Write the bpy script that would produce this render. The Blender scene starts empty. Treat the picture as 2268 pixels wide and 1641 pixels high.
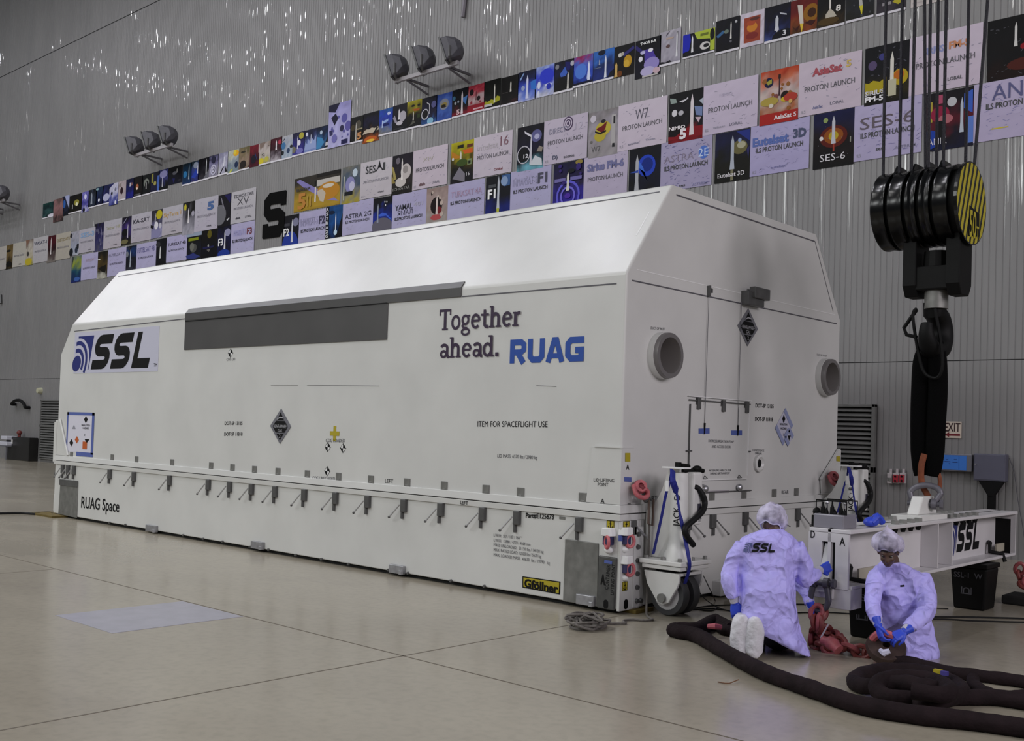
import bpy, bmesh, math, random
import numpy as np
from mathutils import Vector, Matrix, noise as mnoise
SC = bpy.context.scene
COL = SC.collection
PI = math.pi
R = math.radians

# ------------------------------------------------------------------ camera
# focal length and principal point in pixels of the 2268 x 1641 frame, solved from the container's edges
FPX, CXP, CYP = 2318.34, 1238.79, 893.55
YAW, PIT, ROL = R(-40.935), R(1.483), R(1.811)
CAM = Vector((6.2764, -8.1912, 1.779))
_f = Vector((math.sin(YAW) * math.cos(PIT), math.cos(YAW) * math.cos(PIT), math.sin(PIT)))
_r = Vector((math.cos(YAW), -math.sin(YAW), 0))
_u = _r.cross(_f)
CR = _r * math.cos(ROL) + _u * math.sin(ROL)
CU = -_r * math.sin(ROL) + _u * math.cos(ROL)
CF = _f
cd = bpy.data.cameras.new('camera')
cam = bpy.data.objects.new('camera', cd)
COL.objects.link(cam)
cd.sensor_width = 36
cd.sensor_fit = 'HORIZONTAL'
cd.lens = FPX / 2268 * 36
cd.shift_x = -(CXP - 1134) / 2268
cd.shift_y = (CYP - 820.5) / 2268
cd.clip_end = 300
M = Matrix((CR, CU, -CF)).transposed().to_4x4()
M.translation = CAM
cam.matrix_world = M
SC.camera = cam

# ------------------------------------------------------------------ world, lamps, exposure
W = bpy.data.worlds.new('hall_ambient')
SC.world = W
W.use_nodes = True
W.node_tree.nodes['Background'].inputs[0].default_value = (0.80, 0.86, 0.93, 1)
W.node_tree.nodes['Background'].inputs[1].default_value = 0.10
SC.view_settings.view_transform = 'Standard'
SC.view_settings.look = 'None'
SC.view_settings.exposure = 0.13
SC.view_settings.gamma = 1.0
SC.view_settings.use_curve_mapping = False
def lamp(x, y, z, watts, col, size=0.8, aim=(0, 0, -1)):
    ld = bpy.data.lights.new('hall_lamp_or_fill', 'AREA')
    ld.shape = 'DISK'
    ld.size = size
    ld.energy = watts
    ld.color = col
    lo = bpy.data.objects.new('hall_lamp_or_fill', ld)
    COL.objects.link(lo)
    lo.location = (x, y, z)
    lo.rotation_euler = Vector(aim).to_track_quat('-Z', 'Y').to_euler()
GW = dict(over=0.62, mid=0.45, far=0.78, right=0.68, world=1.0)
for lx in (-47, -40, -33, -27, -20, -13, -6):
    for ly in (-5.5, -1.6):
        lamp(lx, ly, 20, 380 * GW['over'], (0.945, 0.94, 1.0), 0.8)
for lx in (-36, -24, -14, -4):
    for ly in (-11, -16):
        lamp(lx, ly, 19, 500 * GW['mid'], (1, 0.99, 0.97), 2.5)
# the rows of lamps further down the hall, beyond and behind the photographer
for lx in (-34, -22, -10, 0):
    for ly in (-24, -30):
        lamp(lx, ly, 15, 700 * GW['far'], (0.97, 1, 0.99), 5.0, (0, 0.5, -1))
for lx in (17, 24):  # added low side fill for the container end, not lamps of the hall
    for ly in (-12, -5, 2):
        lamp(lx, ly, 8.5, 480 * GW['right'], (1, 0.93, 0.98), 4.0, (-1, 0, -0.25))
W.node_tree.nodes['Background'].inputs[1].default_value = 0.10 * GW['world']

# ------------------------------------------------------------------ helpers
def ray(px, py):
    return CF + CR * ((px - CXP) / FPX) - CU * ((py - CYP) / FPX)
def onx(px, py, X=0.0):
    d = ray(px, py)
    return CAM + d * ((X - CAM.x) / d.x)
def ony(px, py, Y=0.0):
    d = ray(px, py)
    return CAM + d * ((Y - CAM.y) / d.y)
def onz(px, py, Z=0.0):
    d = ray(px, py)
    return CAM + d * ((Z - CAM.z) / d.z)
def atd(px, py, D):
    return CAM + ray(px, py) * D
def lin(h):
    h = h.lstrip('#')
    h = ''.join(c + c for c in h) if len(h) == 3 else h
    o = []
    for i in (0, 2, 4):
        c = int(h[i:i + 2], 16) / 255
        o.append(c / 12.92 if c <= 0.04045 else ((c + 0.055) / 1.055) ** 2.4)
    return tuple(o)
MATS = {}
def mat(name, col, rough=0.5, metal=0.0, var=0.0, vscale=3.0, bump=0.0, bscale=30.0, coat=0.0, stretch=None, spec=0.5):
    if name in MATS:
        return MATS[name]
    m = bpy.data.materials.new(name)
    MATS[name] = m
    m.use_nodes = True
    nt = m.node_tree
    b = nt.nodes['Principled BSDF']
    c = lin(col) if isinstance(col, str) else col
    b.inputs['Base Color'].default_value = (*c, 1)
    b.inputs['Roughness'].default_value = rough
    b.inputs['Metallic'].default_value = metal
    b.inputs['Specular IOR Level'].default_value = spec
    if coat:
        b.inputs['Coat Weight'].default_value = coat
        b.inputs['Coat Roughness'].default_value = 0.08
    if var or bump:
        tc = nt.nodes.new('ShaderNodeTexCoord')
        src = tc.outputs['Object']
        if stretch:
            mp = nt.nodes.new('ShaderNodeMapping')
            mp.inputs['Scale'].default_value = stretch
            nt.links.new(src, mp.inputs[0])
            src = mp.outputs[0]
    if var:
        n = nt.nodes.new('ShaderNodeTexNoise')
        n.inputs['Scale'].default_value = vscale
        n.inputs['Detail'].default_value = 5
        nt.links.new(src, n.inputs['Vector'])
        cr = nt.nodes.new('ShaderNodeValToRGB')
        cr.color_ramp.elements[0].position = 0.3
        cr.color_ramp.elements[1].position = 0.7
        cr.color_ramp.elements[0].color = (*[x * (1 - var) for x in c], 1)
        cr.color_ramp.elements[1].color = (*[min(1, x * (1 + var)) for x in c], 1)
        nt.links.new(n.outputs['Fac'], cr.inputs[0])
        nt.links.new(cr.outputs[0], b.inputs['Base Color'])
    if bump:
        n2 = nt.nodes.new('ShaderNodeTexNoise')
        n2.inputs['Scale'].default_value = bscale
        n2.inputs['Detail'].default_value = 4
        nt.links.new(src, n2.inputs['Vector'])
        bp = nt.nodes.new('ShaderNodeBump')
        bp.inputs['Strength'].default_value = bump
        bp.inputs['Distance'].default_value = 0.02
        nt.links.new(n2.outputs['Fac'], bp.inputs['Height'])
        nt.links.new(bp.outputs[0], b.inputs['Normal'])
    return m
def print_mat():
    if 'poster_print' in MATS:
        return MATS['poster_print']
    m = bpy.data.materials.new('poster_print')
    MATS['poster_print'] = m
    m.use_nodes = True
    nt = m.node_tree
    a = nt.nodes.new('ShaderNodeAttribute')
    a.attribute_name = 'Col'
    b = nt.nodes['Principled BSDF']
    nt.links.new(a.outputs['Color'], b.inputs['Base Color'])
    b.inputs['Roughness'].default_value = 0.5
    b.inputs['Specular IOR Level'].default_value = 0.12
    return m

def worg(o):
    v = Vector((0, 0, 0))
    while o:
        v += o.location
        o = o.parent
    return v
class MB:
    """collects vertices and faces in world space; build() links them as one object"""
    def __init__(s):
        s.v, s.f, s.c, s.mi = [], [], [], []
        s.col = None
        s.m = 0
    def add(s, vs, fs):
        b = len(s.v)
        s.v += [Vector(p) for p in vs]
        if s.col is not None:
            s.c += [s.col] * len(vs)
        for f in fs:
            s.f.append([b + i for i in f])
            s.mi.append(s.m)
        return s
    def box(s, c, sz, rot=None):
        hx, hy, hz = sz[0] / 2, sz[1] / 2, sz[2] / 2
        vs = [Vector((x, y, z)) for z in (-hz, hz) for y in (-hy, hy) for x in (-hx, hx)]
        if rot is not None:
            vs = [rot @ p for p in vs]
        vs = [p + Vector(c) for p in vs]
        return s.add(vs, [(0, 2, 3, 1), (4, 5, 7, 6), (0, 1, 5, 4), (2, 6, 7, 3), (0, 4, 6, 2), (1, 3, 7, 5)])
    def prism(s, pts, off):
        n = len(pts)
        off = Vector(off)
        vs = [Vector(p) for p in pts] + [Vector(p) + off for p in pts]
        fs = [list(range(n))[::-1], list(range(n, 2 * n))] + [(i, (i + 1) % n, n + (i + 1) % n, n + i) for i in range(n)]
        return s.add(vs, fs)
    def poly(s, pts):
        return s.add(pts, [list(range(len(pts)))])
    def loft(s, rings, cap=True, closed=False):
        n = len(rings[0])
        vs = [p for r in rings for p in r]
        fs = []
        m = len(rings)
        for i in range(m if closed else m - 1):
            j = (i + 1) % m
            for k in range(n):
                l = (k + 1) % n
                fs.append((i * n + k, i * n + l, j * n + l, j * n + k))
        if cap and not closed:
            fs.append(list(range(n))[::-1])
            fs.append([(m - 1) * n + k for k in range(n)])
        return s.add(vs, fs)
    def tube(s, pts, r, n=8, closed=False, flat=None, up=None):
        pts = [Vector(p) for p in pts]
        m = len(pts)
        rr = r if isinstance(r, (list, tuple)) else [r] * m
        rings = []
        px = None
        for i, p in enumerate(pts):
            if closed:
                t = pts[(i + 1) % m] - pts[i - 1]
            else:
                t = pts[min(i + 1, m - 1)] - pts[max(i - 1, 0)]
            if t.length < 1e-9:
                t = Vector((0, 0, 1))
            t.normalize()
            if px is None:
                a = Vector(up) if up else (Vector((0, 0, 1)) if abs(t.z) < 0.9 else Vector((1, 0, 0)))
                px = (a - t * a.dot(t)).normalized()
            else:
                px = px - t * px.dot(t)
                px = px.normalized() if px.length > 1e-6 else t.orthogonal().normalized()
            py = t.cross(px)
            fl = flat or 1.0
            rings.append([p + px * (rr[i] * math.cos(2 * PI * k / n)) + py * (rr[i] * fl * math.sin(2 * PI * k / n)) for k in range(n)])
        return s.loft(rings, True, closed)
    def cyl(s, a, b, r0, r1=None, n=16):
        return s.tube([a, b], [r0, r0 if r1 is None else r1], n)
    def lathe(s, prof, a, ax, n=24, closed=False, cap=True):
        ax = Vector(ax).normalized()
        x = ax.orthogonal().normalized()
        y = ax.cross(x)
        rings = [[Vector(a) + ax * t + (x * math.cos(2 * PI * k / n) + y * math.sin(2 * PI * k / n)) * r for k in range(n)] for r, t in prof]
        return s.loft(rings, cap and not closed, closed)
    def ell(s, c, rad, n=14, m=9, rot=None):
        rings = []
        for i in range(m):
            a = PI * (i + 0.5) / m - PI / 2
            ring = []
            for k in range(n):
                b = 2 * PI * k / n
                p = Vector((rad[0] * math.cos(a) * math.cos(b), rad[1] * math.cos(a) * math.sin(b), rad[2] * math.sin(a)))
                ring.append((rot @ p if rot is not None else p) + Vector(c))
            rings.append(ring)
        return s.loft(rings)
    def build(s, name, m, parent=None, smooth=False, bevel=0.0, label=None, seg=2, kind=None):
        org = worg(parent) if parent else Vector((0, 0, 0))
        me = bpy.data.meshes.new(name)
        me.from_pydata([tuple(p - org) for p in s.v], [], s.f)
        ms = m if isinstance(m, (list, tuple)) else [m]
        for q in ms:
            me.materials.append(q)
        if len(ms) > 1:
            me.polygons.foreach_set('material_index', s.mi)
        if s.c:
            at_ = me.color_attributes.new('Col', 'FLOAT_COLOR', 'POINT')
            at_.data.foreach_set('color', [x for c in s.c for x in (*c, 1.0)])
        bm = bmesh.new()
        bm.from_mesh(me)
        if not s.c:
            bmesh.ops.recalc_face_normals(bm, faces=bm.faces)
        bm.to_mesh(me)
        bm.free()
        if smooth:
            me.polygons.foreach_set('use_smooth', [True] * len(me.polygons))
        me.update()
        o = bpy.data.objects.new(name, me)
        COL.objects.link(o)
        if parent:
            o.parent = parent
        if bevel:
            bv = o.modifiers.new('bevel', 'BEVEL')
            bv.width = bevel
            bv.segments = seg
            bv.limit_method = 'ANGLE'
            bv.angle_limit = R(35)
        if smooth and not bevel:
            try:
                me.set_sharp_from_angle(angle=R(42))
            except Exception:
                pass
        if label:
            o['label'] = label
        if kind:
            o['kind'] = kind
        return o
def thing(name, label, cat, loc, group=None):
    o = bpy.data.objects.new(name, None)
    o.empty_display_size = 0.1
    COL.objects.link(o)
    o.location = loc
    return tag(o, label, cat, group)
def tag(o, label, cat, group=None):
    o['label'] = label
    o['category'] = cat
    if group:
        o['group'] = group
    return o
def dup(o, loc=None, parent=None, rotz=None, name=None):
    c = o.copy()
    COL.objects.link(c)
    if parent:
        c.parent = parent
    if loc is not None:
        c.location = loc
    if rotz is not None:
        c.rotation_euler = (0, 0, rotz)
    for ch in list(o.children):
        dup(ch, None, c)
    return c
_TXT = {}
def textmesh(s, bold=0.0, res=3):
    key = (s, bold, res)
    if key in _TXT:
        return _TXT[key]
    cu = bpy.data.curves.new('t', 'FONT')
    cu.body = s
    cu.size = 1
    cu.offset = bold
    cu.resolution_u = res
    cu.fill_mode = 'FRONT'
    ob = bpy.data.objects.new('t', cu)
    COL.objects.link(ob)
    dg = bpy.context.evaluated_depsgraph_get()
    me = bpy.data.meshes.new_from_object(ob.evaluated_get(dg), depsgraph=dg)
    vs = [(v.co.x, v.co.y) for v in me.vertices]
    fs = [list(p.vertices) for p in me.polygons]
    bpy.data.objects.remove(ob)
    bpy.data.curves.remove(cu)
    bpy.data.meshes.remove(me)
    _TXT[key] = (vs, fs)
    return vs, fs
CAPH = 0.729
def put_text(mb, s, p0, p1, up, bold=0.0, res=3, shear=0.0, nrm=None):
    """letters of s from p0 to p1 along the baseline, up = vector of one capital height"""
    vs, fs = textmesh(s, bold, res)
    if not vs:
        return mb
    x0 = min(v[0] for v in vs)
    x1 = max(v[0] for v in vs)
    p0, p1, up = Vector(p0), Vector(p1), Vector(up)
    d = p1 - p0
    mb.add([p0 + d * ((x - x0) / (x1 - x0)) + (up + d.normalized() * (shear * up.length)) * (y / CAPH) for x, y in vs], fs)
    return mb
def txt(parent, s, pl, p0, p1, h, m, bold=0.0, res=3, name='lettering', off=(0, 0, 0), mb=None, upv=None, shear=0.0):
    """p0, p1 baseline ends in pixels on plane pl, h capital height in pixels at the left end (or upv the pixel of the top)"""
    a, b = pl(*p0), pl(*p1)
    up = (pl(*upv) - a) if upv else (pl(p0[0], p0[1] - h) - a)
    if not upv:
        up = Vector((0, 0, up.length))
    o = Vector(off)
    own = mb is None
    mb = mb or MB()
    put_text(mb, s, a + o, b + o, up, bold, res, shear)
    if own:
        return mb.build(name, m, parent)
    return mb
def strip(path, w):
    """2-d thick polyline with mitred joins -> list of quads"""
    P = []
    for p in path:
        if not P or (Vector((p[0], p[1])) - P[-1]).length > 1e-4:
            P.append(Vector((p[0], p[1])))
    L, Rr = [], []
    for i, p in enumerate(P):
        d0 = (P[i] - P[i - 1]).normalized() if i > 0 else None
        d1 = (P[i + 1] - P[i]).normalized() if i < len(P) - 1 else None
        if d0 is None:
            t, k = d1, 1
        elif d1 is None:
            t, k = d0, 1
        else:
            t = d0 + d1
            t = t.normalized() if t.length > 1e-6 else d0
            k = min(1.8, 1 / max(0.35, t.dot(d0)))
        nn = Vector((-t.y, t.x)) * (w / 2 * k)
        L.append(p + nn)
        Rr.append(p - nn)
    return [(L[i], L[i + 1], Rr[i + 1], Rr[i]) for i in range(len(P) - 1)]
def arc(cx, cy, rx, ry, a0, a1, n=12):
    return [(cx + rx * math.cos(R(a0 + (a1 - a0) * i / n)), cy + ry * math.sin(R(a0 + (a1 - a0) * i / n))) for i in range(n + 1)]
def lerp(a, b, t):
    return a + (b - a) * t
def catmull(pts, n=6, closed=False):
    pts = [Vector(p) for p in pts]
    o = []
    m = len(pts)
    for i in range(m if closed else m - 1):
        if closed:
            a, b, c, d = pts[i - 1], pts[i], pts[(i + 1) % m], pts[(i + 2) % m]
        else:
            a, b, c, d = pts[max(i - 1, 0)], pts[i], pts[i + 1], pts[min(i + 2, m - 1)]
        for k in range(n):
            t = k / n
            o.append(0.5 * ((2 * b) + (c - a) * t + (2 * a - 5 * b + 4 * c - d) * t * t + (3 * b - a - 3 * c + d) * t ** 3))
    if not closed:
        o.append(pts[-1])
    return o

# ------------------------------------------------------------------ common materials
BLACK = mat('black_paint', '#09090b', 0.55, spec=0.2)
INK = mat('black_ink', '#0c0c10', 0.6, spec=0.15)
GREYINK = mat('grey_ink', '#4a4a50', 0.5)
WPAINT = mat('white_container_paint', (0.60, 0.60, 0.585), 0.30, var=0.045, vscale=1.4, bump=0.03, bscale=60)
STEEL = mat('brushed_steel', (0.52, 0.52, 0.55), 0.35, 0.9)
DSTEEL = mat('dark_steel_plate', (0.10, 0.10, 0.10), 0.42, 0.3, var=0.15, vscale=12)
GPLATE = mat('grey_steel_plate', (0.19, 0.19, 0.18), 0.45, 0.35, var=0.2, vscale=9)
YEL = mat('yellow_sticker', '#a8991c', 0.5)
BLUETAPE = mat('blue_tape', '#4c5c9e', 0.6)
PINK = mat('pink_red_shackle_paint', '#bb6167', 0.5, var=0.15, vscale=20)
RUBBER = mat('black_rubber', (.004, .004, .0045), 0.6, bump=0.1, bscale=60, spec=.3)
WHITEP = mat('white_steel_paint', (0.68, 0.68, 0.66), 0.35, var=0.05, vscale=4)

# ------------------------------------------------------------------ floor
YW = 8.8
def floor_mat():
    m = bpy.data.materials.new('polished_beige_floor')
    m.use_nodes = True
    nt = m.node_tree
    b = nt.nodes['Principled BSDF']
    tc = nt.nodes.new('ShaderNodeTexCoord')
    n1 = nt.nodes.new('ShaderNodeTexNoise')
    n1.inputs['Scale'].default_value = 0.55
    n1.inputs['Detail'].default_value = 7
    n1.inputs['Roughness'].default_value = 0.6
    mp = nt.nodes.new('ShaderNodeMapping')
    mp.inputs['Scale'].default_value = (0.7, 1.3, 1)
    nt.links.new(tc.outputs['Object'], mp.inputs[0])
    nt.links.new(mp.outputs[0], n1.inputs['Vector'])
    cr = nt.nodes.new('ShaderNodeValToRGB')
    cr.color_ramp.elements[0].position = 0.32
    cr.color_ramp.elements[1].position = 0.70
    cr.color_ramp.elements[0].color = (0.292, 0.260, 0.204, 1)
    cr.color_ramp.elements[1].color = (0.366, 0.331, 0.262, 1)
    nt.links.new(n1.outputs['Fac'], cr.inputs[0])
    n2 = nt.nodes.new('ShaderNodeTexNoise')
    n2.inputs['Scale'].default_value = 14
    n2.inputs['Detail'].default_value = 6
    nt.links.new(tc.outputs['Object'], n2.inputs['Vector'])
    mx = nt.nodes.new('ShaderNodeMix')
    mx.data_type = 'RGBA'
    mx.blend_type = 'MULTIPLY'
    mx.inputs[0].default_value = 0.35
    cr2 = nt.nodes.new('ShaderNodeValToRGB')
    cr2.color_ramp.elements[0].position = 0.3
    cr2.color_ramp.elements[0].color = (0.72, 0.72, 0.72, 1)
    cr2.color_ramp.elements[1].position = 0.55
    nt.links.new(n2.outputs['Fac'], cr2.inputs[0])
    nt.links.new(cr.outputs[0], mx.inputs[6])
    nt.links.new(cr2.outputs[0], mx.inputs[7])
    nt.links.new(mx.outputs[2], b.inputs['Base Color'])
    mr = nt.nodes.new('ShaderNodeMapRange')
    mr.inputs[3].default_value = 0.10
    mr.inputs[4].default_value = 0.30
    nt.links.new(n1.outputs['Fac'], mr.inputs[0])
    nt.links.new(mr.outputs[0], b.inputs['Roughness'])
    n3 = nt.nodes.new('ShaderNodeTexNoise')
    n3.inputs['Scale'].default_value = 2.2
    n3.inputs['Detail'].default_value = 3
    nt.links.new(tc.outputs['Object'], n3.inputs['Vector'])
    bp = nt.nodes.new('ShaderNodeBump')
    bp.inputs['Strength'].default_value = 0.06
    bp.inputs['Distance'].default_value = 0.02
    nt.links.new(n3.outputs['Fac'], bp.inputs['Height'])
    nt.links.new(bp.outputs[0], b.inputs['Normal'])
    b.inputs['Specular IOR Level'].default_value = 0.5
    return m
mb = MB().poly([(-75, -30, 0), (14, -30, 0), (14, YW, 0), (-75, YW, 0)])
mb.build('floor', floor_mat(), kind='structure')
JOINT = mat('dark_joint_filler', '#5f574b', 0.6)
k = 1
for a, b_ in (((0.075, -29, 0), (0.075, -0.02, 0)), ((-70, -2.79, 0), (13, -2.79, 0)), ((6.1, -29, 0), (6.1, YW, 0)), ((-6.0, -29, 0), (-6.0, -2.79, 0))):
    mb = MB()
    if a[0] == b_[0]:
        mb.box((a[0], (a[1] + b_[1]) / 2, 0.0006), (0.014, b_[1] - a[1], 0.0012))
    else:
        mb.box(((a[0] + b_[0]) / 2, a[1], 0.0006), (b_[0] - a[0], 0.014, 0.0012))
    mb.build('trim_%d' % k, JOINT, kind='structure')
    k += 1
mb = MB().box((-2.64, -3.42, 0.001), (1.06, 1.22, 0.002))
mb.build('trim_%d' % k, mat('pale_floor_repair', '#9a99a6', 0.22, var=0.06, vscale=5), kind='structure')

# ------------------------------------------------------------------ ribbed back wall
def wall_mat():
    m = bpy.data.materials.new('ribbed_grey_wall_cladding')
    m.use_nodes = True
    nt = m.node_tree
    b = nt.nodes['Principled BSDF']
    tc = nt.nodes.new('ShaderNodeTexCoord')
    mp = nt.nodes.new('ShaderNodeMapping')
    mp.inputs['Scale'].default_value = (1, 1, 0.35)
    nt.links.new(tc.outputs['Object'], mp.inputs[0])
    n1 = nt.nodes.new('ShaderNodeTexNoise')
    n1.inputs['Scale'].default_value = 1.2
    n1.inputs['Detail'].default_value = 6
    nt.links.new(mp.outputs[0], n1.inputs['Vector'])
    cr = nt.nodes.new('ShaderNodeValToRGB')
    cr.color_ramp.elements[0].position = 0.3
    cr.color_ramp.elements[1].position = 0.7
    cr.color_ramp.elements[0].color = (0.198, 0.194, 0.194, 1)
    cr.color_ramp.elements[1].color = (0.23, 0.225, 0.225, 1)
    nt.links.new(n1.outputs['Fac'], cr.inputs[0])
    nt.links.new(cr.outputs[0], b.inputs['Base Color'])
    b.inputs['Roughness'].default_value = 0.45
    # each sheet bends in and out slowly along its height, every sheet its own way
    sx = nt.nodes.new('ShaderNodeSeparateXYZ')
    nt.links.new(tc.outputs['Object'], sx.inputs[0])
    m1 = nt.nodes.new('ShaderNodeMath')
    m1.operation = 'MULTIPLY'
    m1.inputs[1].default_value = 1 / 0.1065
    nt.links.new(sx.outputs['X'], m1.inputs[0])
    m0 = nt.nodes.new('ShaderNodeMath')
    m0.operation = 'ADD'
    m0.inputs[1].default_value = 70 / 0.1065
    nt.links.new(m1.outputs[0], m0.inputs[0])
    fl = nt.nodes.new('ShaderNodeMath')
    fl.operation = 'FLOOR'
    nt.links.new(m0.outputs[0], fl.inputs[0])
    m2 = nt.nodes.new('ShaderNodeMath')
    m2.operation = 'MULTIPLY'
    m2.inputs[1].default_value = 7.313
    nt.links.new(fl.outputs[0], m2.inputs[0])
    cx = nt.nodes.new('ShaderNodeCombineXYZ')
    nt.links.new(m2.outputs[0], cx.inputs['X'])
    nt.links.new(sx.outputs['Z'], cx.inputs['Z'])
    n2 = nt.nodes.new('ShaderNodeTexNoise')
    n2.inputs['Scale'].default_value = 0.36
    n2.inputs['Detail'].default_value = 1.0
    nt.links.new(cx.outputs[0], n2.inputs['Vector'])
    bp = nt.nodes.new('ShaderNodeBump')
    bp.inputs['Strength'].default_value = 1.0
    bp.inputs['Distance'].default_value = 0.075
    nt.links.new(n2.outputs['Fac'], bp.inputs['Height'])
    wn = nt.nodes.new('ShaderNodeTexWhiteNoise')
    wn.noise_dimensions = '1D'
    nt.links.new(fl.outputs[0], wn.inputs['W'])
    gl = nt.nodes.new('ShaderNodeMapRange')
    gl.inputs[1].default_value = 0.70
    gl.inputs[2].default_value = 0.90
    gl.inputs[3].default_value = 0.02
    gl.inputs[4].default_value = 0.8
    nt.links.new(wn.outputs['Value'], gl.inputs[0])
    nt.links.new(gl.outputs[0], b.inputs['Coat Weight'])
    b.inputs['Coat Roughness'].default_value = 0.03
    nt.links.new(bp.outputs[0], b.inputs['Coat Normal'])
    return m
P_ = 0.1065
prof = []
x = -70.0
while x < 9:
    prof += [(x, 0.007), (x + 0.003, 0.007), (x + 0.009, 0.0008), (x + 0.03, -0.0012), (x + 0.055, -0.002), (x + 0.085, -0.0012), (x + P_ - 0.005, 0.0008)]
    x += P_
WM = wall_mat()
def ribs(z0, z1, name):
    mb = MB()
    n = len(prof)
    mb.add([(px, YW + py, z) for z in (z0, z1) for px, py in prof], [(i, i + 1, n + i + 1, n + i) for i in range(n - 1)])
    o = mb.build(name, WM, smooth=True, kind='structure')
    o.data.polygons.foreach_set('use_smooth', [True] * len(o.data.polygons))
    return o
ribs(0.0, 3.108, 'wall_back')
ribs(3.122, 15.60, 'wall_back_upper')
ribs(15.63, 26, 'wall_back_top')
mb = MB().box((-30, YW + 0.03, 13), (79, 0.02, 26))
mb.build('wall_back_core', mat('dark_wall_core', '#3c3b3d', 0.7), kind='structure')
# ================================================================== transport container
c_, z1_, za_, Lt_, Lc_, zs_, W_, L_, H_ = 0.7288, 3.3627, 2.8377, 12.0119, 12.1481, 0.9798, 4.6738, 12.5558, 4.3821
S = lambda px, py: ony(px, py, 0.0)
E_ = lambda px, py: onx(px, py, 0.0)
ct = thing('transport_container', 'huge white transport container with a chamfered lid, standing on the floor in mid-hall', 'container', (0, 0, 0))
# lid shell
near = [(0, 0, zs_), (0, 0, z1_), (0, c_, H_), (0, W_ - c_, H_), (0, W_, z1_), (0, W_, zs_)]
near = [(0, 0, zs_), (0, 0, za_), (0, 0, z1_), (0, c_, H_), (0, W_ - c_, H_), (0, W_, z1_), (0, W_, za_), (0, W_, zs_)]
far = [(-L_, 0, zs_), (-L_, 0, za_), (-Lc_, 0, z1_), (-Lt_, c_, H_), (-Lt_, W_ - c_, H_), (-Lc_, W_, z1_), (-L_, W_, za_), (-L_, W_, zs_)]
mb = MB()
mb.add(near + far, [(7, 6, 5, 4, 3, 2, 1, 0), (8, 9, 14, 15), (9, 10, 13, 14), (10, 11, 12, 13)] + [(i, (i + 1) % 8, 8 + (i + 1) % 8, 8 + i) for i in range(8)])
def duct_geom(cx, cy, hh):
    a, b = onx(cx, cy - hh, .0), onx(cx, cy + hh, .0)
    c = onx(cx, cy, .0)
    return Vector((0, c.y - .02, (a.z + b.z) / 2)), (a.z - b.z) / 2 * .99
DUCTS = [duct_geom(1466, 788, 51), duct_geom(1826, 835.5, 40.5)]
from mathutils.geometry import tessellate_polygon
mb.f.pop(0)
mb.mi.pop(0)
loops = [[Vector(p) for p in near]]
for c, r_ in DUCTS:
    loops.append([c + Vector((0, r_ * .78 * math.cos(2 * PI * k / 40), r_ * .78 * math.sin(2 * PI * k / 40))) for k in range(40)])
flat = [p for l in loops for p in l]
tris = tessellate_polygon([[Vector((p.y, p.z, 0)) for p in l] for l in loops])
b0 = len(mb.v)
mb.v += flat[8:]
for t in tris:
    mb.f.append([i if i < 8 else b0 + i - 8 for i in t])
    mb.mi.append(0)
mb.build('lid', WPAINT, ct, bevel=0.022, seg=3)
# base skirt
mb = MB()
mb.box((-L_ / 2, W_ / 2, (0.045 + zs_ - 0.05) / 2), (L_ + 0.012, W_ + 0.012, zs_ - 0.05 - 0.045))
mb.build('base', WPAINT, ct, bevel=0.012)
mb = MB()
mb.box((-L_ / 2, W_ / 2, 0.024), (L_ - 0.1, W_ - 0.1, 0.045))
mb.build('base_shadow_gap', mat('shadow_gap_black', '#0c0c0c', 0.8), ct)  # near-black filler that paints the shadow gap under the base
# flanges where lid and base meet
def ring_frame(z0, z1, e0, e1, name):
    def q(e, z):
        return [(e, -e, z), (e, W_ + e, z), (-L_ - e, W_ + e, z), (-L_ - e, -e, z)]
    i = -0.03
    MB().loft([q(i, z0), q(e0, z0), q(e1, z1), q(i, z1)], False, True).build(name, WPAINT, ct, bevel=0.004)
ring_frame(zs_ + 0.004, zs_ + 0.085, 0.034, 0.022, 'lid_flange')
ring_frame(zs_ - 0.068, zs_ - 0.006, 0.026, 0.03, 'base_flange')
MB().box((-L_ / 2, W_ / 2, zs_ - 0.001), (L_ + 0.02, W_ + 0.02, 0.012)).build('seal', mat('dark_seal', '#17161a', 0.7), ct)
# scribed joint lines of the cladding: dark grooves on sides, chamfer and end
GRO = mat('panel_groove', '#55545a', 0.6)
WLINE = mat('white_trim_and_highlight', (0.8, 0.8, 0.8), 0.4)
NS = Vector((0, -0.8134, 0.5817))
def on_ch(px, py):
    d = ray(px, py)
    P = Vector((0, 0, z1_))
    return CAM + d * ((P - CAM).dot(NS) / d.dot(NS))
def groove(pl, a, b, w, nrm, name='panel_groove', m=GRO, d=0.003):
    p, q = pl(*a), pl(*b)
    t = (q - p).normalized()
    n = Vector(nrm)
    s_ = t.cross(n) * (w / 2)
    MB().prism([p + s_, q + s_, q - s_, p - s_], n * d).build(name, m, ct)
groove(S, (164.6, 733.7), (410, 706), 0.014, (0, -1, 0))
groove(S, (1024, 657), (1365.6, 628), 0.014, (0, -1, 0))
groove(on_ch, (262, 612), (1461, 425), 0.016, NS)
groove(on_ch, (1439, 469), (1409, 522), 0.012, NS, 'edge_highlight', WLINE)
groove(E_, (1498, 431.5), (1805, 535), 0.016, (1, 0, 0))
groove(E_, (1805, 535), (1845, 690), 0.010, (1, 0, 0))
groove(E_, (1411, 597), (1849, 697), 0.008, (1, 0, 0), 'edge_highlight', WLINE)  # white strip paints the highlight line across the end face
groove(E_, (1400, 621), (1853, 717), 0.014, (1, 0, 0))
groove(S, (600, 853), (660, 853), 0.004, (0, -1, 0))
groove(S, (680, 853), (840, 855), 0.004, (0, -1, 0))
groove(S, (1188, 854), (1232, 856), 0.004, (0, -1, 0))
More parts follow.
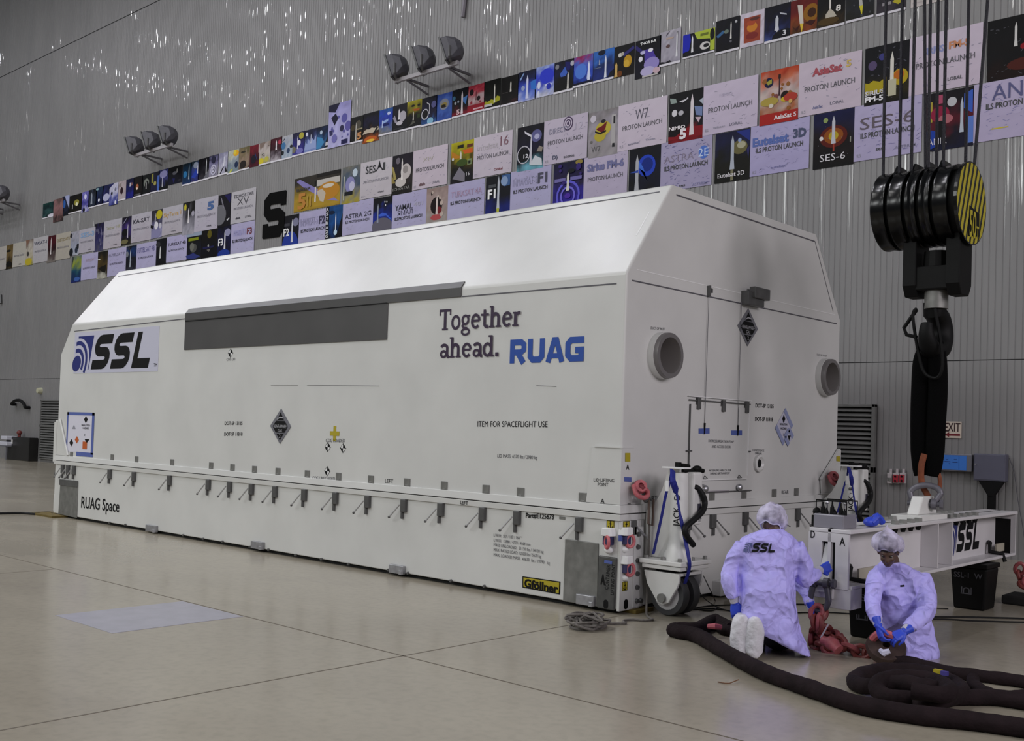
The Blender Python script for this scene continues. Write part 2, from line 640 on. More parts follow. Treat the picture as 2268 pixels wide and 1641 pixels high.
# far end slanted groove (seen on the left silhouette)
# grey cover plate over the chamfer edge
CG = mat('dark_grey_cover_paint', '#4b4a4a', 0.38, var=0.08, vscale=2)
xa, xb = S(412, 700).x, S(1023, 640).x
zb = S(411, 775).z
ztop = on_ch(430, 684)
k = (ztop - Vector((ztop.x, 0, z1_))).length
cdir = Vector((0, 0.5817, 0.8134))
zg = S(900, 668).z
mb = MB()
P0 = [Vector((xa, -0.016, zg)), Vector((xa, -0.016, z1_ + 0.004)), Vector((xa, 0, z1_)) + cdir * k + NS * 0.012, Vector((xa, 0, z1_)) + cdir * k, Vector((xa, 0, z1_)), Vector((xa, 0, zg))]
mb.prism(P0, (xb - xa, 0, 0))
mb.build('cover_strip', CG, ct, bevel=0.003, label='dark grey angled cover strip along the lid edge')
x2 = S(859, 720).x
MB().box(((xa + x2) / 2, -0.006, (zb + zg) / 2), (x2 - xa, 0.012, zg - zb)).build('cover_panel', CG, ct, bevel=0.003, label='large dark grey rectangular panel')
groove(S, (413, 712), (860, 671), 0.010, (0, -1, 0), 'cover_seam', BLACK, 0.02)

# ---------------------------------------------------------------- writing on the long side
NAVY = mat('navy_logo_ink', '#20296e', 0.4)
PURPLE = mat('dark_purple_ink', '#2a1334', 0.45)
RBLUE = mat('bright_blue_ink', '#1d479c', 0.4)
OFFS = (0, -0.004, 0)
def quadmap(a, b, c, d):
    """unit square -> quad a (0,0) b (1,0) c (1,1) d (0,1)"""
    a, b, c, d = [Vector(p) for p in (a, b, c, d)]
    return lambda u, v: a * (1 - u) * (1 - v) + b * u * (1 - v) + c * u * v + d * (1 - u) * v
SGL = [(1.0, .865), (.36, .865)] + arc(.36, .685, .22, .18, 90, 270, 8) + [(.64, .505)] + arc(.64, .32, .22, .185, 90, -90, 8) + [(0, .135)]
def logo_ssl(q, sh=0.22):
    """returns (letters MB, emblem navy MB, emblem light MB) drawn through the mapping q over 0..1 x 0..1"""
    A, B_, C_ = MB(), MB(), MB()
    def pl(mb, quads, x0, w, sheer=sh):
        for qd in quads:
            mb.poly([q(x0 + p.x * w + sheer * p.y * 0.33, p.y) for p in qd])
    pl(A, strip(SGL, .27), .235, .215)
    pl(A, strip(SGL, .27), .485, .215)
    pl(A, strip([(.14, 1.0), (.14, .135), (1.0, .135)], .27), .745, .20)
    # emblem
    e = lambda x, y: q(x * .215 + .05 * y, y)
    for r_, w_, a1 in ((.40, .12, 112), (.62, .12, 106)):
        for qd in strip(arc(.12, .18, r_ * 1.0, r_ * 1.0, -26, a1, 16), w_):
            B_.poly([e(p.x, p.y) for p in qd])
    pts = arc(.12, .18, .80, .76, 96, -14, 14)
    B_.poly([e(*p) for p in [(.02, 1.0), (1.0, 1.0), (.95, 0.0)] + pts[::-1]])
    B_.poly([e(*p) for p in arc(.14, .19, .27, .24, 0, 350, 22)])
    return A, B_, C_
# lavender-white sticker with the logo
ta, tb, tc_, td = S(165, 827), S(350.6, 822), S(353, 723.6), S(165, 735.5)
zlo, zhi = (ta.z + tb.z) / 2, (tc_.z + td.z) / 2
xl, xr = (ta.x + td.x) / 2, (tb.x + tc_.x) / 2
MB().box(((xl + xr) / 2, -0.002, (zlo + zhi) / 2), (xr - xl, 0.004, zhi - zlo)).build('logo_sticker', mat('lavender_sticker', (0.53, 0.53, 0.64), 0.3), ct, label='pale lavender sticker behind the black logo')
q = quadmap((lerp(xl, xr, .0), -0.006, lerp(zlo, zhi, .085)), (lerp(xl, xr, .945), -0.006, lerp(zlo, zhi, .085)), (lerp(xl, xr, .945), -0.006, lerp(zlo, zhi, .90)), (lerp(xl, xr, 0), -0.006, lerp(zlo, zhi, .90)))
A, B_, C_ = logo_ssl(q)
A.build('logo_letters', BLACK, ct)
B_.build('logo_emblem', NAVY, ct)
txt(ct, 'TM', S, (341, 812), (348.5, 812), 8, INK, off=(0, -0.006, 0))
def slab(glyphs, s, p0, p1, xh, mb):
    x = 0
    out = []
    for ch in s:
        g, adv = glyphs[ch]
        for pth, w in g:
            for qd in strip(pth, w):
                out.append([(x + p.x, p.y, len(out)) for p in qd])
        x += adv
    tot = max(p[0] for q_ in out for p in q_)
    p0, p1 = Vector(p0), Vector(p1)
    for q_ in out:
        mb.poly([p0 + (p1 - p0) * (a / tot) + Vector((0, 0, 1)) * (b * xh) + Vector((0, -0.00006 * l_, 0)) for a, b, l_ in q_])
SG = {
 'T': ([([(0, 1.36), (1.1, 1.36)], .18), ([(.55, 1.4), (.55, 0)], .25), ([(.27, .06), (.83, .06)], .12), ([(.06, 1.4), (.06, 1.02)], .12), ([(1.04, 1.4), (1.04, 1.02)], .12)], 1.12),
 'o': ([(arc(.45, .49, .33, .42, 0, 360, 24), .19)], .94),
 'g': ([(arc(.40, .62, .27, .29, 0, 360, 20), .17), ([(.58, .86), (.82, .90)], .14), ([(.22, .36), (.13, .22), (.26, .10), (.6, .06)], .14), (arc(.44, -.18, .34, .20, 0, 360, 20), .15)], .90),
 'e': ([([(.14, .52), (.78, .52)], .15)] + [(arc(.46, .49, .33, .42, 5, 318, 22), .19)], .92),
 't': ([([(.34, 1.22), (.34, .28)] + arc(.56, .28, .22, .2, 180, 300, 6), .22), ([(.02, .88), (.72, .88)], .15)], .76),
 'h': ([([(.24, 1.42), (.24, 0)], .23), (arc(.54, .62, .27, .28, 175, 0, 10) + [(.81, 0)], .22), ([(.0, .06), (.48, .06)], .12), ([(.58, .06), (1.04, .06)], .12), ([(.02, 1.37), (.3, 1.37)], .12)], 1.10),
 'r': ([([(.24, .92), (.24, 0)], .23), (arc(.58, .56, .34, .30, 170, 75, 8), .20), ([(.0, .06), (.52, .06)], .12), ([(.02, .87), (.3, .87)], .12)], .76),
 'a': ([(arc(.44, .68, .28, .22, 160, 0, 10) + [(.72, .2), (.80, .07), (.90, .07)], .21), (arc(.40, .27, .24, .20, 0, 360, 18), .17)], .92),
 'd': ([(arc(.42, .47, .31, .40, 0, 360, 22), .19), ([(.74, 1.42), (.74, 0)], .22), ([(.74, .06), (.98, .06)], .12), ([(.5, 1.37), (.8, 1.37)], .12)], 1.04),
 '.': ([([(.06, .13), (.32, .13)], .26)], .4),
}
mb = MB()
a, b = S(973, 732), S(1154, 720)
slab(SG, 'Together', a + Vector(OFFS), Vector((b.x, a.y, a.z)) + Vector(OFFS), (S(973, 686).z - a.z) / 1.45, mb)
mb.build('slogan', PURPLE, ct)
mb = MB()
a, b = S(973, 793), S(1105, 788)
slab(SG, 'ahead.', a + Vector(OFFS), Vector((b.x, a.y, a.z)) + Vector(OFFS), (S(1051, 743).z - S(1051, 790).z) / 1.45, mb)
mb.build('slogan', PURPLE, ct)
RG = {
 'R': ([([(.13, 0), (.13, .88), (.62, .88), (.76, .78), (.76, .56), (.62, .46), (.24, .46)], .25), ([(.46, .42), (.76, 0)], .27)], .98),
 'U': ([([(.13, 1), (.13, .27), (.27, .13), (.62, .13), (.76, .27), (.76, 1)], .26)], .96),
 'A': ([([(.12, 0), (.42, .9), (.54, .9), (.84, 0)], .25), ([(.24, .26), (.72, .26)], .2)], 1.0),
 'G': ([([(.92, .87), (.28, .87), (.13, .72), (.13, .28), (.28, .13), (.80, .13), (.80, .46), (.50, .46)], .26)], .96),
}
mb = MB()
a, b = S(1129, 805), S(1293, 799)
slab(RG, 'RUAG', a + Vector(OFFS), Vector((b.x, a.y, (a.z + b.z) / 2)) + Vector(OFFS), S(1129, 753).z - a.z, mb)
mb.build('maker_name', RBLUE, ct)
def st(s, p0, p1, h, m=INK, bold=0.0, name='lettering', off=OFFS):
    txt(ct, s, S, p0, p1, h, m, bold, off=off, name=name)
st('COG LID', (502, 799), (521, 798), 6, GREYINK)
st('DOT-SP 13135', (498, 941), (537, 941), 8, INK, 0.01)
st('DOT-SP 11818', (497, 965), (537, 965), 8, INK, 0.01)
st('COG LOADED', (722, 979), (764, 979.5), 8, GREYINK)
st('COG UNLOADED', (692, 1062), (742, 1064), 8, GREYINK)
st('ITEM FOR SPACEFLIGHT USE', (1058, 945), (1213, 946), 13, INK)
st('LID MASS: 6570 lbs / 2980 kg', (1102, 1013), (1190, 1017), 8, GREYINK)
st('LEFT', (853, 1069), (871, 1070), 9, INK)
st('LEFT', (1024, 1116), (1041, 1118), 8, INK, 0.012, off=(0, -0.034, 0))
st('LID LIFTING', (1317, 1066), (1362, 1068), 8, INK, off=(0, -.0165, 0))
st('POINT', (1326, 1076.5), (1349, 1077), 8, INK, off=(0, -.0165, 0))
st('A', (1332, 1114.5), (1341, 1115), 11, INK, off=(0, -.0165, 0))
OB = (0, -0.012, 0)
st('RUAG Space', (181, 1124), (265, 1134), 26, INK, 0.008, off=OB, name='lettering')
st('Part#E125673', (1166, 1146), (1228, 1150), 11, INK, 0.018, off=OB)
for i, (s_, x1, y0, y1) in enumerate((('L/W/H:  507 / 187 / 164 "', 1156, 1188, 1195), ('L/W/H:  12880 / 4759 / 4164 mm', 1176, 1199, 1209), ('MASS UNLOADED:  31130 lbs / 14120 kg', 1205, 1209, 1225), ('MAX. RATED LOAD: 12500 lbs / 5670 kg', 1200, 1220, 1235), ('MAX. LOADED MASS:  43630  lbs / 19790   kg', 1219, 1231, 1250))):
    st(s_, (1095, y0), (x1, y1), 7, GREYINK, off=OB)
# maker's yellow plate
def plate_s(pts, m, name, th=0.006, y0=0.0, label=None, bev=0.0):
    P = [S(*p) for p in pts]
    P = [Vector((p.x, -y0, p.z)) for p in P]
    return MB().prism(P, (0, -th, 0)).build(name, m, ct, bevel=bev, label=label)
plate_s([(1158.5, 1276), (1242.5, 1288), (1241.5, 1316.5), (1158.5, 1301)], BLACK, 'maker_plate', 0.004, 0.006)
plate_s([(1161, 1278.5), (1240, 1290), (1239, 1313.5), (1161, 1299)], YEL, 'maker_plate_face', 0.004, 0.008, label='yellow maker plate with black bold name')
st('Gföllner', (1163, 1299), (1238, 1313), 18, BLACK, 0.045, off=(0, -0.014, 0))
# centre of gravity marks
def target(pl, px, py, rx, nrm, par=None):
    c = pl(px, py)
    r_ = (pl(px + rx, py) - pl(px - rx, py)).length / 2
    n = Vector(nrm)
    ux = n.cross(Vector((0, 0, 1))).normalized() * -1
    uz = Vector((0, 0, 1))
    a_, b_ = MB(), MB()
    b_.poly([c + n * .002 + ux * (r_ * math.cos(R(t))) + uz * (r_ * math.sin(R(t))) for t in range(0, 360, 15)])
    for s0 in (0, 180):
        a_.poly([c + n * .004] + [c + n * .004 + ux * (r_ * math.cos(R(t))) + uz * (r_ * math.sin(R(t))) for t in range(s0, s0 + 91, 15)])
    for s0 in range(0, 360, 20):
        t0, t1 = s0, s0 + 20
        a_.poly([c + n * .003 + ux * (k_ * math.cos(R(t))) + uz * (k_ * math.sin(R(t))) for t, k_ in ((t0, r_), (t1, r_), (t1, r_ * 1.12), (t0, r_ * 1.12))])
    for s0 in (0, 90, 180, 270):
        d_ = ux * math.cos(R(s0)) + uz * math.sin(R(s0))
        e_ = n.cross(d_)
        a_.poly([c + n * .003 + d_ * r_ + e_ * .006, c + n * .003 + d_ * r_ * 1.45 + e_ * .006, c + n * .003 + d_ * r_ * 1.45 - e_ * .006, c + n * .003 + d_ * r_ - e_ * .006])
    p = b_.build('centre_of_gravity_mark', mat('white_vinyl', (0.75, 0.75, 0.75), 0.4), ct)
    a_.build('black_quadrants', BLACK, p)
for p in ((511, 782), (726, 990), (760, 992.5), (725, 1043.5)):
    target(S, p[0], p[1], 4.6 if p[0] > 600 else 4.0, (0, -1, 0))
mb = MB()
cc = S(741.5, 960)
mb.box(cc + Vector((0, -.002, 0)), (.055, .004, .19)).box(cc + Vector((0, -.0025, 0)), (.19, .005, .055))
mb.build('yellow_cross_mark', YEL, ct)
# hazard diamonds
def diamond(pl, cx, cy, hw, hh, nrm, par):
    n = Vector(nrm)
    a, b, t, bo = pl(cx - hw, cy), pl(cx + hw, cy), pl(cx, cy - hh), pl(cx, cy + hh)
    c = (t + bo) / 2
    ux, uz = (b - a) / 2, Vector((0, 0, (t.z - bo.z) / 2))
    ux.z = 0
    mb = MB().prism([c + ux * x_ + uz * y_ for x_, y_ in ((1, 0), (0, 1), (-1, 0), (0, -1))], n * .008)
    p = mb.build('hazard_placard', mat('placard_grey', '#6f6f76', 0.4), par, label='grey and black diamond hazard placard')
    k_ = MB()
    o = n * .011
    f = lambda x_, y_: c + o + ux * x_ + uz * y_
    k_.poly([f(0, .80), f(-.34, .34), f(.34, .34)])
    k_.poly([f(-.42, .30), f(.42, .30), f(.72, 0), f(-.72, 0)])
    k_.poly([f(-.72, -.03), f(.72, -.03), f(.42, -.36), f(-.42, -.36)])
    k_.poly([f(-.36, -.42), f(.36, -.42), f(0, -.80)])
    q_ = k_.build('placard_face', BLACK, p)
    l_ = MB()
    o = n * .013
    put_text(l_, 'NON-FLAMMABLE', f(-.60, -.10), f(.60, -.10), uz * .2)
    put_text(l_, 'GAS', f(-.2, -.33), f(.2, -.33), uz * .17)
    put_text(l_, '2', f(-.07, -.66), f(.07, -.66), uz * .2)
    l_.poly([f(-.3, .36), f(-.05, .48), f(.3, .44), f(.3, .50), f(-.05, .55), f(-.3, .42)])
    l_.build('placard_lettering', mat('placard_white', '#a9a9ae', 0.5), p)
diamond(S, 622, 944, 23, 39, (0, -1, 0), ct)
# taped paper with small hazard signs
p4 = [S(149, 916), S(210, 914), S(206, 1007), S(146, 1003)]
xm0, xm1, zm0, zm1 = p4[3].x, p4[1].x, p4[2].z, p4[1].z
qm = quadmap((xm0, -.001, zm0), (xm1, -.001, zm0), (xm1, -.001, zm1), (xm0, -.001, zm1))
def qrect(mb, qf, u0, v0, u1, v1, d=0.0, nrm=Vector((0, -1, 0))):
    mb.poly([qf(u, v) + nrm * d for u, v in ((u0, v0), (u1, v0), (u1, v1), (u0, v1))])
mb = MB()
qrect(mb, qm, 0.02, .03, .96, .97, .002)
pap = mb.build('taped_paper', mat('white_paper', (0.62, 0.61, 0.70), 0.5), ct, label='white paper with small hazard signs edged in blue tape')
mb = MB()
for r_ in ((0, .93, 1, 1), (.92, 0, 1, 1), (.0, .0, .05, 1), (.4, -.06, 1, .04)):
    qrect(mb, qm, *r_, .004)
mb.build('tape_edging', BLUETAPE, pap)
for cx, cy, k_ in ((.70, .83, .07), (.2, .25, .075)):
    MB().poly([qm(cx + x_ * k_, cy + y_ * k_ * 1.2) + Vector((0, -.005, 0)) for x_, y_ in ((1, 0), (0, 1), (-1, 0), (0, -1))]).build('hazard_sign', BLACK, pap)
mb = MB()
mb.poly([qm(.68, .36) + Vector((0, -.005, 0)), qm(.86, .36) + Vector((0, -.005, 0)), qm(.77, .27) + Vector((0, -.005, 0))])
for i, (s_, u0, u1, v) in enumerate((('INHALATION', .55, .85, .67), ('HAZARD', .6, .82, .6), ('2', .66, .7, .44))):
    put_text(mb, s_, qm(u0, v) + Vector((0, -.005, 0)), qm(u1, v) + Vector((0, -.005, 0)), Vector((0, 0, (zm1 - zm0) * .05)), .01)
    mb.build('hazard_sign', BLACK, pap)
    mb = MB()
mb = MB()
mb.poly([qm(.40 + x_ * .075, .33 + y_ * .09) + Vector((0, -.005, 0)) for x_, y_ in ((1, 0), (0, 1), (-1, 0), (0, -1))])
mb.build('orange_sign', mat('orange_print', '#b5561e', 0.5), pap)
mb = MB()
qrect(mb, qm, .62, .12, .78, .30, .005)
mb.build('orange_sign', mat('orange_print', '#b5561e', 0.5), pap)
mb = MB()
mb.poly([qm(.27 + x_ * .07, .64 + y_ * .05) + Vector((0, -.005, 0)) for x_, y_ in ((1, -1), (0, 1), (-1, -1))])
mb.build('grey_triangle_sign', mat('grey_print', '#8d8d98', 0.5), pap)

# ---------------------------------------------------------------- latches along the flange
LX = [-10.47, -9.66, -8.56, -7.46, -6.9, -6.35, -5.79, -5.13, -4.47, -3.83, -3.16, -2.52, -1.85, -1.33, -0.47]
def catch(name='catch_plate'):
    mb = MB().box((0, -.005, 1.107), (.105, .010, .105))
    mb.box((0, -.010, 1.072), (.05, .012, .025))
    return mb.build(name, GPLATE, ct, bevel=0.004)
k0 = catch()
def latch():
    mb = MB().box((0.01, -.025, .838), (.085, .05, .15))
    mb.box((-.018, -.022, .74), (.026, .04, .12))
    o = mb.build('latch', DSTEEL, ct, bevel=0.008)
    l = MB().tube([(-.035, -.055, .845), (-.17, -.085, .70)], .009, 7)
    l.build('latch_lever', STEEL, o)
    MB().ell((-.178, -.087, .692), (.016, .016, .016)).build('lever_knob', DSTEEL, o)
    return o
l0 = latch()
for i, xx in enumerate(LX):
    if i == 0:
        k0.location.x = xx
        l0.location.x = xx - .03
    else:
        dup(k0, (xx, 0, 0))
        dup(l0, (xx - .03, 0, 0))
for xx in (-12.22, -12.02, -11.80):
    dup(l0, (xx, 0, 0))
dup(k0, (-11.95, 0, -.02))
# the same on the end face
for xy in ((1576, 1100), (1647, 1096), (1714, 1094), (1763, 1090), (1391, 1115)):
    yy = E_(*xy).y
    dup(k0, (0, yy, 0), rotz=PI / 2)
def latch_end():
    mb = MB().box((.025, 0, .838), (.05, .085, .15))
    mb.box((.022, 0.015, .74), (.04, .026, .12))
    o = mb.build('latch', DSTEEL, ct, bevel=0.008)
    MB().tube([(.055, .035, .845), (.085, .22, .70)], .009, 7).build('latch_lever', STEEL, o)
    MB().ell((.087, .228, .692), (.016, .016, .016)).build('lever_knob', DSTEEL, o)
    return o
e0 = latch_end()
for i, xy in enumerate(((1575, 1145), (1647, 1138), (1763, 1135), (1520, 1152), (1397, 1162))):
    yy = E_(*xy).y
    if i == 0:
        e0.location.y = yy
    else:
        dup(e0, (0, yy, 0))

# ---------------------------------------------------------------- base details, long side
plate_s([(136, 1062), (174.5, 1066), (172, 1147), (131, 1138)], GPLATE, 'pocket_plate', 0.012, 0.006, 'dark grey steel plate at the far end of the base', 0.004)
plate_s([(135, 1061), (174.5, 1065), (174, 1079), (135, 1074)], DSTEEL, 'pocket_hinge', 0.02, 0.012, None, 0.003)
plate_s([(1254, 1193), (1327.5, 1203), (1325, 1343), (1249, 1331)], GPLATE, 'pocket_plate', 0.012, 0.006, 'grey steel plate covering the near lifting pocket', 0.006)
plate_s([(1330, 1229), (1369, 1235), (1364, 1352), (1326, 1345)], mat('corner_casting_grey', '#4d4d4c', 0.5, 0.3, var=0.2, vscale=10), 'corner_casting', 0.03, 0.004, 'grey corner casting with stencilled letters', 0.012)
st('A', (1335, 1292), (1345, 1294), 22, BLACK, 0.05, off=(0, -.038, 0))
P = lambda x, y: S(x, y)
def vtext(s, p0, p1, p2, m, off, h=None):
    txt(ct, s, S, p0, p1, 0, m, 0.0, off=off, upv=p2)
vtext('CONTAINER', (1352, 1305), (1357, 1251), (1344, 1304), INK, (0, -.038, 0))
vtext('LIFTING POINT', (1364, 1317), (1367, 1249), (1357, 1316), INK, (0, -.038, 0))
plate_s([(1344, 1239), (1361, 1242), (1360, 1249), (1343, 1246)], BLUETAPE, 'blue_tape', 0.002, 0.035)
plate_s([(1240, 1143.5), (1253, 1145), (1253, 1151), (1240, 1149.5)], GPLATE, 'rating_plate', 0.004, 0.006)
# oval hand holes of the casting
def ovalhole(pl, px, py, hw, hh, nrm, off):
    a_, b_ = pl(px - hw, py), pl(px + hw, py)
    r_ = (b_ - a_).length / 2
    h_ = (pl(px, py - hh).z - pl(px, py + hh).z) / 2
    cpt = pl(px, py)
    n = Vector(nrm)
    ux = (b_ - a_).normalized()
    ux.z = 0
    pts = [cpt + n * off + ux * (r_ * math.cos(R(t))) + Vector((0, 0, (h_ - r_) * (1 if 0 < t < 180 else -1) + r_ * math.sin(R(t)))) for t in range(5, 365, 15)]
    MB().prism(pts, n * .003).build('hand_hole', BLACK, ct)
ovalhole(S, 1346.5, 1337, 5, 10, (0, -1, 0), .034)
for (cx, cy, w) in ((340, 1170, .30), (575, 1207, .27), (884, 1260, .25), (1302, 1328, .23)):
    p = S(cx, cy)
    mb = MB().box((p.x, -.03, p.z), (w, .05, .10)).box((p.x + w * .35, -.035, p.z - .03), (w * .2, .06, .05))
    mb.build('foot_bracket', mat('galvanised_steel', (0.34, 0.34, 0.36), 0.4, 0.6, var=0.2, vscale=14), ct, bevel=0.006)
bolt0 = None
for (cx, cy) in ((245, 1157), (280, 1162), (408, 1185), (452, 1193), (495, 1199), (657, 1229), (714, 1238), (774, 1249), (1001, 1286), (1075, 1298), (556, 1211), (597, 1217), (863, 1262), (906, 1269)):
    p = S(cx, cy)
    if bolt0 is None:
        bolt0 = MB().cyl((0, -.008, 0), (0, -.03, 0), .018, .016, 8).build('skirt_bolt', DSTEEL, ct)
        bolt0.location = (p.x, 0, p.z)
    else:
        dup(bolt0, (p.x, 0, p.z))
# lid lifting lugs at the near and far corners
mb = MB()
for sx in (0.0,):
    mb.prism([(0.0112, -.0125, zs_ + .09), (-.42, -.0125, zs_ + .09), (-.36, -.0125, 1.63), (0.0112, -.0125, 1.63)], (0, .0135, 0))
    mb.prism([(0.012, -.012, zs_ + .09), (0.012, .34, zs_ + .09), (0.012, .22, 1.63), (0.012, -.012, 1.63)], (-.014, 0, 0))
    mb.box((-.15, -.012, 1.632), (.36, .02, .014)).box((.008, .09, 1.632), (.02, .2, .014))
mb.build('lid_lifting_lug', WPAINT, ct)
yb = W_
mb = MB().prism([(.0, yb - .52, zs_ + .09), (.05, yb - .52, zs_ + .09), (.05, yb + .03, zs_ + .09), (0, yb + .03, zs_ + .09)], (0, 0, .01))
mb.prism([(.012, yb - .50, 1.28), (.012, yb - .04, 1.64), (.012, yb + .06, 1.64), (.012, yb + .06, zs_ + .08), (.012, yb - .46, zs_ + .08)], (.014, 0, 0))
mb.prism([(.012, yb - .52, 1.26), (.05, yb - .52, 1.26), (.05, yb - .02, 1.66), (.012, yb - .02, 1.66)], (0, .03, 0))
mb.build('lid_lifting_lug', WPAINT, ct, bevel=0.003)
mb = MB().prism([(-12.05, -.014, zs_ + .09), (-12.6, -.014, zs_ + .09), (-12.6, -.014, 1.68), (-12.42, -.014, 1.70)], (0, .02, 0))
mb.tube([(-12.42, -.02, 1.70), (-12.05, -.02, zs_ + .1)], .02, 6).box((-12.58, .0, 1.3), (.1, .05, .7))
mb.build('lid_lifting_lug', WPAINT, ct, bevel=0.003)

# ---------------------------------------------------------------- end face details
XO = Vector((.004, 0, 0))
def et(s, p0, p1, h, m=INK, bold=0.0, off=(.004, 0, 0)):
    txt(ct, s, E_, p0, p1, h, m, bold, off=off)
et('DOT-SP 13135', (1673, 902), (1713, 904), 9, INK, 0.012)
et('DOT-SP 11818', (1672, 932), (1711, 933), 9, INK, 0.012)
et('DUCT OF INLET', (1441, 729), (1472, 731.5), 6, GREYINK)
et('DUCT OF OUTLET', (1809, 787), (1831, 790), 4, GREYINK)
et('DEPRESSURISATION FLAP', (1567, 979), (1623, 981), 6, GREYINK, off=(.0145, 0, 0))
et('AND ACCESS DOOR', (1574, 991.5), (1616, 992.5), 6, GREYINK, off=(.0145, 0, 0))
et('NO SEALING HIRE OF OUR', (1568, 1044), (1617, 1043.5), 5, GREYINK, off=(.0145, 0, 0))
et('DURING AIR TRANSPORT', (1571, 1051), (1614, 1050), 5, GREYINK, off=(.0145, 0, 0))
et('CONDENSATE', (1666, 999), (1692, 1000), 5, GREYINK)
et('DRAIN', (1672, 1006), (1686, 1007), 5, GREYINK)
et('REAR', (1731, 1094), (1746, 1093), 8, GREYINK)
et('PART#E125673', (1429, 1110), (1500, 1104), 11, GREYINK, .012)
et('LID ONLY', (1381, 1055), (1404, 1056), 7, GREYINK)
et('A', (1384, 1040), (1391, 1040), 12, INK, .01, off=(.016, 0, 0))
def plate_e(pts, m, name, th=0.006, x0=0.0, label=None, bev=0.0, par=None):
    Pq = [E_(*p) for p in pts]
    Pq = [Vector((x0, p.y, p.z)) for p in Pq]
    return MB().prism(Pq, (th, 0, 0)).build(name, m, par or ct, bevel=bev, label=label)
plate_e([(1382, 1003), (1393, 1003), (1393, 1022), (1382, 1022)], YEL, 'lifting_sticker', .002, .016)
plate_e([(1380, 1056), (1396, 1057), (1396, 1067), (1380, 1066)], BLUETAPE, 'blue_tape', .002, .014)
plate_e([(1848, 1010), (1856, 1010), (1856, 1022), (1848, 1021)], YEL, 'lifting_sticker', .002, .028)
# padeye bracket and hooks
p = E_(1662, 660)
mb = MB().box((.05, p.y - .03, p.z - .02), (.1, .36, .16)).box((.09, p.y + .06, p.z + .05), (.08, .34, .13))
mb.build('lid_hinge_bracket', DSTEEL, ct, bevel=0.008, label='dark steel bracket above the diamond placard')
diamond(E_, 1655.5, 725, 22.5, 42, (1, 0, 0), ct)
p = E_(1567, 645)
MB().box((.02, p.y, p.z), (.04, .025, .12)).box((.02, p.y + .04, p.z + .01), (.03, .03, .05)).build('string_hook', DSTEEL, ct)
for a, b in (((1567, 652), (1557, 951)), ((1639, 668), (1631, 955))):
    pa, pb = E_(*a), E_(*b)
    MB().tube([pa + Vector((.02, 0, 0)), pb + Vector((.020, 0, 0))], .0035, 5).build('flap_string', GREYINK, ct)
    MB().cyl(pb + Vector((.022, 0, .07)), pb + Vector((.022, 0, -.05)), .012, .006, 6).build('string_weight', BLACK, ct)
plate_e([(1545, 949), (1569, 948), (1569, 960), (1545, 960)], BLUETAPE, 'blue_tape', .002, .0135)
plate_e([(1617, 953), (1641, 953), (1641, 964), (1617, 963)], BLUETAPE, 'blue_tape', .002, .0135)
# access door
d0, d1 = E_(1527, 905), E_(1656, 1071)
ya, yb_ = d0.y, E_(1655, 960).y
zt, zbm = E_(1560, 897).z, E_(1590, 1062).z
door = MB().box((.006, (ya + yb_) / 2, (zt + zbm) / 2), (.012, yb_ - ya, zt - zbm)).build('access_door', WPAINT, ct, bevel=0.004)
mb = MB()
mb.box((.014, ya - .004, (zt + zbm) / 2 + .05), (.012, .012, zt - zbm - .1)).box((.014, (ya + yb_) / 2, zt + .045), (.012, yb_ - ya + .06, .012))
mb.box((.014, (ya + yb_) / 2 + .05, zbm - .135), (.012, yb_ - ya + .1, .012))
mb.box((.014, ya - .004, zt - .5), (.014, .1, .014)).box((.014, yb_ + .03, zt - .5), (.014, .06, .014))
mb.build('door_seal', DSTEEL, door)
MB().box((.016, (ya + yb_) / 2, zt + .085), (.01, yb_ - ya + .1, .008)).box((.016, (ya + yb_) / 2, zbm + .0), (.01, yb_ - ya, .008)).box((.016, yb_, (zt + zbm) / 2), (.01, .008, (zt - zbm) * .9)).build('door_edge', WLINE, door)
for xy in ((1544, 893), (1599, 899), (1651, 902)):
    p = E_(*xy)
    MB().box((.022, p.y, p.z), (.03, .06, .13)).build('hinge', DSTEEL, door, bevel=.006)
for xy in ((1557, 1082), (1633, 1079)):
    p = E_(*xy)
    MB().ell(p + Vector((.03, 0, 0)), (.035, .045, .04)).build('door_knob', STEEL, door, smooth=True)
    MB().tube([p + Vector((.02, -.03, .11)), p + Vector((.035, .03, .11)), p + Vector((.02, 0, .14))], .006, 5, closed=True).build('door_ring', DSTEEL, door)
plate_e([(1563, 1087), (1614, 1085), (1614, 1091), (1563, 1093)], mat('pale_label_strip', '#a59fa5', .5), 'door_label', .003, .002)
# air ducts
DUCTIN = mat('duct_inside_grey', (0.34, 0.32, 0.31), .35, .3)
for c, r_ in DUCTS:
    p = MB().lathe([(r_ * 1.0, .001), (r_ * 1.0, .11), (r_ * .985, .125), (r_ * .79, .125), (r_ * .79, .001)], c, (1, 0, 0), 40, True).build('air_duct', mat('duct_flange_grey', (0.20, 0.19, 0.19), .4, .4), ct, smooth=True)
    MB().lathe([(r_ * .785, .124), (r_ * .775, -.02), (r_ * .775, -.42), (.001, -.42)], c, (1, 0, 0), 40, cap=False).build('duct_bore', DUCTIN, p, smooth=True)
    MB().lathe([(r_ * 1.03, .0), (r_ * 1.03, .075), (r_ * .99, .075), (r_ * .99, 0)], c, (1, 0, 0), 40, True).build('duct_collar', WPAINT, p, smooth=True)
c = E_(1678, 1026)
pp = MB().lathe([(.10, .001), (.10, .035), (.075, .045), (.05, .02), (.001, .012)], c, (1, 0, 0), 26).build('drain_port', WPAINT, ct, smooth=True)
MB().lathe([(.001, .022), (.05, .022), (.05, .012)], c, (1, 0, 0), 20).build('drain_hole', BLACK, pp)
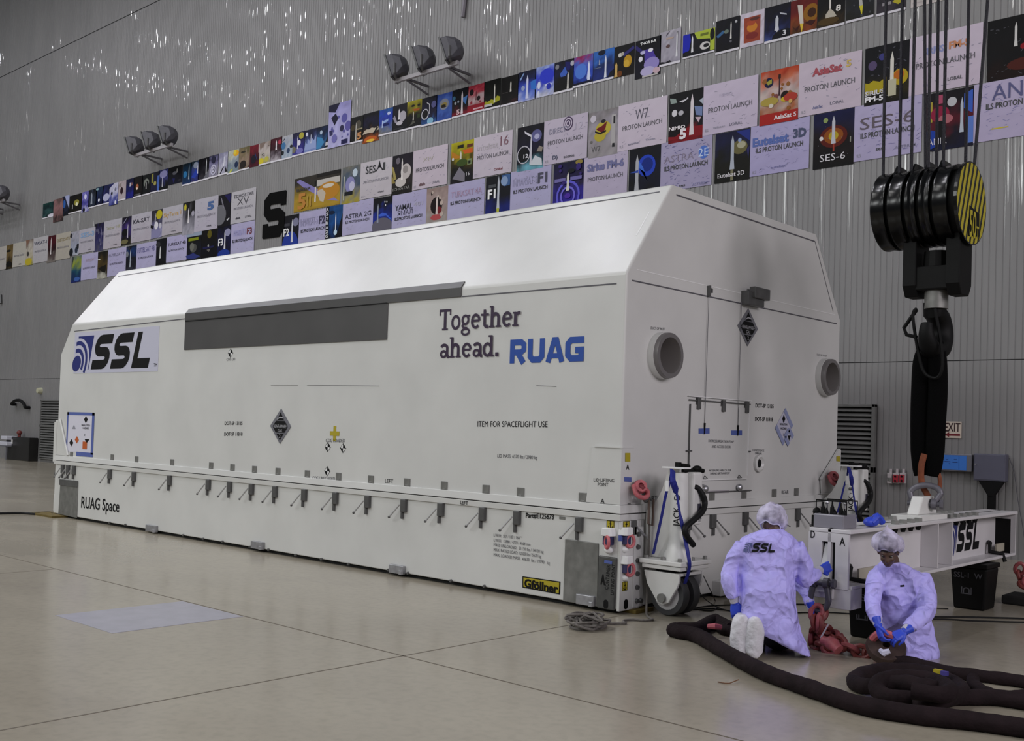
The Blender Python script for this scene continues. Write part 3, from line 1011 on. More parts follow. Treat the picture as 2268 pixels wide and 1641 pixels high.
# taped diamond sheets on the end
PAP2 = mat('pale_blue_paper', (0.5, 0.5, 0.62), .5)
for cx, cy, hw, hh in ((1736, 945, 18, 38), (1746, 968, 9, 17)):
    a, b, t, bo = E_(cx - hw, cy), E_(cx + hw, cy), E_(cx, cy - hh), E_(cx, cy + hh)
    c = (t + bo) / 2
    uy, uz = Vector((0, (b.y - a.y) / 2, 0)), Vector((0, 0, (t.z - bo.z) / 2))
    o_ = .004 if hw > 10 else .007
    sh = MB().poly([c + Vector((o_, 0, 0)) + uy * x_ + uz * y_ for x_, y_ in ((1, 0), (0, 1), (-1, 0), (0, -1))]).build('hazard_sheet', PAP2, ct)
    mb = MB()
    f = lambda x_, y_: c + Vector((o_ + .003, 0, 0)) + uy * x_ + uz * y_
    if hw > 10:
        mb.poly([f(-.08, .72), f(-.26, .45), f(-.08, .2), f(.1, .45)])
        put_text(mb, 'INHALATION', f(-.55, .08), f(.35, .08), uz * .13, .01)
        put_text(mb, 'HAZARD', f(-.45, -.16), f(.3, -.16), uz * .13, .01)
        put_text(mb, '2', f(-.12, -.52), f(-.02, -.52), uz * .14)
    else:
        mb.poly([f(-.3, .2), f(.4, .2), f(.05, -.5)])
    mb.build('sheet_print', INK, sh)
    mb = MB()
    for s1 in ((0, 1, 1, 0), (-1, 0, 0, -1), (-1, 0, -.0, 1)):
        if s1 == (-1, 0, -.0, 1) and hw > 10:
            continue
        p_, q_ = f(s1[0], s1[1]), f(s1[2], s1[3])
        d_ = (q_ - p_).normalized().cross(Vector((1, 0, 0))) * .03
        mb.poly([p_ + d_, q_ + d_, q_ - d_, p_ - d_])
    mb.build('sheet_tape', mat('pale_blue_tape', '#8a92b8', .6), sh)

# ---------------------------------------------------------------- near bottom corner: posts, anchors, tie-down rings
MB().box((.018, .155, .47), (.036, .33, .88)).build('corner_post', WPAINT, ct, bevel=.006)
plate_e([(1397, 1165), (1417, 1165), (1415, 1340), (1393, 1345)], WPAINT, 'end_post', .05, .0, None, .004)
for (cx, cy) in ((1404, 1182), (1403, 1210), (1402, 1240), (1401.5, 1269), (1401, 1299), (1400, 1329), (1409, 1328)):
    p = E_(cx, cy)
    MB().cyl(p + Vector((.045, 0, 0)), p + Vector((.075, 0, 0)), .026, .022, 8).build('post_bolt', DSTEEL, ct)
ovalhole(E_, 1379.5, 1337, 4.3, 11, (1, 0, 0), .037)
def anchor(pl, x0, y0, x1, y1, off, nrm):
    n = Vector(nrm)
    a, b = pl(x0, y1), pl(x1, y1)
    hh = pl(x0, y0).z - a.z
    ux = (b - a)
    ux.z = 0
    f = lambda u, v, o=0: a + n * (off + o) + ux * u + Vector((0, 0, hh * v))
    p = MB().prism([f(0, 0), f(1, 0), f(1, 1), f(0, 1)], n * .003).build('anchor_sticker', YEL, ct, label='yellow sticker with a black anchor')
    mb = MB()
    for path, w in (([(.5, .78), (.5, .12)], .10), ([(.3, .62), (.7, .62)], .08), (arc(.5, .42, .3, .3, 190, 350, 10), .09), (arc(.5, .85, .08, .07, 0, 360, 10), .05)):
        for qd in strip(path, w):
            mb.poly([f(q_.x, q_.y, .005) for q_ in qd])
    for r_ in ((0, 0, 1, .05), (0, .95, 1, 1), (0, 0, .05, 1), (.95, 0, 1, 1)):
        mb.poly([f(u, v, .005) for u, v in ((r_[0], r_[1]), (r_[2], r_[1]), (r_[2], r_[3]), (r_[0], r_[3]))])
    mb.build('anchor_mark', BLACK, p)
anchor(S, 1345, 1152, 1361.5, 1171, .008, (0, -1, 0))
anchor(E_, 1373, 1154, 1387, 1173, .037, (1, 0, 0))
anchor(E_, 1371, 1288, 1382, 1308, .037, (1, 0, 0))
def tie_ring(pl, cx, cy, nrm, s=1.0):
    """white lug block with a pink-red swivel ring below it"""
    n = Vector(nrm)
    c = pl(cx, cy)
    t = Vector((0, 0, 1)).cross(n)
    mb = MB()
    mb.loft([[c + n * d + t * (w * x_) + Vector((0, 0, z_ + .07)) for x_, z_ in ((-1, -.045), (1, -.045), (.8, .035), (-.8, .035))] for d, w in ((.0, .075), (.07, .07), (.10, .05))])
    p = mb.build('tie_down_ring', mat('white_lug_paint', (.72, .72, .72), .4), ct, bevel=.008, label='white lug with a pink red ring')
    k_ = MB()
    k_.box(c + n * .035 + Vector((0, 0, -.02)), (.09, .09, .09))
    k_.build('blue_lug_block', mat('dark_blue_block', '#33315a', .5), p, bevel=.01)  # dark blue block just below the white lug
    rr = [c + n * .085 + t * .02 + (t * math.cos(R(a_)) * .036 + n * math.cos(R(a_)) * .02 + Vector((0, 0, 1)) * math.sin(R(a_)) * .058) + Vector((0, 0, -.03)) for a_ in range(0, 360, 18)]
    MB().tube(rr, .017, 8, closed=True).build('pink_ring', PINK, p, smooth=True)
    MB().ell(c + n * .03 + Vector((0, 0, -.115)), (.045, .045, .035)).build('lug_foot', mat('white_lug_paint', (.72, .72, .72), .4), p, smooth=True)
tie_ring(S, 1353, 1192, (0, -1, 0))
tie_ring(E_, 1378, 1190, (1, 0, 0))
tie_ring(E_, 1378, 1253, (1, 0, 0))
plate_e([(1363, 1185), (1373, 1185), (1373, 1198), (1363, 1198)], BLUETAPE, 'blue_tape', .003, .037)
# far left corner fittings seen past the end
mb = MB().box((-12.62, .3, .60), (.12, .16, .12)).box((-12.66, .2, .47), (.3, .12, .05)).box((-12.64, .15, .22), (.12, .2, .3))
mb.build('corner_fitting', mat('white_lug_paint', (.72, .72, .72), .4), ct, bevel=.01)
MB().ell((-12.66, .1, .72), (.07, .07, .09)).build('corner_fitting', DSTEEL, ct, smooth=True)
for (x_, y_, w, d) in ((-12.55, -.05, .9, .35), (.02, .30, .20, .30)):
    MB().box((x_, y_, .018), (w, d, .036)).build('wooden_shim', mat('yellow_wood', '#62521f', .7, var=.2, vscale=8, stretch=(1, 6, 1)), ct, bevel=.004)
# cable box at the foot of the end face
p = E_(1590, 1305)
mb = MB().box((.06, p.y, .10), (.12, .26, .16))
mb.build('cable_box', WPAINT, ct, bevel=.008)
MB().box((.125, p.y - .0, .10), (.012, .13, .10)).build('cable_socket', BLACK, ct)
# ================================================================== prints on the back wall
RND = random.Random(11)
def pal(s):
    return [lin(c) for c in s.split(',')]
YP = YW - 0.012
def picture(mb, x0, x1, z0, z1, spec, seed, y=YP):
    """one printed picture: a colour field plus shapes. spec = 'palette | feature; feature' """
    rn = random.Random(seed)
    parts = spec.split('|')
    cols = pal(parts[0].strip())
    w, h = x1 - x0, z1 - z0
    nx, nz = 8, 11
    sheet_ = seed >= 150 and (seed % 100) >= 50
    if sheet_:
        ns_ = 0
    vs, cs = [], []
    ns = 1.6 + rn.random()
    for j in range(nz + 1):
        for i in range(nx + 1):
            u, v = i / nx, j / nz
            t = (1 - v) * (len(cols) - 1)
            t += mnoise.noise(Vector((u * ns * 2.2, v * ns * 2.8, seed * 7.3))) * (0.6 if sheet_ else 1.25) * (len(cols) > 1)
            t = max(0, min(len(cols) - 1.001, t))
            a, b = cols[int(t)], cols[int(t) + 1] if len(cols) > 1 else cols[0]
            f = t - int(t)
            k = 1 + (0.07 if sheet_ else 0.35) * mnoise.noise(Vector((u * 9, v * 11, seed * 3.1)))
            vs.append((x0 + u * w, y, z0 + v * h))
            cs.append(tuple(max(0, (a[q] * (1 - f) + b[q] * f) * k) for q in range(3)))
    b0 = len(mb.v)
    mb.v += [Vector(p) for p in vs]
    mb.c += cs
    for j in range(nz):
        for i in range(nx):
            q = b0 + j * (nx + 1) + i
            mb.f.append([q, q + 1, q + nx + 2, q + nx + 1])
            mb.mi.append(0)
    lay = [0]
    def P(u, v):
        return (x0 + u * w, y - 0.0015 - 0.0004 * lay[0], z0 + v * h)
    def poly(pts, c, thin=False):
        lay[0] += 0 if thin else 1
        mb.col = c
        mb.poly([P(max(0, min(1, u)), max(0, min(1, v))) for u, v in pts])
        mb.col = None
    asp = w / h
    for ft in (parts[1].split(';') if len(parts) > 1 else []):
        a = ft.split()
        if not a:
            continue
        k = a[0]
        g = lambda i: float(a[i])
        if k == 'w':                      # white strip along the bottom edge
            poly([(0, 0), (1, 0), (1, .065), (0, .065)], lin('#d6d3da'))
        elif k == 'r':                    # rocket x y0 y1 width colour
            x_, y0, y1, wd, c = g(1), g(2), g(3), g(4), lin(a[5])
            hh = y1 - y0
            poly([(x_ - wd * .75, y0), (x_ + wd * .75, y0), (x_ + wd * .5, y0 + hh * .3), (x_ + wd * .5, y1 - hh * .2), (x_, y1), (x_ - wd * .5, y1 - hh * .2), (x_ - wd * .5, y0 + hh * .3)], c)
        elif k == 'd':                    # disc x y r colour
            poly([(g(1) + g(3) * math.cos(R(t)), g(2) + g(3) * asp * math.sin(R(t))) for t in range(0, 360, 20)], lin(a[4]))
        elif k == 'e':                    # ellipse x y rx ry colour
            poly([(g(1) + g(3) * math.cos(R(t)), g(2) + g(4) * math.sin(R(t))) for t in range(0, 360, 20)], lin(a[5]))
        elif k == 'q':                    # rectangle u0 v0 u1 v1 colour
            poly([(g(1), g(2)), (g(3), g(2)), (g(3), g(4)), (g(1), g(4))], lin(a[5]))
        elif k == 'p':                    # polygon colour u v u v ...
            n_ = [float(t) for t in a[2:]]
            poly(list(zip(n_[::2], n_[1::2])), lin(a[1]))
        elif k == 'o':                    # ring x y r width colour
            for qd in strip([(g(1) + g(3) * math.cos(R(t)), (g(2) / asp) + g(3) * math.sin(R(t))) for t in range(0, 361, 20)], g(4)):
                poly([(p.x, p.y * asp) for p in qd], lin(a[5]))
        elif k == 's':                    # handwriting scribbles n colour
            for _ in range(int(a[1])):
                u, v = rn.uniform(.05, .95), rn.uniform(.05, .93)
                l_, t_ = rn.uniform(.02, .07), rn.uniform(-.5, .9)
                c = lin(a[2])
                dx, dy = l_ * math.cos(t_), l_ * math.sin(t_) * asp
                poly([(u, v), (u + dx, v + dy), (u + dx, v + dy + .008), (u, v + .014)], c, True)
        elif k == 'k':                    # blotches n size colour
            for _ in range(int(a[1])):
                u, v, r_ = rn.uniform(.08, .92), rn.uniform(.12, .92), float(a[2]) * rn.uniform(.5, 1.2)
                poly([(u + r_ * rn.uniform(.6, 1) * math.cos(R(t)), v + r_ * asp * rn.uniform(.6, 1) * math.sin(R(t))) for t in range(0, 360, 45)], lin(a[3]))
ORD = ['', 'first', 'second', 'third', 'fourth', 'fifth', 'sixth', 'seventh', 'eighth', 'ninth', 'tenth', 'eleventh', 'twelfth', 'thirteenth', 'fourteenth', 'fifteenth', 'sixteenth', 'seventeenth', 'eighteenth', 'nineteenth', 'twentieth']
ORD += ['twenty-' + ORD[i] for i in range(1, 10)] + ['thirtieth']
WB = lambda px, py: ony(px, py, YP)
# small posters of the top row: x0, y at the top left, x1, y at the bottom right, look, picture, extra lettering
TOP = [
 (95.5, 452, 120, 478.5, 'teal and black poster with a white foot', '#123a35,#0e1c22,#2b4a4a,#0b1116|e .75 .12 .3 .1 #c9c6d2;w'),
 (120, 443, 139, 488, 'faded pinkish brown poster hanging lower', '#5b4745,#8d6667,#6e5150,#2f2525|d .6 .15 .12 #4a3c3c'),
 (138, 436, 152.5, 475.5, 'black and white slanted poster', '#1a1c30,#20263c,#0c0d12|p #9aa0c4 .35 1 1 1 1 .3;e .3 .6 .2 .2 #2f5aa0'),
 (153, 435, 180.5, 467.5, 'dark poster with a yellow glow', '#0c0b08,#171408,#0c0b08|e .6 .55 .2 .16 #8a8436;e .62 .45 .09 .1 #d8d6b0;r .3 .25 .5 .05 #b8b8b8;w'),
 (181.5, 426.5, 196.5, 467, 'lavender and violet poster', '#4f4c9a,#7d78b8,#2d2a86,#a09fc4|d .5 .75 .16 #cfcdea;e .35 .1 .15 .1 #16161c'),
 (196.7, 421.7, 213, 457.5, 'dark grey poster with a pale tower', '#0d0f16,#30384a,#1a2030|r .4 .2 .85 .16 #8c93a0;w'),
 (213, 416, 227.6, 453.5, 'dark blue poster with a bright spark', '#1a3040,#16204a,#0d1028|e .45 .3 .12 .08 #e2e4f0;e .2 .9 .2 .06 #80a0a8;w'),
 (227.6, 412, 243.5, 449.5, 'navy poster with a white moon', '#101430,#22265a,#2a2c60|e .5 .35 .42 .2 #a9abc8;w'),
 (243.8, 408.5, 261, 451.5, 'white and blue poster hanging lower than its neighbours', '#b8b6c8,#b4b4ca,#5a5fa0,#1d2468|p #1c2058 0 1 .55 1 0 .8;d .7 .7 .1 #6b6a80;d .3 .55 .1 #1a1a22;d .75 .1 .1 #d5d5e0'),
 (261, 403.5, 278, 441.6, 'pale pink poster with a dark ellipse', '#a79a9e,#a4989c,#aaa0a6|e .5 .5 .17 .18 #2a1620;e .3 .8 .15 .1 #857a78;w'),
 (280, 398, 296, 436.5, 'navy poster with a tiny white rocket', '#0c0e1e,#12164e,#1a1e7a|r .5 .6 .8 .1 #c9c9d8;e .7 .7 .14 .08 #7a5a5a'),
 (297, 393, 315, 434, 'black poster with an orange spark', '#080808,#140e0a,#0a0a0a|e .4 .5 .16 .14 #a5603e;e .38 .42 .08 .06 #e6d8c8;q .1 .1 .8 .16 #55555a;w'),
 (315.3, 389, 333, 429.5, 'black poster with a pale arch', '#07090a,#0e1212,#07090c|e .5 .6 .3 .2 #777c74;e .55 .5 .2 .17 #0b0e0e;r .5 .3 .65 .06 #d0d0d0;w'),
 (334.6, 383.6, 352.2, 424, 'dark poster with yellow and blue stripes', '#10101c,#1c1c34,#121232|q .1 .5 .3 .95 #8d8a3a;q .75 .05 .98 .8 #4a6ab8;e .5 .45 .15 .1 #a09a50;w'),
 (352.6, 378, 371, 420.5, 'black poster with a lavender cloud', '#15183c,#3d3f7c,#07080b,#050507|e .5 .78 .42 .17 #8f8dbd;r .4 .2 .7 .05 #d8d8e4;w'),
 (373.6, 372.5, 403, 403, 'wide black poster with a small dish', '#060608,#0b0b12,#0b0c22|e .45 .62 .15 .1 #5c5c66;r .62 .62 .85 .03 #c6c6c6;p #23235c .3 .35 .5 .3 .4 .05;q .75 .12 .9 .2 #303036'),
 (405.4, 364, 423, 407.6, 'teal poster with a glowing disc', '#0b1a24,#0f2e48,#12304c,#162a5a|d .3 .5 .2 #2f78b0;r .72 .25 .9 .07 #aeb6bc;w'),
 (423.6, 359, 439.6, 403, 'blue poster with a white plume', '#1b2a34,#3d4c78,#232f80,#2d2a54|e .6 .8 .3 .15 #8b94a8;p #2740a8 .1 .3 .6 .6 .9 .4 .5 .2;r .85 .4 .8 .08 #d8d8e6;w'),
 (440, 353.6, 462, 396.5, 'black poster with a slim white rocket', '#0b0a0e,#14121a,#34323a|r .75 .15 .95 .06 #dddde0;p #66666e .4 0 1 .45 1 0;w'),
 (463.3, 346.5, 483, 391, 'grey poster with a white spiral', '#1b1a26,#6f6c90,#8d8a9a,#807c8e|o .5 .35 .25 .09 #b8b6cc;o .5 .35 .1 .08 #c8c6dc;d .5 .8 .2 #26263c;w'),
 (484, 341, 504, 384.6, 'pale poster with a black wedge', '#7d7c96,#a9a7bc,#b2b2b6|p #15161a .2 .08 .5 .35 .62 .35 .25 .02;p #15161a .7 .1 .95 .1 .78 .36;r .6 .4 .85 .06 #e6e6ee;w'),
 (505, 336, 527.6, 381.4, 'pale poster with yellow and orange sunburst', '#b4b49a,#a4aaae,#6d7c8a,#7c8a8a|e .75 .85 .25 .13 #d9a21c;e .65 .9 .12 .1 #d6c23a;e .8 .35 .16 .14 #1c2c4c;p #c9cc30 .15 .05 .3 .05 .5 .2 .35 .2;w'),
 (530, 329, 552, 373.5, 'olive brown poster', '#5d5638,#7a6a50,#8d7868,#3a2c20|e .4 .8 .22 .05 #2c2a1c;e .4 .25 .3 .18 #211814;q .62 .4 .7 .9 #8d8070;w'),
 (554, 324, 574.8, 366, 'deep red poster with a blue gem', '#6b0d1e,#5a0c1a,#2c0a18,#4a0c1c|p #1c3c7a .4 .35 .55 .6 .7 .35 .55 .2;q .86 .6 .97 .98 #c8b6b6;e .4 .35 .25 .2 #150d1c'),
 (576, 318, 598.4, 361.6, 'cream poster with yellow flowers', '#8a7b70,#b2a8a6,#b2aa9c,#9a9460|p #7a6a62 0 1 .6 1 .1 .7;k 5 .06 #3a342e;e .2 .18 .25 .14 #c9b92a;e .7 .22 .2 .12 #b5ad48;w'),
 (600, 309, 623.4, 355, 'wine red poster with a white rocket over a pale foot', '#3f0c18,#42101e,#241016,#6a6068,#a9a2a8|r .5 .5 .9 .09 #e6e2e6;e .8 .8 .15 .1 #a52c44;w'),
 (623.8, 303.6, 646.7, 349.7, 'white poster with blue splashes', '#a9a7ac,#9aa0ae,#8fa0b4,#a4adb8|p #1a2030 0 .75 .3 .85 .35 .95 .1 .8;e .2 .6 .2 .15 #3d6c9a;d .15 .3 .12 #16181e;d .65 .35 .14 #2c3c5c;e .9 .5 .12 .07 #25252c;w'),
 (649, 296.5, 673.8, 341.7, 'navy poster with a yellow balloon', '#1c1a34,#26245a,#22226c,#3d3a88|e .72 .83 .2 .14 #a9a03a;r .42 .3 .85 .06 #cfcde0;d .55 .55 .13 #d6d4e2;e .1 .3 .2 .14 #6d6a58;e .6 .2 .3 .12 #6f6db0;w'),
 (675, 290, 700, 335, 'pale blue poster with white city towers', '#13142c,#20244c,#5d6ea6,#7f8fc0|d .2 .82 .1 #c9c9dc;p #8d9cc8 .02 .15 .1 .5 .25 .4 .35 .6 .5 .45 .65 .6 .8 .5 .98 .7 .98 .15;r .55 .4 .8 .06 #b8bcd0;w'),
 (702, 283, 729.4, 328.2, 'dark poster with a light blue glow', '#0d1024,#16264a,#2c5c8a,#1c2c4a|p #3d7fb0 0 .1 .05 .6 .45 .5 .6 .3 .3 .08;p #090a10 .6 .05 1 .05 1 .7 .75 .4;d .35 .75 .1 #a9b8cc;r .8 .15 .3 .2 #b8b8c0;w'),
 (730, 234.8, 775.4, 318, 'tall lavender poster with dark polygons', '#8a86b8,#9c98c8,#a5a2cc,#a9a6cc|p #16142e 0 1 .5 1 .3 .8 0 .85;p #14122c .12 .7 .32 .78 .45 .65 .28 .5;d .72 .62 .13 #57549a;p #2c2a52 .05 .4 .2 .42 .22 .3 .08 .28;d .9 .42 .14 #5a5498;d .62 .4 .09 #2a2848;k 8 .06 #57539a;d .3 .2 .12 #6c68a8;q .62 .03 .9 .13 #1a1846'),
 (775.4, 262.5, 803.4, 312.5, 'black poster with a golden numeral', '#0e0e0c,#171712,#0c0c0a|d .65 .68 .2 #4a463c;d .25 .6 .15 #3f3620;r .48 .07 .8 .07 #b2aea6;q .5 .48 .95 .53 #8d8468;w', ('5', .58, .12, .34, .25, '#b5793a', .05)),
 (804.8, 253.8, 838.4, 310, 'black poster with an orange fireball foot', '#060608,#141230,#08080c,#3a2010,#9a4a14|p #b8ac9a 0 .3 .1 .42 .25 .46 .4 .44 .55 .48 .75 .44 .95 .48 1 .36 .6 .3 .3 .32;e .5 .1 .4 .1 #b5561c;p #111 .62 .25 .9 .5 .95 .42 .72 .22;e .5 .05 .25 .05 #d8b23a'),
 (840.5, 245, 869.2, 295, 'bright blue poster with a white satellite', '#24508c,#2038a4,#2a3c92,#5a6688,#6d6c6a|e .7 .8 .12 .06 #b8c2e0;p #8da6d8 .25 .45 .65 .5 .7 .6 .3 .55;e .5 .4 .25 .06 #15205c;r .25 .3 .6 .05 #b8c8e8;w'),
 (870.6, 235.6, 900.4, 288, 'black poster with a white dish', '#12101c,#14121a,#0e0e12|d .7 .55 .24 #a9a4ae;p #8f8a98 .02 .55 .15 .65 .35 .35 .2 .35;r .45 .45 .85 .08 #d8d4da;e .5 .32 .22 .08 #bdb8c0;q .1 .1 .8 .15 #2d2d32;w'),
 (902.4, 226.8, 932.8, 280, 'black poster with a yellow sky', '#a39c1c,#7d741c,#1a170c,#0b0b0b,#0d0d0d|e .4 .82 .12 .04 #14140c;e .8 .8 .1 .04 #14140c;p #a5551c .35 .7 .9 .68 .8 .6 .5 .62;r .45 .3 .62 .06 #c2beb4;p #55554c .2 .12 .45 .3 .6 .2;q .72 .35 .9 .48 #2c3c1c;w'),
 (935, 219, 966.8, 273.6, 'black poster with a white ring and antenna', '#0a0a12,#151430,#1c1a34,#2d5a9a|o .24 .42 .22 .05 #c8c8d2;d .24 .42 .19 #0c0c10;p #d2d0d8 .35 .82 .55 .74 .58 .4 .53 .4 .5 .72 .34 .8;e .8 .7 .16 .12 #5a5a8c;e .6 .15 .2 .12 #7fb0cc;w'),
 (967.5, 211.7, 1000, 265, 'blue poster with a golden emblem', '#2c4490,#4460ac,#3c5aa8,#2a4490|e .5 .62 .3 .2 #7f8494;e .5 .6 .2 .08 #96844a;e .45 .57 .16 .04 #1a160c;e .48 .52 .18 .025 #2c1c10;w'),
 (1003, 201, 1036, 254.4, 'black and red poster with a white rocket', '#0b0b10,#0c0e18,#0c0c12,#5c0c1c|p #4a76b4 .65 .65 .95 .7 .85 .4 .7 .5;d .1 .7 .1 #3d6a8a;d .2 .52 .07 #a9adb8;d .38 .55 .06 #8d94a6;q 0 .06 1 .18 #6a0e22;r .62 .1 .9 .1 #d6ccd2;w', ('5', .3, .1, .2, .17, '#d0a8b0', .06)),
 (1037, 192.5, 1072.4, 245, 'red and white poster with a dark moon', '#8a2030,#a53a48,#b5a0a4,#9a6a6c,#7a1420|d .22 .76 .13 #160c10;r .5 .45 .8 .04 #4a2228;k 6 .09 #8a2a34;d .65 .5 .1 #1c1012;q 0 .06 1 .3 #8a1626;q .35 .12 .9 .17 #c8a2a8;w'),
 (1073, 182, 1108, 237, 'black poster with a yellow skyline', '#080a08,#0b0d0a,#0c0e0c,#0a0a0a|p #9a9a24 .02 .2 .1 .32 .25 .28 .45 .34 .6 .3 .8 .42 .98 .36 .98 .25 .5 .16;r .64 .2 .85 .06 #cfccc2;q .02 .12 .5 .2 #b8b4b4;w'),
 (1111, 173.5, 1147, 228, 'plain black poster with a short white rocket', '#0a0809,#0c0a0a,#0d0b0b,#1c1010|r .56 .45 .82 .07 #cfcac4;q .08 .45 .4 .465 #4a4646;e .8 .14 .2 .06 #2c1418;w'),
 (1148, 162, 1186, 218.7, 'blue poster with a tall white rocket', '#0b1024,#101a48,#2c3ca6,#5d74c4,#b2b4cc|p #2e6ac0 .7 .6 1 .65 1 .3 .75 .35;p #7f9cd0 .1 .75 .3 .95 .34 .93 .16 .72;r .53 .08 .86 .11 #c9cce6;d .3 .45 .1 #8f9cc0'),
 (1186, 151, 1227, 208, 'white poster with a blue swirl', '#8d9cc8,#3c4cc0,#2a36b4,#8a96cc,#b8b8c8|e .6 .65 .35 .25 #2a38c0;e .7 .35 .18 .05 #c2c8e2;d .72 .3 .12 #2430a8;e .22 .4 .08 .12 #d0d4e8;e .2 .12 .06 .1 #d0d4e8'),
 (1228.4, 140, 1269.6, 199, 'black poster with a blue ship in the sky', '#0c0c16,#11143a,#0a0b12,#060607,#060607|p #3a5cb4 .3 .6 .55 .8 .68 .6 .6 .5 .35 .5;p #15145a .55 .95 .85 .9 .8 .65 .6 .7;d .92 .85 .1 #a9a9b4;d .15 .85 .1 #77777f;r .72 .08 .62 .07 #c9c6c0;w'),
 (1270.5, 129, 1312, 185, 'deep blue poster with a crimson top edge', '#8a1a4c,#4a5cb0,#2c48b4,#2440a0,#0e1450|e .4 .5 .3 .25 #4a74cc;p #b0bce0 .7 .2 .8 .75 .9 .25;r .8 .15 .78 .09 #d6daf0;q 0 .06 1 .14 #0a0c28;w'),
 (1315, 116.5, 1359, 173.6, 'light blue over navy poster with a white rocket', '#2f66b4,#2a58a8,#16244c,#1c2c70,#1a2868|e .4 .92 .18 .09 #0c1428;r .6 .1 .82 .08 #d2d6e2;r .3 .55 .72 .05 #9aa2b0;q .08 .45 .38 .47 #6a7488;p #0e1020 .7 .08 1 .08 1 .3 .85 .26;w'),
 (1361, 105.4, 1404, 162.5, 'black poster with a golden cloud', '#0c0a08,#100e14,#0d0a08,#140c06|e .68 .45 .2 .2 #b58a1c;e .62 .38 .14 .12 #c9a236;p #2c2a6a .4 .7 .95 .9 1 .8 .5 .62;d .3 .7 .09 #c9c6c0;d .42 .72 .08 #a9a49a;r .12 .02 .5 .12 #c2a05c;e .3 .1 .12 .1 #6a3a10'),
 (1408, 92.7, 1462.5, 163, 'large black poster with white ovals and a violet beam', '#08080e,#0a0a14,#0c0b1c,#0d0c16|p #4c3c9a .35 .72 .65 .72 .95 .25 .4 .2;e .65 .32 .3 .17 #8f84c0;e .5 .15 .28 .12 #b0a8cc;e .6 .68 .1 .05 #e0dee6;e .22 .5 .08 .07 #dcdae4;p #2a2464 .02 .9 .3 .72 .22 .66 .02 .78;e .3 .66 .1 .05 #b4b0d4;e .85 .12 .14 .08 #c2a6b0;q .3 .0 .9 .04 #b8b4b0', ('THOR II-R', .2, .86, .62, .07, '#e4e4e4', .03)),
 (1462.5, 73, 1506.5, 138, 'pale grey poster with a dark mast', '#a6a2ac,#9a96a2,#a29eaa,#8f8b98|q .8 .25 .86 .92 #17171c;r .82 .2 .95 .06 #d8d8dc;p #55505c .3 .9 .45 .98 .47 .96 .3 .84;e .4 .55 .1 .05 #5a4444;q .3 .75 .66 .8 #b09c90;p #1c1a22 0 .08 .1 .14 .3 .1 .5 .14 .6 .08 .3 .06;w'),
 (1513.5, 79, 1582.5, 114, 'wide blue, black and lime green poster', '#0d0e14,#14151c,#101118|p #a8b83c .35 1 1 1 1 .62 .9 .3 .85 .6 .45 .7;q .86 .1 1 .62 #a8b83c;p #1c24a8 0 .25 0 1 .22 1 .25 .7 .2 .3;r .3 .2 .9 .05 #dadade;e .7 .35 .16 .16 #c9c6c4;e .74 .35 .09 .08 #16161a;e .92 .75 .07 .25 #0e0e0e;q .55 .78 .8 .88 #66702c;w'),
 (1586.5, 48, 1637, 109, 'black poster with a floating white rocket and a blue streak', '#0a0a10,#0c0c18,#0c0c14,#0a0a0e|p #35608c .02 .55 .3 .68 .4 .62 .1 .48;e .45 .62 .1 .06 #66746a;r .64 .38 .9 .05 #d6d4d0;d .85 .85 .05 #b8b8bc;d .64 .3 .05 #66666c;w'),
 (1640.7, 33, 1691.5, 95, 'white framed poster with a fiery red picture', '#c2b9c6,#c6bcc9,#c4bbc8|q .16 .12 .84 .86 #93402c;e .5 .55 .22 .14 #c27a2a;e .45 .68 .18 .08 #a5482c;e .5 .3 .26 .1 #7a2a26;e .6 .78 .2 .05 #56302c'),
 (1695, 18.5, 1749.5, 84, 'navy poster with a white capsule and numeral three', '#0b0b14,#0d0e20,#161a40,#3a4a86|r .48 .3 .72 .12 #c2c4cc;p #c9cad4 .42 .38 .55 .38 .5 .2;p #b4b6be .58 .78 .85 .7 .86 .66 .6 .73;e .8 .1 .5 .2 #0b0b16;w', ('3', .72, .12, .14, .14, '#cfcfd4', .02)),
 (1752, 4, 1809, 68, 'crimson and gold poster with a white rocket', '#5a1818,#6a1c18,#7a3a1c,#4a2c10|e .78 .55 .3 .25 #8a5c18;d .8 .55 .16 #3a1c0c;p #c9c2b8 .26 .85 .45 .82 .5 .3 .36 .3;p #d6b438 .36 .32 .5 .3 .44 .04;p #3a1410 .05 .3 .2 .2 .35 .28 .25 .1;p #3a1410 .55 .3 .75 .35 .95 .3 .8 .18;w'),
 (1812, -10, 1870.5, 54, 'black poster with a white rocket and numeral eight', '#070709,#09090c,#17140e,#3a2a14|r .46 .35 1 .06 #d6d2cc;p #b5aea0 .3 .4 .46 .55 .62 .42 .7 .3 .5 .25 .3 .3;e .4 .2 .4 .1 #4a3818;w', ('8', .68, .42, .19, .17, '#d6d2cc', .03)),
 (1875, -26, 1934.8, 37, 'dark grey poster with a climbing rocket', '#1a1c1e,#222428,#1c1c18|p #b2b0ac .38 1 .5 1 .62 .35 .5 .35;p #c9bf30 .48 .4 .62 .4 .58 .1;k 6 .06 #44474a;w'),
 (1943, -42, 2005.5, 21, 'dark poster with a yellow corner behind the hoist ropes', '#1a1a1c,#26242a,#3a343c|p #b0a42c .55 .3 1 .6 1 .3 .75 .2;q .2 .25 .5 .33 #8d888c;w'),
 (2018.5, -60, 2091, 0, 'white poster at the top edge of the row, behind the hoist ropes', '#b2aaa8,#bdb5b2,#c2bab8|q .05 .1 .4 .12 #a9a0a0'),
]
PRINT = print_mat()
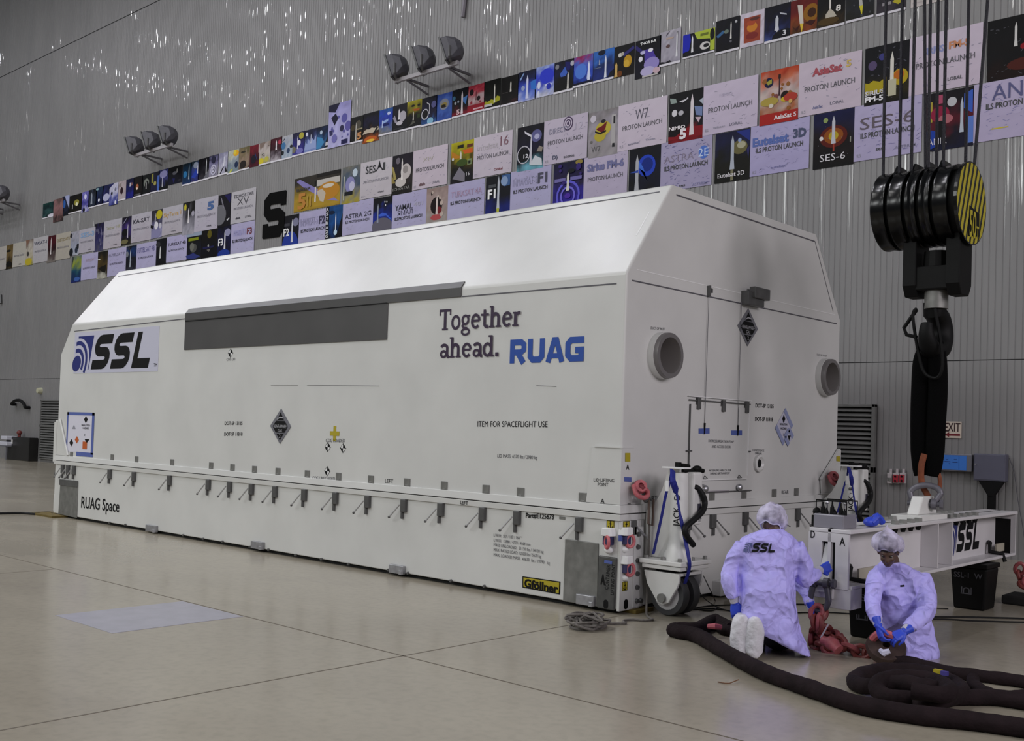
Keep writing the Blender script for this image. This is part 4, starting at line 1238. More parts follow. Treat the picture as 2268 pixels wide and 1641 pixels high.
def letters(par, entries, x0, x1, z0, z1, y):
    for s_, u, v, wd, hh, colr, bold in entries:
        mb = MB()
        put_text(mb, s_, (x0 + (x1 - x0) * u, y, z0 + (z1 - z0) * v), (x0 + (x1 - x0) * (u + wd), y, z0 + (z1 - z0) * v), (0, 0, (z1 - z0) * hh), bold, 2)
        mb.build('lettering', mat('print_ink_' + colr[1:], colr, .45), par)
NT = len(TOP)
for i, rec in enumerate(TOP):
    x0_, yt, x1_, ybm, look, spec = rec[:6]
    a, b = WB(x0_, yt), WB(x1_, ybm)
    pos = ('%s from the left end of the top row' % ORD[i + 1]) if i < 30 else ('%s from the right end of the top row' % ORD[NT - i])
    lab = '%s, %s' % (look, pos)
    while len(lab.split()) > 16:
        lab = lab.replace(' end of the top row', ' in the top row', 1) if ' end of the top row' in lab else ' '.join(lab.split()[:16])
    dy = 0.012 * (look.count('lower') + (1 if i == 30 else 0))
    mb = MB()
    picture(mb, a.x, b.x, b.z, a.z, spec, i + 1, YP - dy)
    o = mb.build('poster', PRINT)
    tag(o, lab, 'poster', 'launch posters of the top row')
    if len(rec) > 6:
        letters(o, [rec[6]], a.x, b.x, b.z, a.z, YP - dy - .012)

# banners: picture beside a white sheet with the mission's writing
PLT = ('PROTON LAUNCH', .10, .44, .80, .105, '#34323c', 0)
PLG = ('PROTON LAUNCH', .12, .42, .76, .08, '#75737e', 0)
ILS = ('ILS PROTON LAUNCH', .08, .42, .84, .095, '#16151c', .025)
ILG = ('ILS PROTON LAUNCH', .12, .42, .74, .075, '#44424e', .01)
WH = '#b8afbd,#b3aab8,#bcb4c2,#b0a8b6'
WB_ = '#a8a3c2,#a29dbe,#aaa6c6,#a6a2c0'
def feet(*names):
    o = [('ILS', .06, .05, .07, .05, '#8d8b98', 0)]
    for k, n_ in enumerate(names):
        o.append((n_, .28 + .30 * k, .07, .24, .055, '#5d5b68', .01))
    return o
# row, picture x0, x1, text x1, y top left (picture), y bottom right (text) or None = same height as its row, look, picture spec, sheet colour, texts
MID = [
 (-14, -14, 13, 551, 595.7, 'white sheet cut by the left picture edge', None, '#a9a49c,#a8a3a0', [PLG]),
 (13.5, 29.4, 56, 544, 587, 'olive brown picture beside a white sheet', '#5a4a2a,#6d5a38,#3c3018,#171208|e .4 .75 .3 .05 #1c1810;e .5 .2 .4 .12 #14100c', '#a8a49a,#aca8a0', [PLG, ('LORAL', .5, .06, .2, .06, '#5d5b58', .01)]),
 (56, 74.5, 105, 533, 578, 'cream and yellow picture beside a white sheet', '#6a5a50,#a8a298,#a8a090,#8a8440|p #7a5c4c .1 1 .6 1 .2 .75;e .5 .15 .4 .14 #b0a02a;d .4 .45 .12 #3c3834', '#aca9ac,#a8a5a8', [('VIASAT-1', .06, .72, .86, .13, '#4a4c5c', .02), PLG]),
 (105.5, 124.6, 155, 524, 571, 'dark red picture with a slim rocket', '#3c0c14,#420e18,#1c0a0e,#4a3c3a,#76706a|r .45 .3 .95 .08 #cfc8c6', '#a6a094,#a29c92', [('QUETZSAT-1', .06, .70, .88, .12, '#8f8260', .01), PLG]),
 (155.3, 176, 209.6, 515, 555, 'grey white picture with dark dots', '#9a98a2,#8f909c,#8a8fa2,#a0a4b0|e .15 .85 .12 .1 #25252c;d .2 .15 .2 #14161c;d .75 .2 .15 #2a3040;e .9 .35 .14 .12 #1c1c22', '#a8a5ae,#a7a2ac', [('SES-3', .1, .66, .84, .2, '#7f9cc0', .03), PLG, ('ses', .62, .08, .16, .05, '#34323c', .03)]),
 (210, 230.6, 268.4, 496.5, 545, 'dark violet picture with grey clouds', '#17141c,#25204a,#2c2a58,#48465c|k 7 .1 #55536c;r .75 .2 .85 .05 #8a86a8', '#aba8b0,#aca4ac', [('Telstar 14R', .15, .68, .76, .13, '#a5a284', 0), PLG, ('LORAL', .58, .08, .2, .05, '#4a4852', .01)]),
 (269, 291.8, 334.2, 483, 530, 'black and violet picture with a thin rocket', '#0e0c10,#2a1e48,#3c2c6c,#120f10,#2a2618|p #8a88a0 .1 .75 .5 .95 .6 .98 .3 .8;e .4 .45 .3 .14 #0a080c;r .68 .25 .75 .06 #c2bcc8;e .4 .12 .35 .08 #6a6444', '#aca9b2,#a9a2ac', [('KA-SAT', .1, .68, .8, .15, '#35333e', .02), PLG]),
 (334.8, 360.4, 403.2, 468, 514, 'grey picture with a yellow balloon', '#26242c,#35333c,#6a6890,#8a88a8|e .72 .82 .26 .16 #b0a41c;r .4 .45 .9 .06 #c2c0c4;d .5 .45 .17 #d0ced6;d .85 .42 .12 #b8b6c2;e .5 .15 .4 .16 #7f7da0;p #13131a .02 .5 .3 .45 .25 .35 .02 .4', '#adaab2,#aaa4ac', [('SkyTerra 1', .06, .66, .86, .15, '#c29a4a', .01), PLG, ('-- LORAL', .4, .08, .3, .05, '#6a6872', .01)]),
 (406, 432.4, 481.4, 450, 505, 'black and grey smoke picture with a yellow flame', '#0d0c0c,#131210,#6a6872,#8a8892,#9a98a2|e .2 .85 .1 .1 #b5ac2a;r .48 .35 .82 .07 #dcd8da;d .85 .62 .12 #9a96a4', '#adaab4,#aca6b4', [('5', .55, .62, .28, .24, '#3d5c8f', .06), PLG, ('LORAL', .55, .1, .2, .05, '#34323c', .02)]),
 (483, 513, 565, 434, 486.5, 'black picture with a big grey moon', '#0e0d12,#16141c,#121116|e .2 .38 .45 .32 #66666c;p #77757f .2 .95 .3 .9 .5 .6 .42 .58;p #1c1a4c .5 .98 .98 .98 .9 .7;p #c2c2c6 .7 .2 .9 .26 .9 .22 .75 .15', '#b2afb4,#aeabb2', [('ECHOSTAR', .12, .80, .80, .10, '#44434a', .01), ('XV', .26, .55, .46, .24, '#34333a', -.01), PLG, ('LORAL', .6, .12, .26, .06, '#55545c', .01), ('dish', .2, .12, .2, .06, '#34323c', .04)]),
 (759.4, 799, 867, 372, 429.6, 'misty blue picture with a white crate', '#6c6a62,#4a5664,#3f4c60,#7a786c,#9a8c2a|d .7 .8 .14 #b8c6d2;e .45 .5 .26 .22 #8482b0;d .55 .45 .16 #b5b4cc;q .1 .22 .6 .32 #14161a;q .08 .1 .14 .75 #b2b2a8', '#bcb6bc,#b5aeb4', [('SES 1', .22, .66, .62, .21, '#16151a', .02), PLG, ('orbital', .58, .1, .18, .05, '#55535c', .02), ('ILS', .06, .05, .07, .05, '#8d8b98', 0)]),
 (868.8, 915.5, 989.6, 346.7, 407.6, 'dark picture with a white dish and gold rays', '#15121a,#201a26,#2a2420,#141210|p #9a8c50 0 .75 .1 .7 .25 .4 .12 .38;p #8a7a40 0 .55 .2 .3 .02 .3;d .68 .55 .24 #b8b0ae;d .66 .6 .12 #8d8684;e .45 .3 .25 .12 #bdb6b2;r .5 .35 .9 .06 #dcd6d2;d .3 .85 .1 #66606a', '#c0b4bf,#bcb0bb', [('XIV', .3, .68, .3, .11, '#a9a594', -.01), PLT, ('dish', .2, .08, .18, .07, '#5d3c44', .05), ('LORAL', .58, .08, .22, .06, '#6d6b78', .01), ('ILS', .05, .05, .07, .06, '#8d8b98', 0)], ('ECHOSTAR', .08, .1, .82, .07, '#8d8a86', 0)),
 (1000, 1050, 1133, 318.5, 380, 'yellow and black picture with a satellite', '#a8a012,#8d8410,#3a3008,#0e0d08,#14131a|q .28 .84 .55 .92 #1a1a0e;q .7 .82 .95 .9 #5a2c1c;p #c2581c .5 .78 .95 .8 .95 .68 .6 .68;p #b0741c .02 .8 .4 .65 .4 .6 .05 .6;r .44 .4 .78 .07 #c9c4b4;e .5 .48 .24 .09 #384a18;q .74 .4 .92 .54 #7a8a5c;q .78 .42 .88 .5 #15180c;p #76727c .1 .12 .4 .38 .65 .2 .65 .0;d .1 .6 .05 #c2c2c0', '#bfb5c0,#bab0bc', [('16', .70, .68, .2, .24, '#6a3446', 0), ('intelsat', .1, .66, .54, .16, '#b0a9ae', -.01), PLT, ('Orbital', .55, .1, .22, .06, '#7a2c38', .02), ('ILS', .05, .05, .07, .06, '#8d8b98', 0)], ('16', .72, .14, .14, .09, '#cfcbd2', 0)),
 (1147.3, 1205.5, 1299.6, 284, 349, 'black picture with a white ring and antenna', '#0b0a10,#12111c,#17142c,#0f1018,#66a0b0|e .72 .74 .2 .14 #5a5a88;e .74 .72 .1 .06 #a9a9c8;p #cfccd4 .26 .9 .52 .78 .54 .72 .28 .84;o .26 .36 .24 .03 #b5b2ba;d .26 .36 .2 #0d0d10;r .54 .12 .8 .06 #c2c0c8;p #c2c6cc .5 .1 .7 .3 .95 .2 .98 .05;p #8a8076 .85 .5 .98 .45 .95 .35 .75 .38', '#bab0c0,#b6acbc', [('DIRECTV', .13, .68, .46, .13, '#77748c', 0), ('12', .72, .67, .18, .17, '#b0a8bc', -.01), PLT, ('ILS', .05, .05, .07, .06, '#8d8b98', 0), ('D)', .22, .1, .12, .09, '#2a3050', .03), ('BOEING', .48, .08, .24, .05, '#44424e', .02)], ('12', .26, .28, .18, .09, '#d2d0d6', .02)),
 (1305.4, 1370, 1476, 251, 316, 'pale grey picture with yellow and red birds', '#7d7878,#96909a,#908a8e,#8f8a8c|e .5 .6 .26 .16 #b8a83c;e .4 .45 .2 .12 #b0a034;p #6a1418 .25 .62 .45 .66 .62 .74 .58 .6 .5 .5 .35 .56;p #1c1212 .22 .58 .4 .52 .6 .56 .6 .52 .4 .48 .22 .54;e .5 .76 .08 .04 #28242c;q .78 .2 .92 .86 #aaa6a6;q .84 .66 .9 .82 #222024;q .82 .16 .9 .24 #1e1e22;d .15 .85 .1 #c2bcc6;e .1 .35 .05 .03 #6a6664', '#c6bbc8,#c2b6c4', [('W7', .36, .62, .26, .24, '#38364a', -.01), PLT, ('eutelsat', .22, .1, .24, .05, '#77758a', .01), ('Thales', .58, .12, .2, .045, '#8d8ba0', .01), ('ILS', .05, .07, .07, .06, '#8d8b98', 0)], ('W7', .12, .12, .3, .13, '#3a383c', -.01)),
 (1483, 1558.5, 1677, 210, 278.7, 'black and red picture with a white rocket', '#0c0b0e,#121116,#15131a,#0e0c10,#7a0c18|q 0 .06 1 .26 #7d0e1a;p #12080c 0 .26 .55 .26 .2 .12 0 .14;r .68 .1 .92 .09 #d6ccd0;p #8a9892 .02 .92 .2 .88 .24 .8 .05 .8;p #c9c6cc .3 .82 .5 .84 .55 .88 .56 .84 .4 .78;e .17 .6 .08 .07 #cfccd2;e .36 .58 .08 .05 #b2b0b8;p #6f7fa8 .75 .66 .98 .62 .98 .44 .8 .48;p #a9b0bc .88 .75 1 .8 1 .66;p #c2a9b4 .78 .44 .95 .42 .88 .32', '#c4b8cb,#beb2c6', [('NIMIQ', .3, .72, .24, .07, '#b5acc2', 0), PLT, ('telesat', .2, .1, .22, .05, '#8a889a', 0), ('LORAL', .5, .1, .24, .06, '#5d5b70', .01), ('ILS', .05, .07, .06, .06, '#8d8b98', 0)], [('NIMIQ', .02, .26, .48, .07, '#e0d8dc', .03), ('5', .34, .06, .2, .19, '#e0d8dc', .05)]),
 (1685.5, 1770, 1906.7, 162, 234, 'orange, white and red picture with a blue globe', '#a8381c,#b8684a,#b8a6a4,#b8a8a0,#9a5a30,#8f1c18|d .22 .78 .12 #15163c;p #9a963c .14 .8 .3 .84 .3 .76 .2 .74;r .5 .5 .92 .03 #3a2028;q .47 .82 .53 .9 #2a1814;d .66 .48 .12 #1c100c;d .42 .5 .06 #7a4440;k 9 .09 #8f5a2a;e .25 .42 .24 .08 #a89444;e .65 .42 .1 .05 #c2a82a;e .8 .44 .18 .08 #a83a2c;q 0 .0 1 .2 #a0211c;e .3 .34 .06 .04 #cfc6b8;e .8 .36 .05 .04 #c8a05a', '#c6b9c6,#c2b4c2', [('AsiaSat', .22, .72, .48, .14, '#9a2036', .05), ('5', .76, .76, .08, .12, '#c2a43a', .03), PLT, ('AsiaSat', .24, .1, .16, .06, '#44508a', .01), ('LORAL', .52, .12, .22, .06, '#5d5b70', .01), ('ILS', .06, .05, .06, .06, '#8d8b98', 0)], ('AsiaSat 5', .38, .07, .58, .08, '#d6ccd0', .03)),
 (1916.7, 2015, 2175, 109, 183, 'black and yellow skyline picture', '#0c0c10,#0e0e14,#0d0c12,#2a2408,#0d0c0c|s 34 #5a5a66;e .18 .68 .1 .08 #55486a;e .4 .8 .08 .06 #3c3c7a;p #a8981c .02 .2 .02 .4 .1 .38 .2 .42 .35 .38 .5 .44 .5 .2;e .8 .4 .18 .14 #b0981c;e .78 .44 .12 .08 #b5641c;r .62 .2 .86 .08 #d6d2c8;q .54 .1 .72 .38 #b8b49a', '#c8bccb,#c4b6c6', [('SIRIUS', .2, .66, .28, .12, '#7f86b8', .03), ('FM-5', .55, .68, .28, .12, '#c27a4a', .04), PLT, ('LORAL', .54, .14, .2, .06, '#3c3a44', .02), ('ils', .2, .12, .08, .05, '#9a98b8', 0)], [('SIRIUS', .02, .17, .44, .08, '#cfccd0', .03), ('FM-5', .02, .06, .42, .09, '#e0dee2', .04)]),
 (2188, 2300, 2440, 48.6, 100, 'black picture cut by the right edge', '#09090b,#0c0b0e,#0d0a0c,#1a0c0a|s 30 #4c4c52;r .57 .5 .9 .05 #d0cecb;d .72 .48 .06 #8a1420;e .75 .2 .35 .1 #4a1c14', WH, [PLT]),
]
LOW = [
 (159.5, 181, 215, 569, 616, 'teal and lime picture beside a white sheet', '#5c6a62,#8a9428,#1c4a5c,#152c4c,#1c2460|e .6 .12 .3 .08 #3a5a9a;p #3a403c 0 1 .3 1 .0 .6', WB_, [('INTELSAT', .3, .7, .5, .1, '#a8939c', 0), ILG]),
 (216, 239.6, 277.7, 559, 607, 'brown and black picture with a pale foot', '#14120f,#2c2418,#4a3c1c,#1c170f,#a8a69a|q .05 .7 .3 .73 #cfcfc8;p #17140f .1 .4 .9 .5 .8 .2 .5 .25', WB_, [('EUTELSAT 7', .06, .74, .86, .1, '#77748c', .01), ILG]),
 (277.7, 303, 344.5, 547, 592, 'black picture with a slim blue rocket', '#101218,#1c3464,#14161c,#1a1a22,#34343f|r .48 .2 .88 .05 #c6ced8;d .2 .7 .12 #6c7078;k 5 .09 #2c2c38', WB_, [('EUTELSAT 9B', .06, .66, .86, .2, '#4f4c86', -.01), ILG]),
 (345, 369.7, 413, 531, 575, 'black picture with a white pointed rocket', '#0b0b0f,#141418,#0e0e10|r .45 .25 .72 .08 #d0d0d0;e .25 .8 .2 .1 #2c2c30', WB_, [('TURKSAT 4B', .06, .64, .88, .12, '#34323c', .01), ILG]),
 (413.3, 446.9, 446.9, 518, 560, 'black picture with yellow writing and a grey satellite', '#0c0c0c,#101010,#0e1020,#1c1c12|q 0 .88 1 1 #8a96a8;q .15 .74 .8 .83 #7a8418;e .5 .5 .22 .14 #4a4a48;d .4 .55 .14 #66665f;p #2c3470 0 .28 .5 .34 .98 .2 .5 .14 .1 .18;q .1 .02 .85 .1 #6a6a1c', None, []),
 (447.5, 482, 482, 512, 553, 'plain black picture with a small sun', '#0c0a08,#0d0b0a,#0b0b12,#0c0a0a|d .5 .86 .14 #5a5214;q .1 .42 .8 .48 #1a1a44;d .45 .5 .05 #8a8a88;p #66625c .35 .38 .6 .4 .5 .3', None, []),
 (483, 512.6, 562.5, 504, 545, 'black picture with a white rocket marked F3', '#0c0c10,#15153c,#0e0e1c,#10144a|r .55 .3 .9 .09 #c9c9d0;e .75 .8 .2 .12 #8a8aa8;e .5 .15 .45 .14 #1c3488', WB_, [('F3', .68, .62, .22, .2, '#6a2c38', .03), ('INMARSAT-5', .12, .62, .5, .19, '#9a98cc', -.01), ILS], ('F3', .08, .42, .36, .22, '#e0e0e0', .03)),
 (626.5, 663, 722.7, 480, 526, 'black picture with a blue planet marked F2', '#0d0c10,#14131c,#0e0e14,#0d0d24|d .5 .15 .48 #22368c;r .6 .22 .88 .08 #c6c6cc;e .8 .78 .18 .12 #77778f;q .1 .7 .45 .78 #3a3a40', WB_, [('F2', .72, .60, .22, .22, '#2a2444', .04), ('INMARSAT-5', .06, .6, .62, .24, '#8d8aa8', -.01), ILS], ('F2', .10, .42, .34, .22, '#dcdcdc', .03)),
 (722.7, 760, 825, 459, 512, 'blue planet picture with a white column of letters', '#123c6a,#174a84,#123a70,#0a0a14|p #07070c .62 0 1 0 1 .75 .8 .35;q 0 0 .2 1 #0d0d12;r .6 .1 .78 .06 #d0d6e0;e .35 .8 .18 .06 #0b1c38;d .6 .18 .1 #b8d0e0', WB_, [('ASTRA 2G', .08, .50, .86, .15, '#25243a', .01), ('ILS PROTON LAUNCH', .10, .36, .78, .08, '#34323e', .02)], [('ASTRA', .0, .0, .0, .0, '#d0d0d4', .02)]),
 (826.4, 869.6, 943, 441, 497, 'black picture with a blue planet rim', '#07070c,#0c0d1a,#1a2c8a,#16246c,#55545e|e .5 .18 .52 .24 #5d5a66;p #3a5cc4 .3 .5 .5 .56 .7 .52 .95 .36 .98 .3 .7 .46 .4 .46;r .28 .3 .85 .06 #8a90a0;d .62 .86 .03 #d0d0d0;d .72 .85 .03 #d0d0d0;d .66 .76 .03 #d0d0d0', WB_, [('YAMAL', .09, .53, .52, .16, '#17162a', .02), ('401', .64, .57, .26, .12, '#a4a0b4', 0), ('ЯМАЛ', .17, .37, .44, .14, '#35334e', 0), ('ILS PROTON LAUNCH', .09, .24, .80, .09, '#17161c', .025)]),
 (943, 993, 1071.6, 420, 476, 'tan picture with a dark red oval', '#8a7670,#9a8884,#8f8078,#96908c|e .5 .5 .26 .24 #16090a;e .62 .36 .12 .1 #6a141c;r .52 .2 .78 .07 #cfc2bc;e .5 .18 .24 .08 #a8484a;p #13100f .25 .88 .3 .92 .32 .82 .26 .8;k 6 .08 #b5a49a', WB_, [('TURKSAT 4A', .09, .62, .84, .17, '#a084a0', .01), ILS]),
 (1077, 1131.5, 1219, 393, 452, 'black picture with a big white rocket marked F1', '#0c0d10,#0f1016,#101118,#141a52,#162068|r .52 .12 .98 .08 #b5b9c2;p #3a5a8a .62 .98 .98 .98 .98 .7 .75 .68;d .75 .82 .14 #7f96b8;q .12 .7 .42 .78 #4a4c50;q .47 .04 .57 .14 #b0b23c', WB_, [('F1', .68, .60, .23, .26, '#25243e', .04), ('INMARSAT-5', .06, .60, .60, .22, '#8d8aa8', -.01), ILS], ('F1', .10, .42, .32, .24, '#e4e4e4', .04)),
 (1227, 1294, 1388, 364.5, 432, 'violet picture with glowing rings', '#15142c,#1c1840,#201a34,#2a2080,#2e2494|o .5 .22 .36 .06 #5d58c8;o .5 .22 .22 .05 #7068d0;e .5 .22 .1 .06 #4a2a9a;r .5 .34 .76 .07 #d2cfc4;e .85 .95 .12 .05 #8a7a3a;q .06 .56 .42 .64 #6c66a0;q .58 .56 .95 .64 #6c66a0;k 5 .1 #33246a;e .6 .78 .12 .05 #12161c', '#b3a9bf,#afa5bb', [('Sirius FM-6', .08, .68, .84, .17, '#5a5a8c', .05), PLT]),
 (1394.6, 1464.5, 1575.4, 332.5, 409, 'black picture with a blue planet and a rocket', '#0d0d12,#0e0f1c,#101224,#0d0d10|d .56 .62 .28 #2440b4;d .58 .64 .18 #14287a;p #3a66c8 .3 .75 .45 .6 .6 .3 .5 .5 .34 .58;r .26 .12 .88 .1 #a9aab0;p #2c48a0 .04 .52 .3 .56 .3 .5', '#a39cb9,#9f98b5|s 90 #6a6690', [('ASTRA', .07, .58, .58, .15, '#7d7084', -.012), ('2E', .74, .60, .2, .17, '#b8c8e6', 0), ILS, ('ses', .38, .05, .12, .06, '#2a2834', .02), ('ASTRIUM', .64, .03, .28, .06, '#7b78a4', .01)]),
 (1585, 1663, 1791, 297.8, 372, 'grey rocket in a gold haze', '#14142c,#1a1c40,#141410,#15140e,#0d0d0c|e .7 .66 .22 .14 #66603c;e .75 .7 .12 .07 #a8a48a;p #24307c .6 .98 .98 .98 .98 .75;p #2c2a5c .9 .6 .98 .65 .95 .4;r .5 .24 .92 .09 #aab0bc;q .46 .02 .54 .24 #7a765c;d .7 .8 .05 #8a9cc0', '#aba4c8,#a69fc4|s 60 #8f8ab0', [('Eutelsat', .04, .60, .62, .17, '#3a55a0', .045), ('3D', .73, .64, .22, .17, '#1b2a55', .05), ('ILS PROTON LAUNCH', .1, .46, .8, .10, '#17161c', .02), ('eutelsat', .36, .1, .26, .05, '#6f6ca0', .01), ('ILS', .05, .05, .06, .06, '#8d8b98', 0)], ('Eutelsat 3D', .1, .1, .76, .09, '#dcd8dc', .01)),
 (1803, 1893, 2040, 255, 336, 'black picture with a red and gold nebula', '#13143c,#17163a,#1a1214,#120c0c,#0a0a0b|e .5 .55 .34 .2 #55170f;e .5 .56 .24 .14 #8a4a14;e .5 .56 .12 .08 #b09a24;d .2 .54 .05 #d6d2d0;r .5 .42 .92 .08 #bcbcc4;q .49 .28 .53 .42 #9a3a2c;d .3 .86 .06 #8a9a5c;p #8c8c80 .9 .4 .93 .4 .93 .5 .9 .5;k 10 .012 #77777a', '#b0a8c8,#aaa2c2|s 70 #8782ac', [('SES-6', .09, .56, .80, .22, '#4a3a48', 0), ('ILS PROTON LAUNCH', .1, .40, .80, .10, '#17161c', .02), ('ses', .34, .14, .1, .07, '#2a2834', .02), ('ASTRIUM', .62, .12, .3, .055, '#77748f', .01), ('ILS', .05, .07, .06, .06, '#8d8b98', 0)], ('SES-6', .18, .12, .62, .13, '#d0ccd0', 0)),
 (2052, 2157.5, 2345, 210, 288, 'black, red and blue picture behind ropes', '#0d0c12,#1a1018,#5a1424,#171018,#10122c|q .06 .5 .14 .85 #a8983a;q .2 .8 .36 .95 #a84a66;e .3 .62 .2 .14 #8a1c3c;e .42 .52 .16 .08 #a8626a;d .55 .8 .1 #b8b8bc;p #3a5cb8 .8 .9 .98 .95 .98 .55 .8 .65;q .86 .05 1 .5 #5a78c2;r .76 .25 .85 .06 #b5bcc8;d .1 .2 .2 #1c3c9a;q .25 .2 .4 .5 #0b0a0e', '#b5abc8,#b0a6c2|s 60 #8a86ae;e .52 .42 .05 .03 #b5abc8;q .22 .18 .42 .2 #c2b23a', [('ANIK', .22, .68, .62, .28, '#3d3c74', 0), ('ILS PROTON LAUNCH', .15, .54, .78, .10, '#17161c', .02)], ('ANIK', .06, .1, .40, .12, '#d6d2d8', -.01)),
]
def banner_row(rows, rowname, zt0, zb0, y, seed0):
    n = len(rows)
    for i, rec in enumerate(rows):
        x0_, xm_, x1_, yt, ybm, look, spec, sheet, texts = rec[:9]
        a = ony(x0_, yt, y)
        b = ony(x1_, ybm, y)
        xm = ony(xm_, yt, y).x
        zt, zb = a.z, b.z
        if zt - zb < 0.80 or zt - zb > 1.25:
            zb = zt - 0.95
        pos = ('%s from the left in the %s row' % (ORD[i + 1], rowname)) if i < n / 2 else ('%s from the right in the %s row' % (ORD[n - i], rowname))
        lab = ('banner with %s, %s' % (look.replace(' picture', ' panel', 1) if False else look, pos))
        words = lab.split()
        if len(words) > 16:
            lab = ' '.join(words[1:]) if words[0] == 'banner' else lab
            lab = lab.replace('with ', '', 1)
        if len(lab.split()) > 16:
            lab = lab.replace(' from the', ' from', 1)
        root = thing('launch_banner', lab, 'banner', ((a.x + b.x) / 2, y, zb), 'banners of the %s row' % rowname)
        if spec:
            mb = MB()
            picture(mb, a.x, xm, zb - .03, zt, spec, seed0 + i, y - .001)
            p = mb.build('picture_panel', PRINT, root)
            if len(rec) > 9:
                tx = rec[9] if isinstance(rec[9], list) else [rec[9]]
                tx = [t for t in tx if t[4] > 0]
                if tx:
                    letters(p, tx, a.x, xm, zb - .03, zt, y - .012)
                if look.startswith('blue planet'):
                    mb = MB()
                    hgt = zt - zb
                    for k, ch in enumerate('ASTRA2G'):
                        put_text(mb, ch, (a.x + .02, y - .012, zt - .14 * hgt * (k + 1)), (a.x + .13, y - .012, zt - .14 * hgt * (k + 1)), (0, 0, .10 * hgt), .02, 2)
                    mb.build('lettering', mat('print_ink_d0d0d4', '#d0d0d4', .45), p)
        if sheet:
            mb = MB()
            sp = sheet if '|' in sheet else sheet + '|s 26 #8f8a9c'
            picture(mb, xm, b.x, zb, zt + .01, sp, seed0 + i + 50, y - .002)
            if look.startswith('black picture with a blue planet and'):
                mb.col = lin('#4f70c0')
                cx, cz = xm + (b.x - xm) * .84, zb + (zt - zb) * .68
                mb.poly([(cx + .115 * math.cos(R(t)), y - .006, cz + .13 * math.sin(R(t))) for t in range(0, 360, 20)])
                mb.col = None
            if look.startswith('black picture with a white ring'):
                cx, cz = xm + (b.x - xm) * .56, zb + (zt - zb) * .85
                for rr_, c_ in ((.14, '#4c3d58'), (.112, '#c0b6c6'), (.085, '#4c3d58'), (.06, '#c0b6c6'), (.035, '#4c3d58')):
                    mb.col = lin(c_)
                    mb.poly([(cx + rr_ * math.cos(R(t)), y - .0055 - (.14 - rr_) * .02, cz + rr_ * 1.1 * math.sin(R(t))) for t in range(0, 360, 18)])
                mb.col = None
            if look.startswith('misty'):
                mb.col = lin('#16151a')
                X_ = lambda u, v: (xm + (b.x - xm) * u, y - .006, zb + (zt - zb) * v)
                mb.poly([X_(.555, .80), X_(.605, .98), X_(.655, .80)])
                for qd in strip(arc(.605, .60, .11, .2, 150, 30, 8), .03):
                    mb.poly([X_(p_.x, p_.y) for p_ in qd])
                mb.col = None
                texts = [t for t in texts if t[0] != 'SES 1'] + [('SES', .17, .68, .32, .21, '#16151a', .02), ('1', .72, .70, .06, .21, '#16151a', .02)]
            p = mb.build('text_sheet', PRINT, root)
            letters(p, texts, xm, b.x, zb, zt, y - .008)
banner_row(MID, 'middle', 0, 0, YP - .004, 100)
banner_row(LOW, 'lowest', 0, 0, YP, 200)
# landscape poster between the S and the banners
a, b = WB(653, 397), WB(752, 452)
mb = MB()
picture(mb, a.x, b.x, b.z, a.z, '#2a2622,#34302a,#8a7428,#a8882a,#8f7424|p #7f78b0 .05 .9 .12 .95 .9 .2 .98 .1 .7 .2 .2 .7;q .5 .64 .99 .82 #b5b0aa;e .75 .45 .24 .26 #b07a24;p #b8ac9c .5 .5 .62 .55 .7 .4 .66 .15 .58 .2;e .75 .6 .12 .06 #c9bfae;q .46 .2 .49 .8 #cfc9c0;q .45 .64 .5 .82 #14110e;q .5 .9 1 1 #1a1816', 400)
o = mb.build('poster', PRINT)
tag(o, 'wide golden and black landscape poster to the right of the big black letter S', 'poster')
letters(o, [('BADR', .06, .60, .32, .08, '#2a2420', .02), ('5', .10, .08, .18, .46, '#b0741c', .03), ('II', .30, .10, .10, .34, '#a8842a', 0)], a.x, b.x, b.z, a.z, YP - .02)
# the big black block letter S
a, b = WB(586, 431), WB(630, 521)
xs0, xs1, zs0, zs1 = a.x, b.x, b.z, a.z
mb = MB()
for qd in strip([(1.0, .86), (.30, .87), (.15, .78), (.15, .60), (.28, .50), (.70, .50), (.85, .42), (.85, .22), (.72, .12), (.0, .13)], .27):
    mb.prism([(xs0 + (xs1 - xs0) * p.x, YP - .002, zs0 + (zs1 - zs0) * p.y) for p in qd], (0, -.012, 0))
for u, v0, v1 in ((.90, .68, .98), (.10, .02, .32)):
    mb.prism([(xs0 + (xs1 - xs0) * (u - .12), YP - .0005, zs0 + (zs1 - zs0) * v0), (xs0 + (xs1 - xs0) * (u + .12), YP - .002, zs0 + (zs1 - zs0) * v0), (xs0 + (xs1 - xs0) * (u + .12), YP - .002, zs0 + (zs1 - zs0) * v1), (xs0 + (xs1 - xs0) * (u - .12), YP - .002, zs0 + (zs1 - zs0) * v1)], (0, -.012, 0))
tag(mb.build('wall_letter', mat('matte_black_vinyl', '#0a0a0a', .9, spec=.1)), 'big black block letter S on the wall above the container', 'letter')

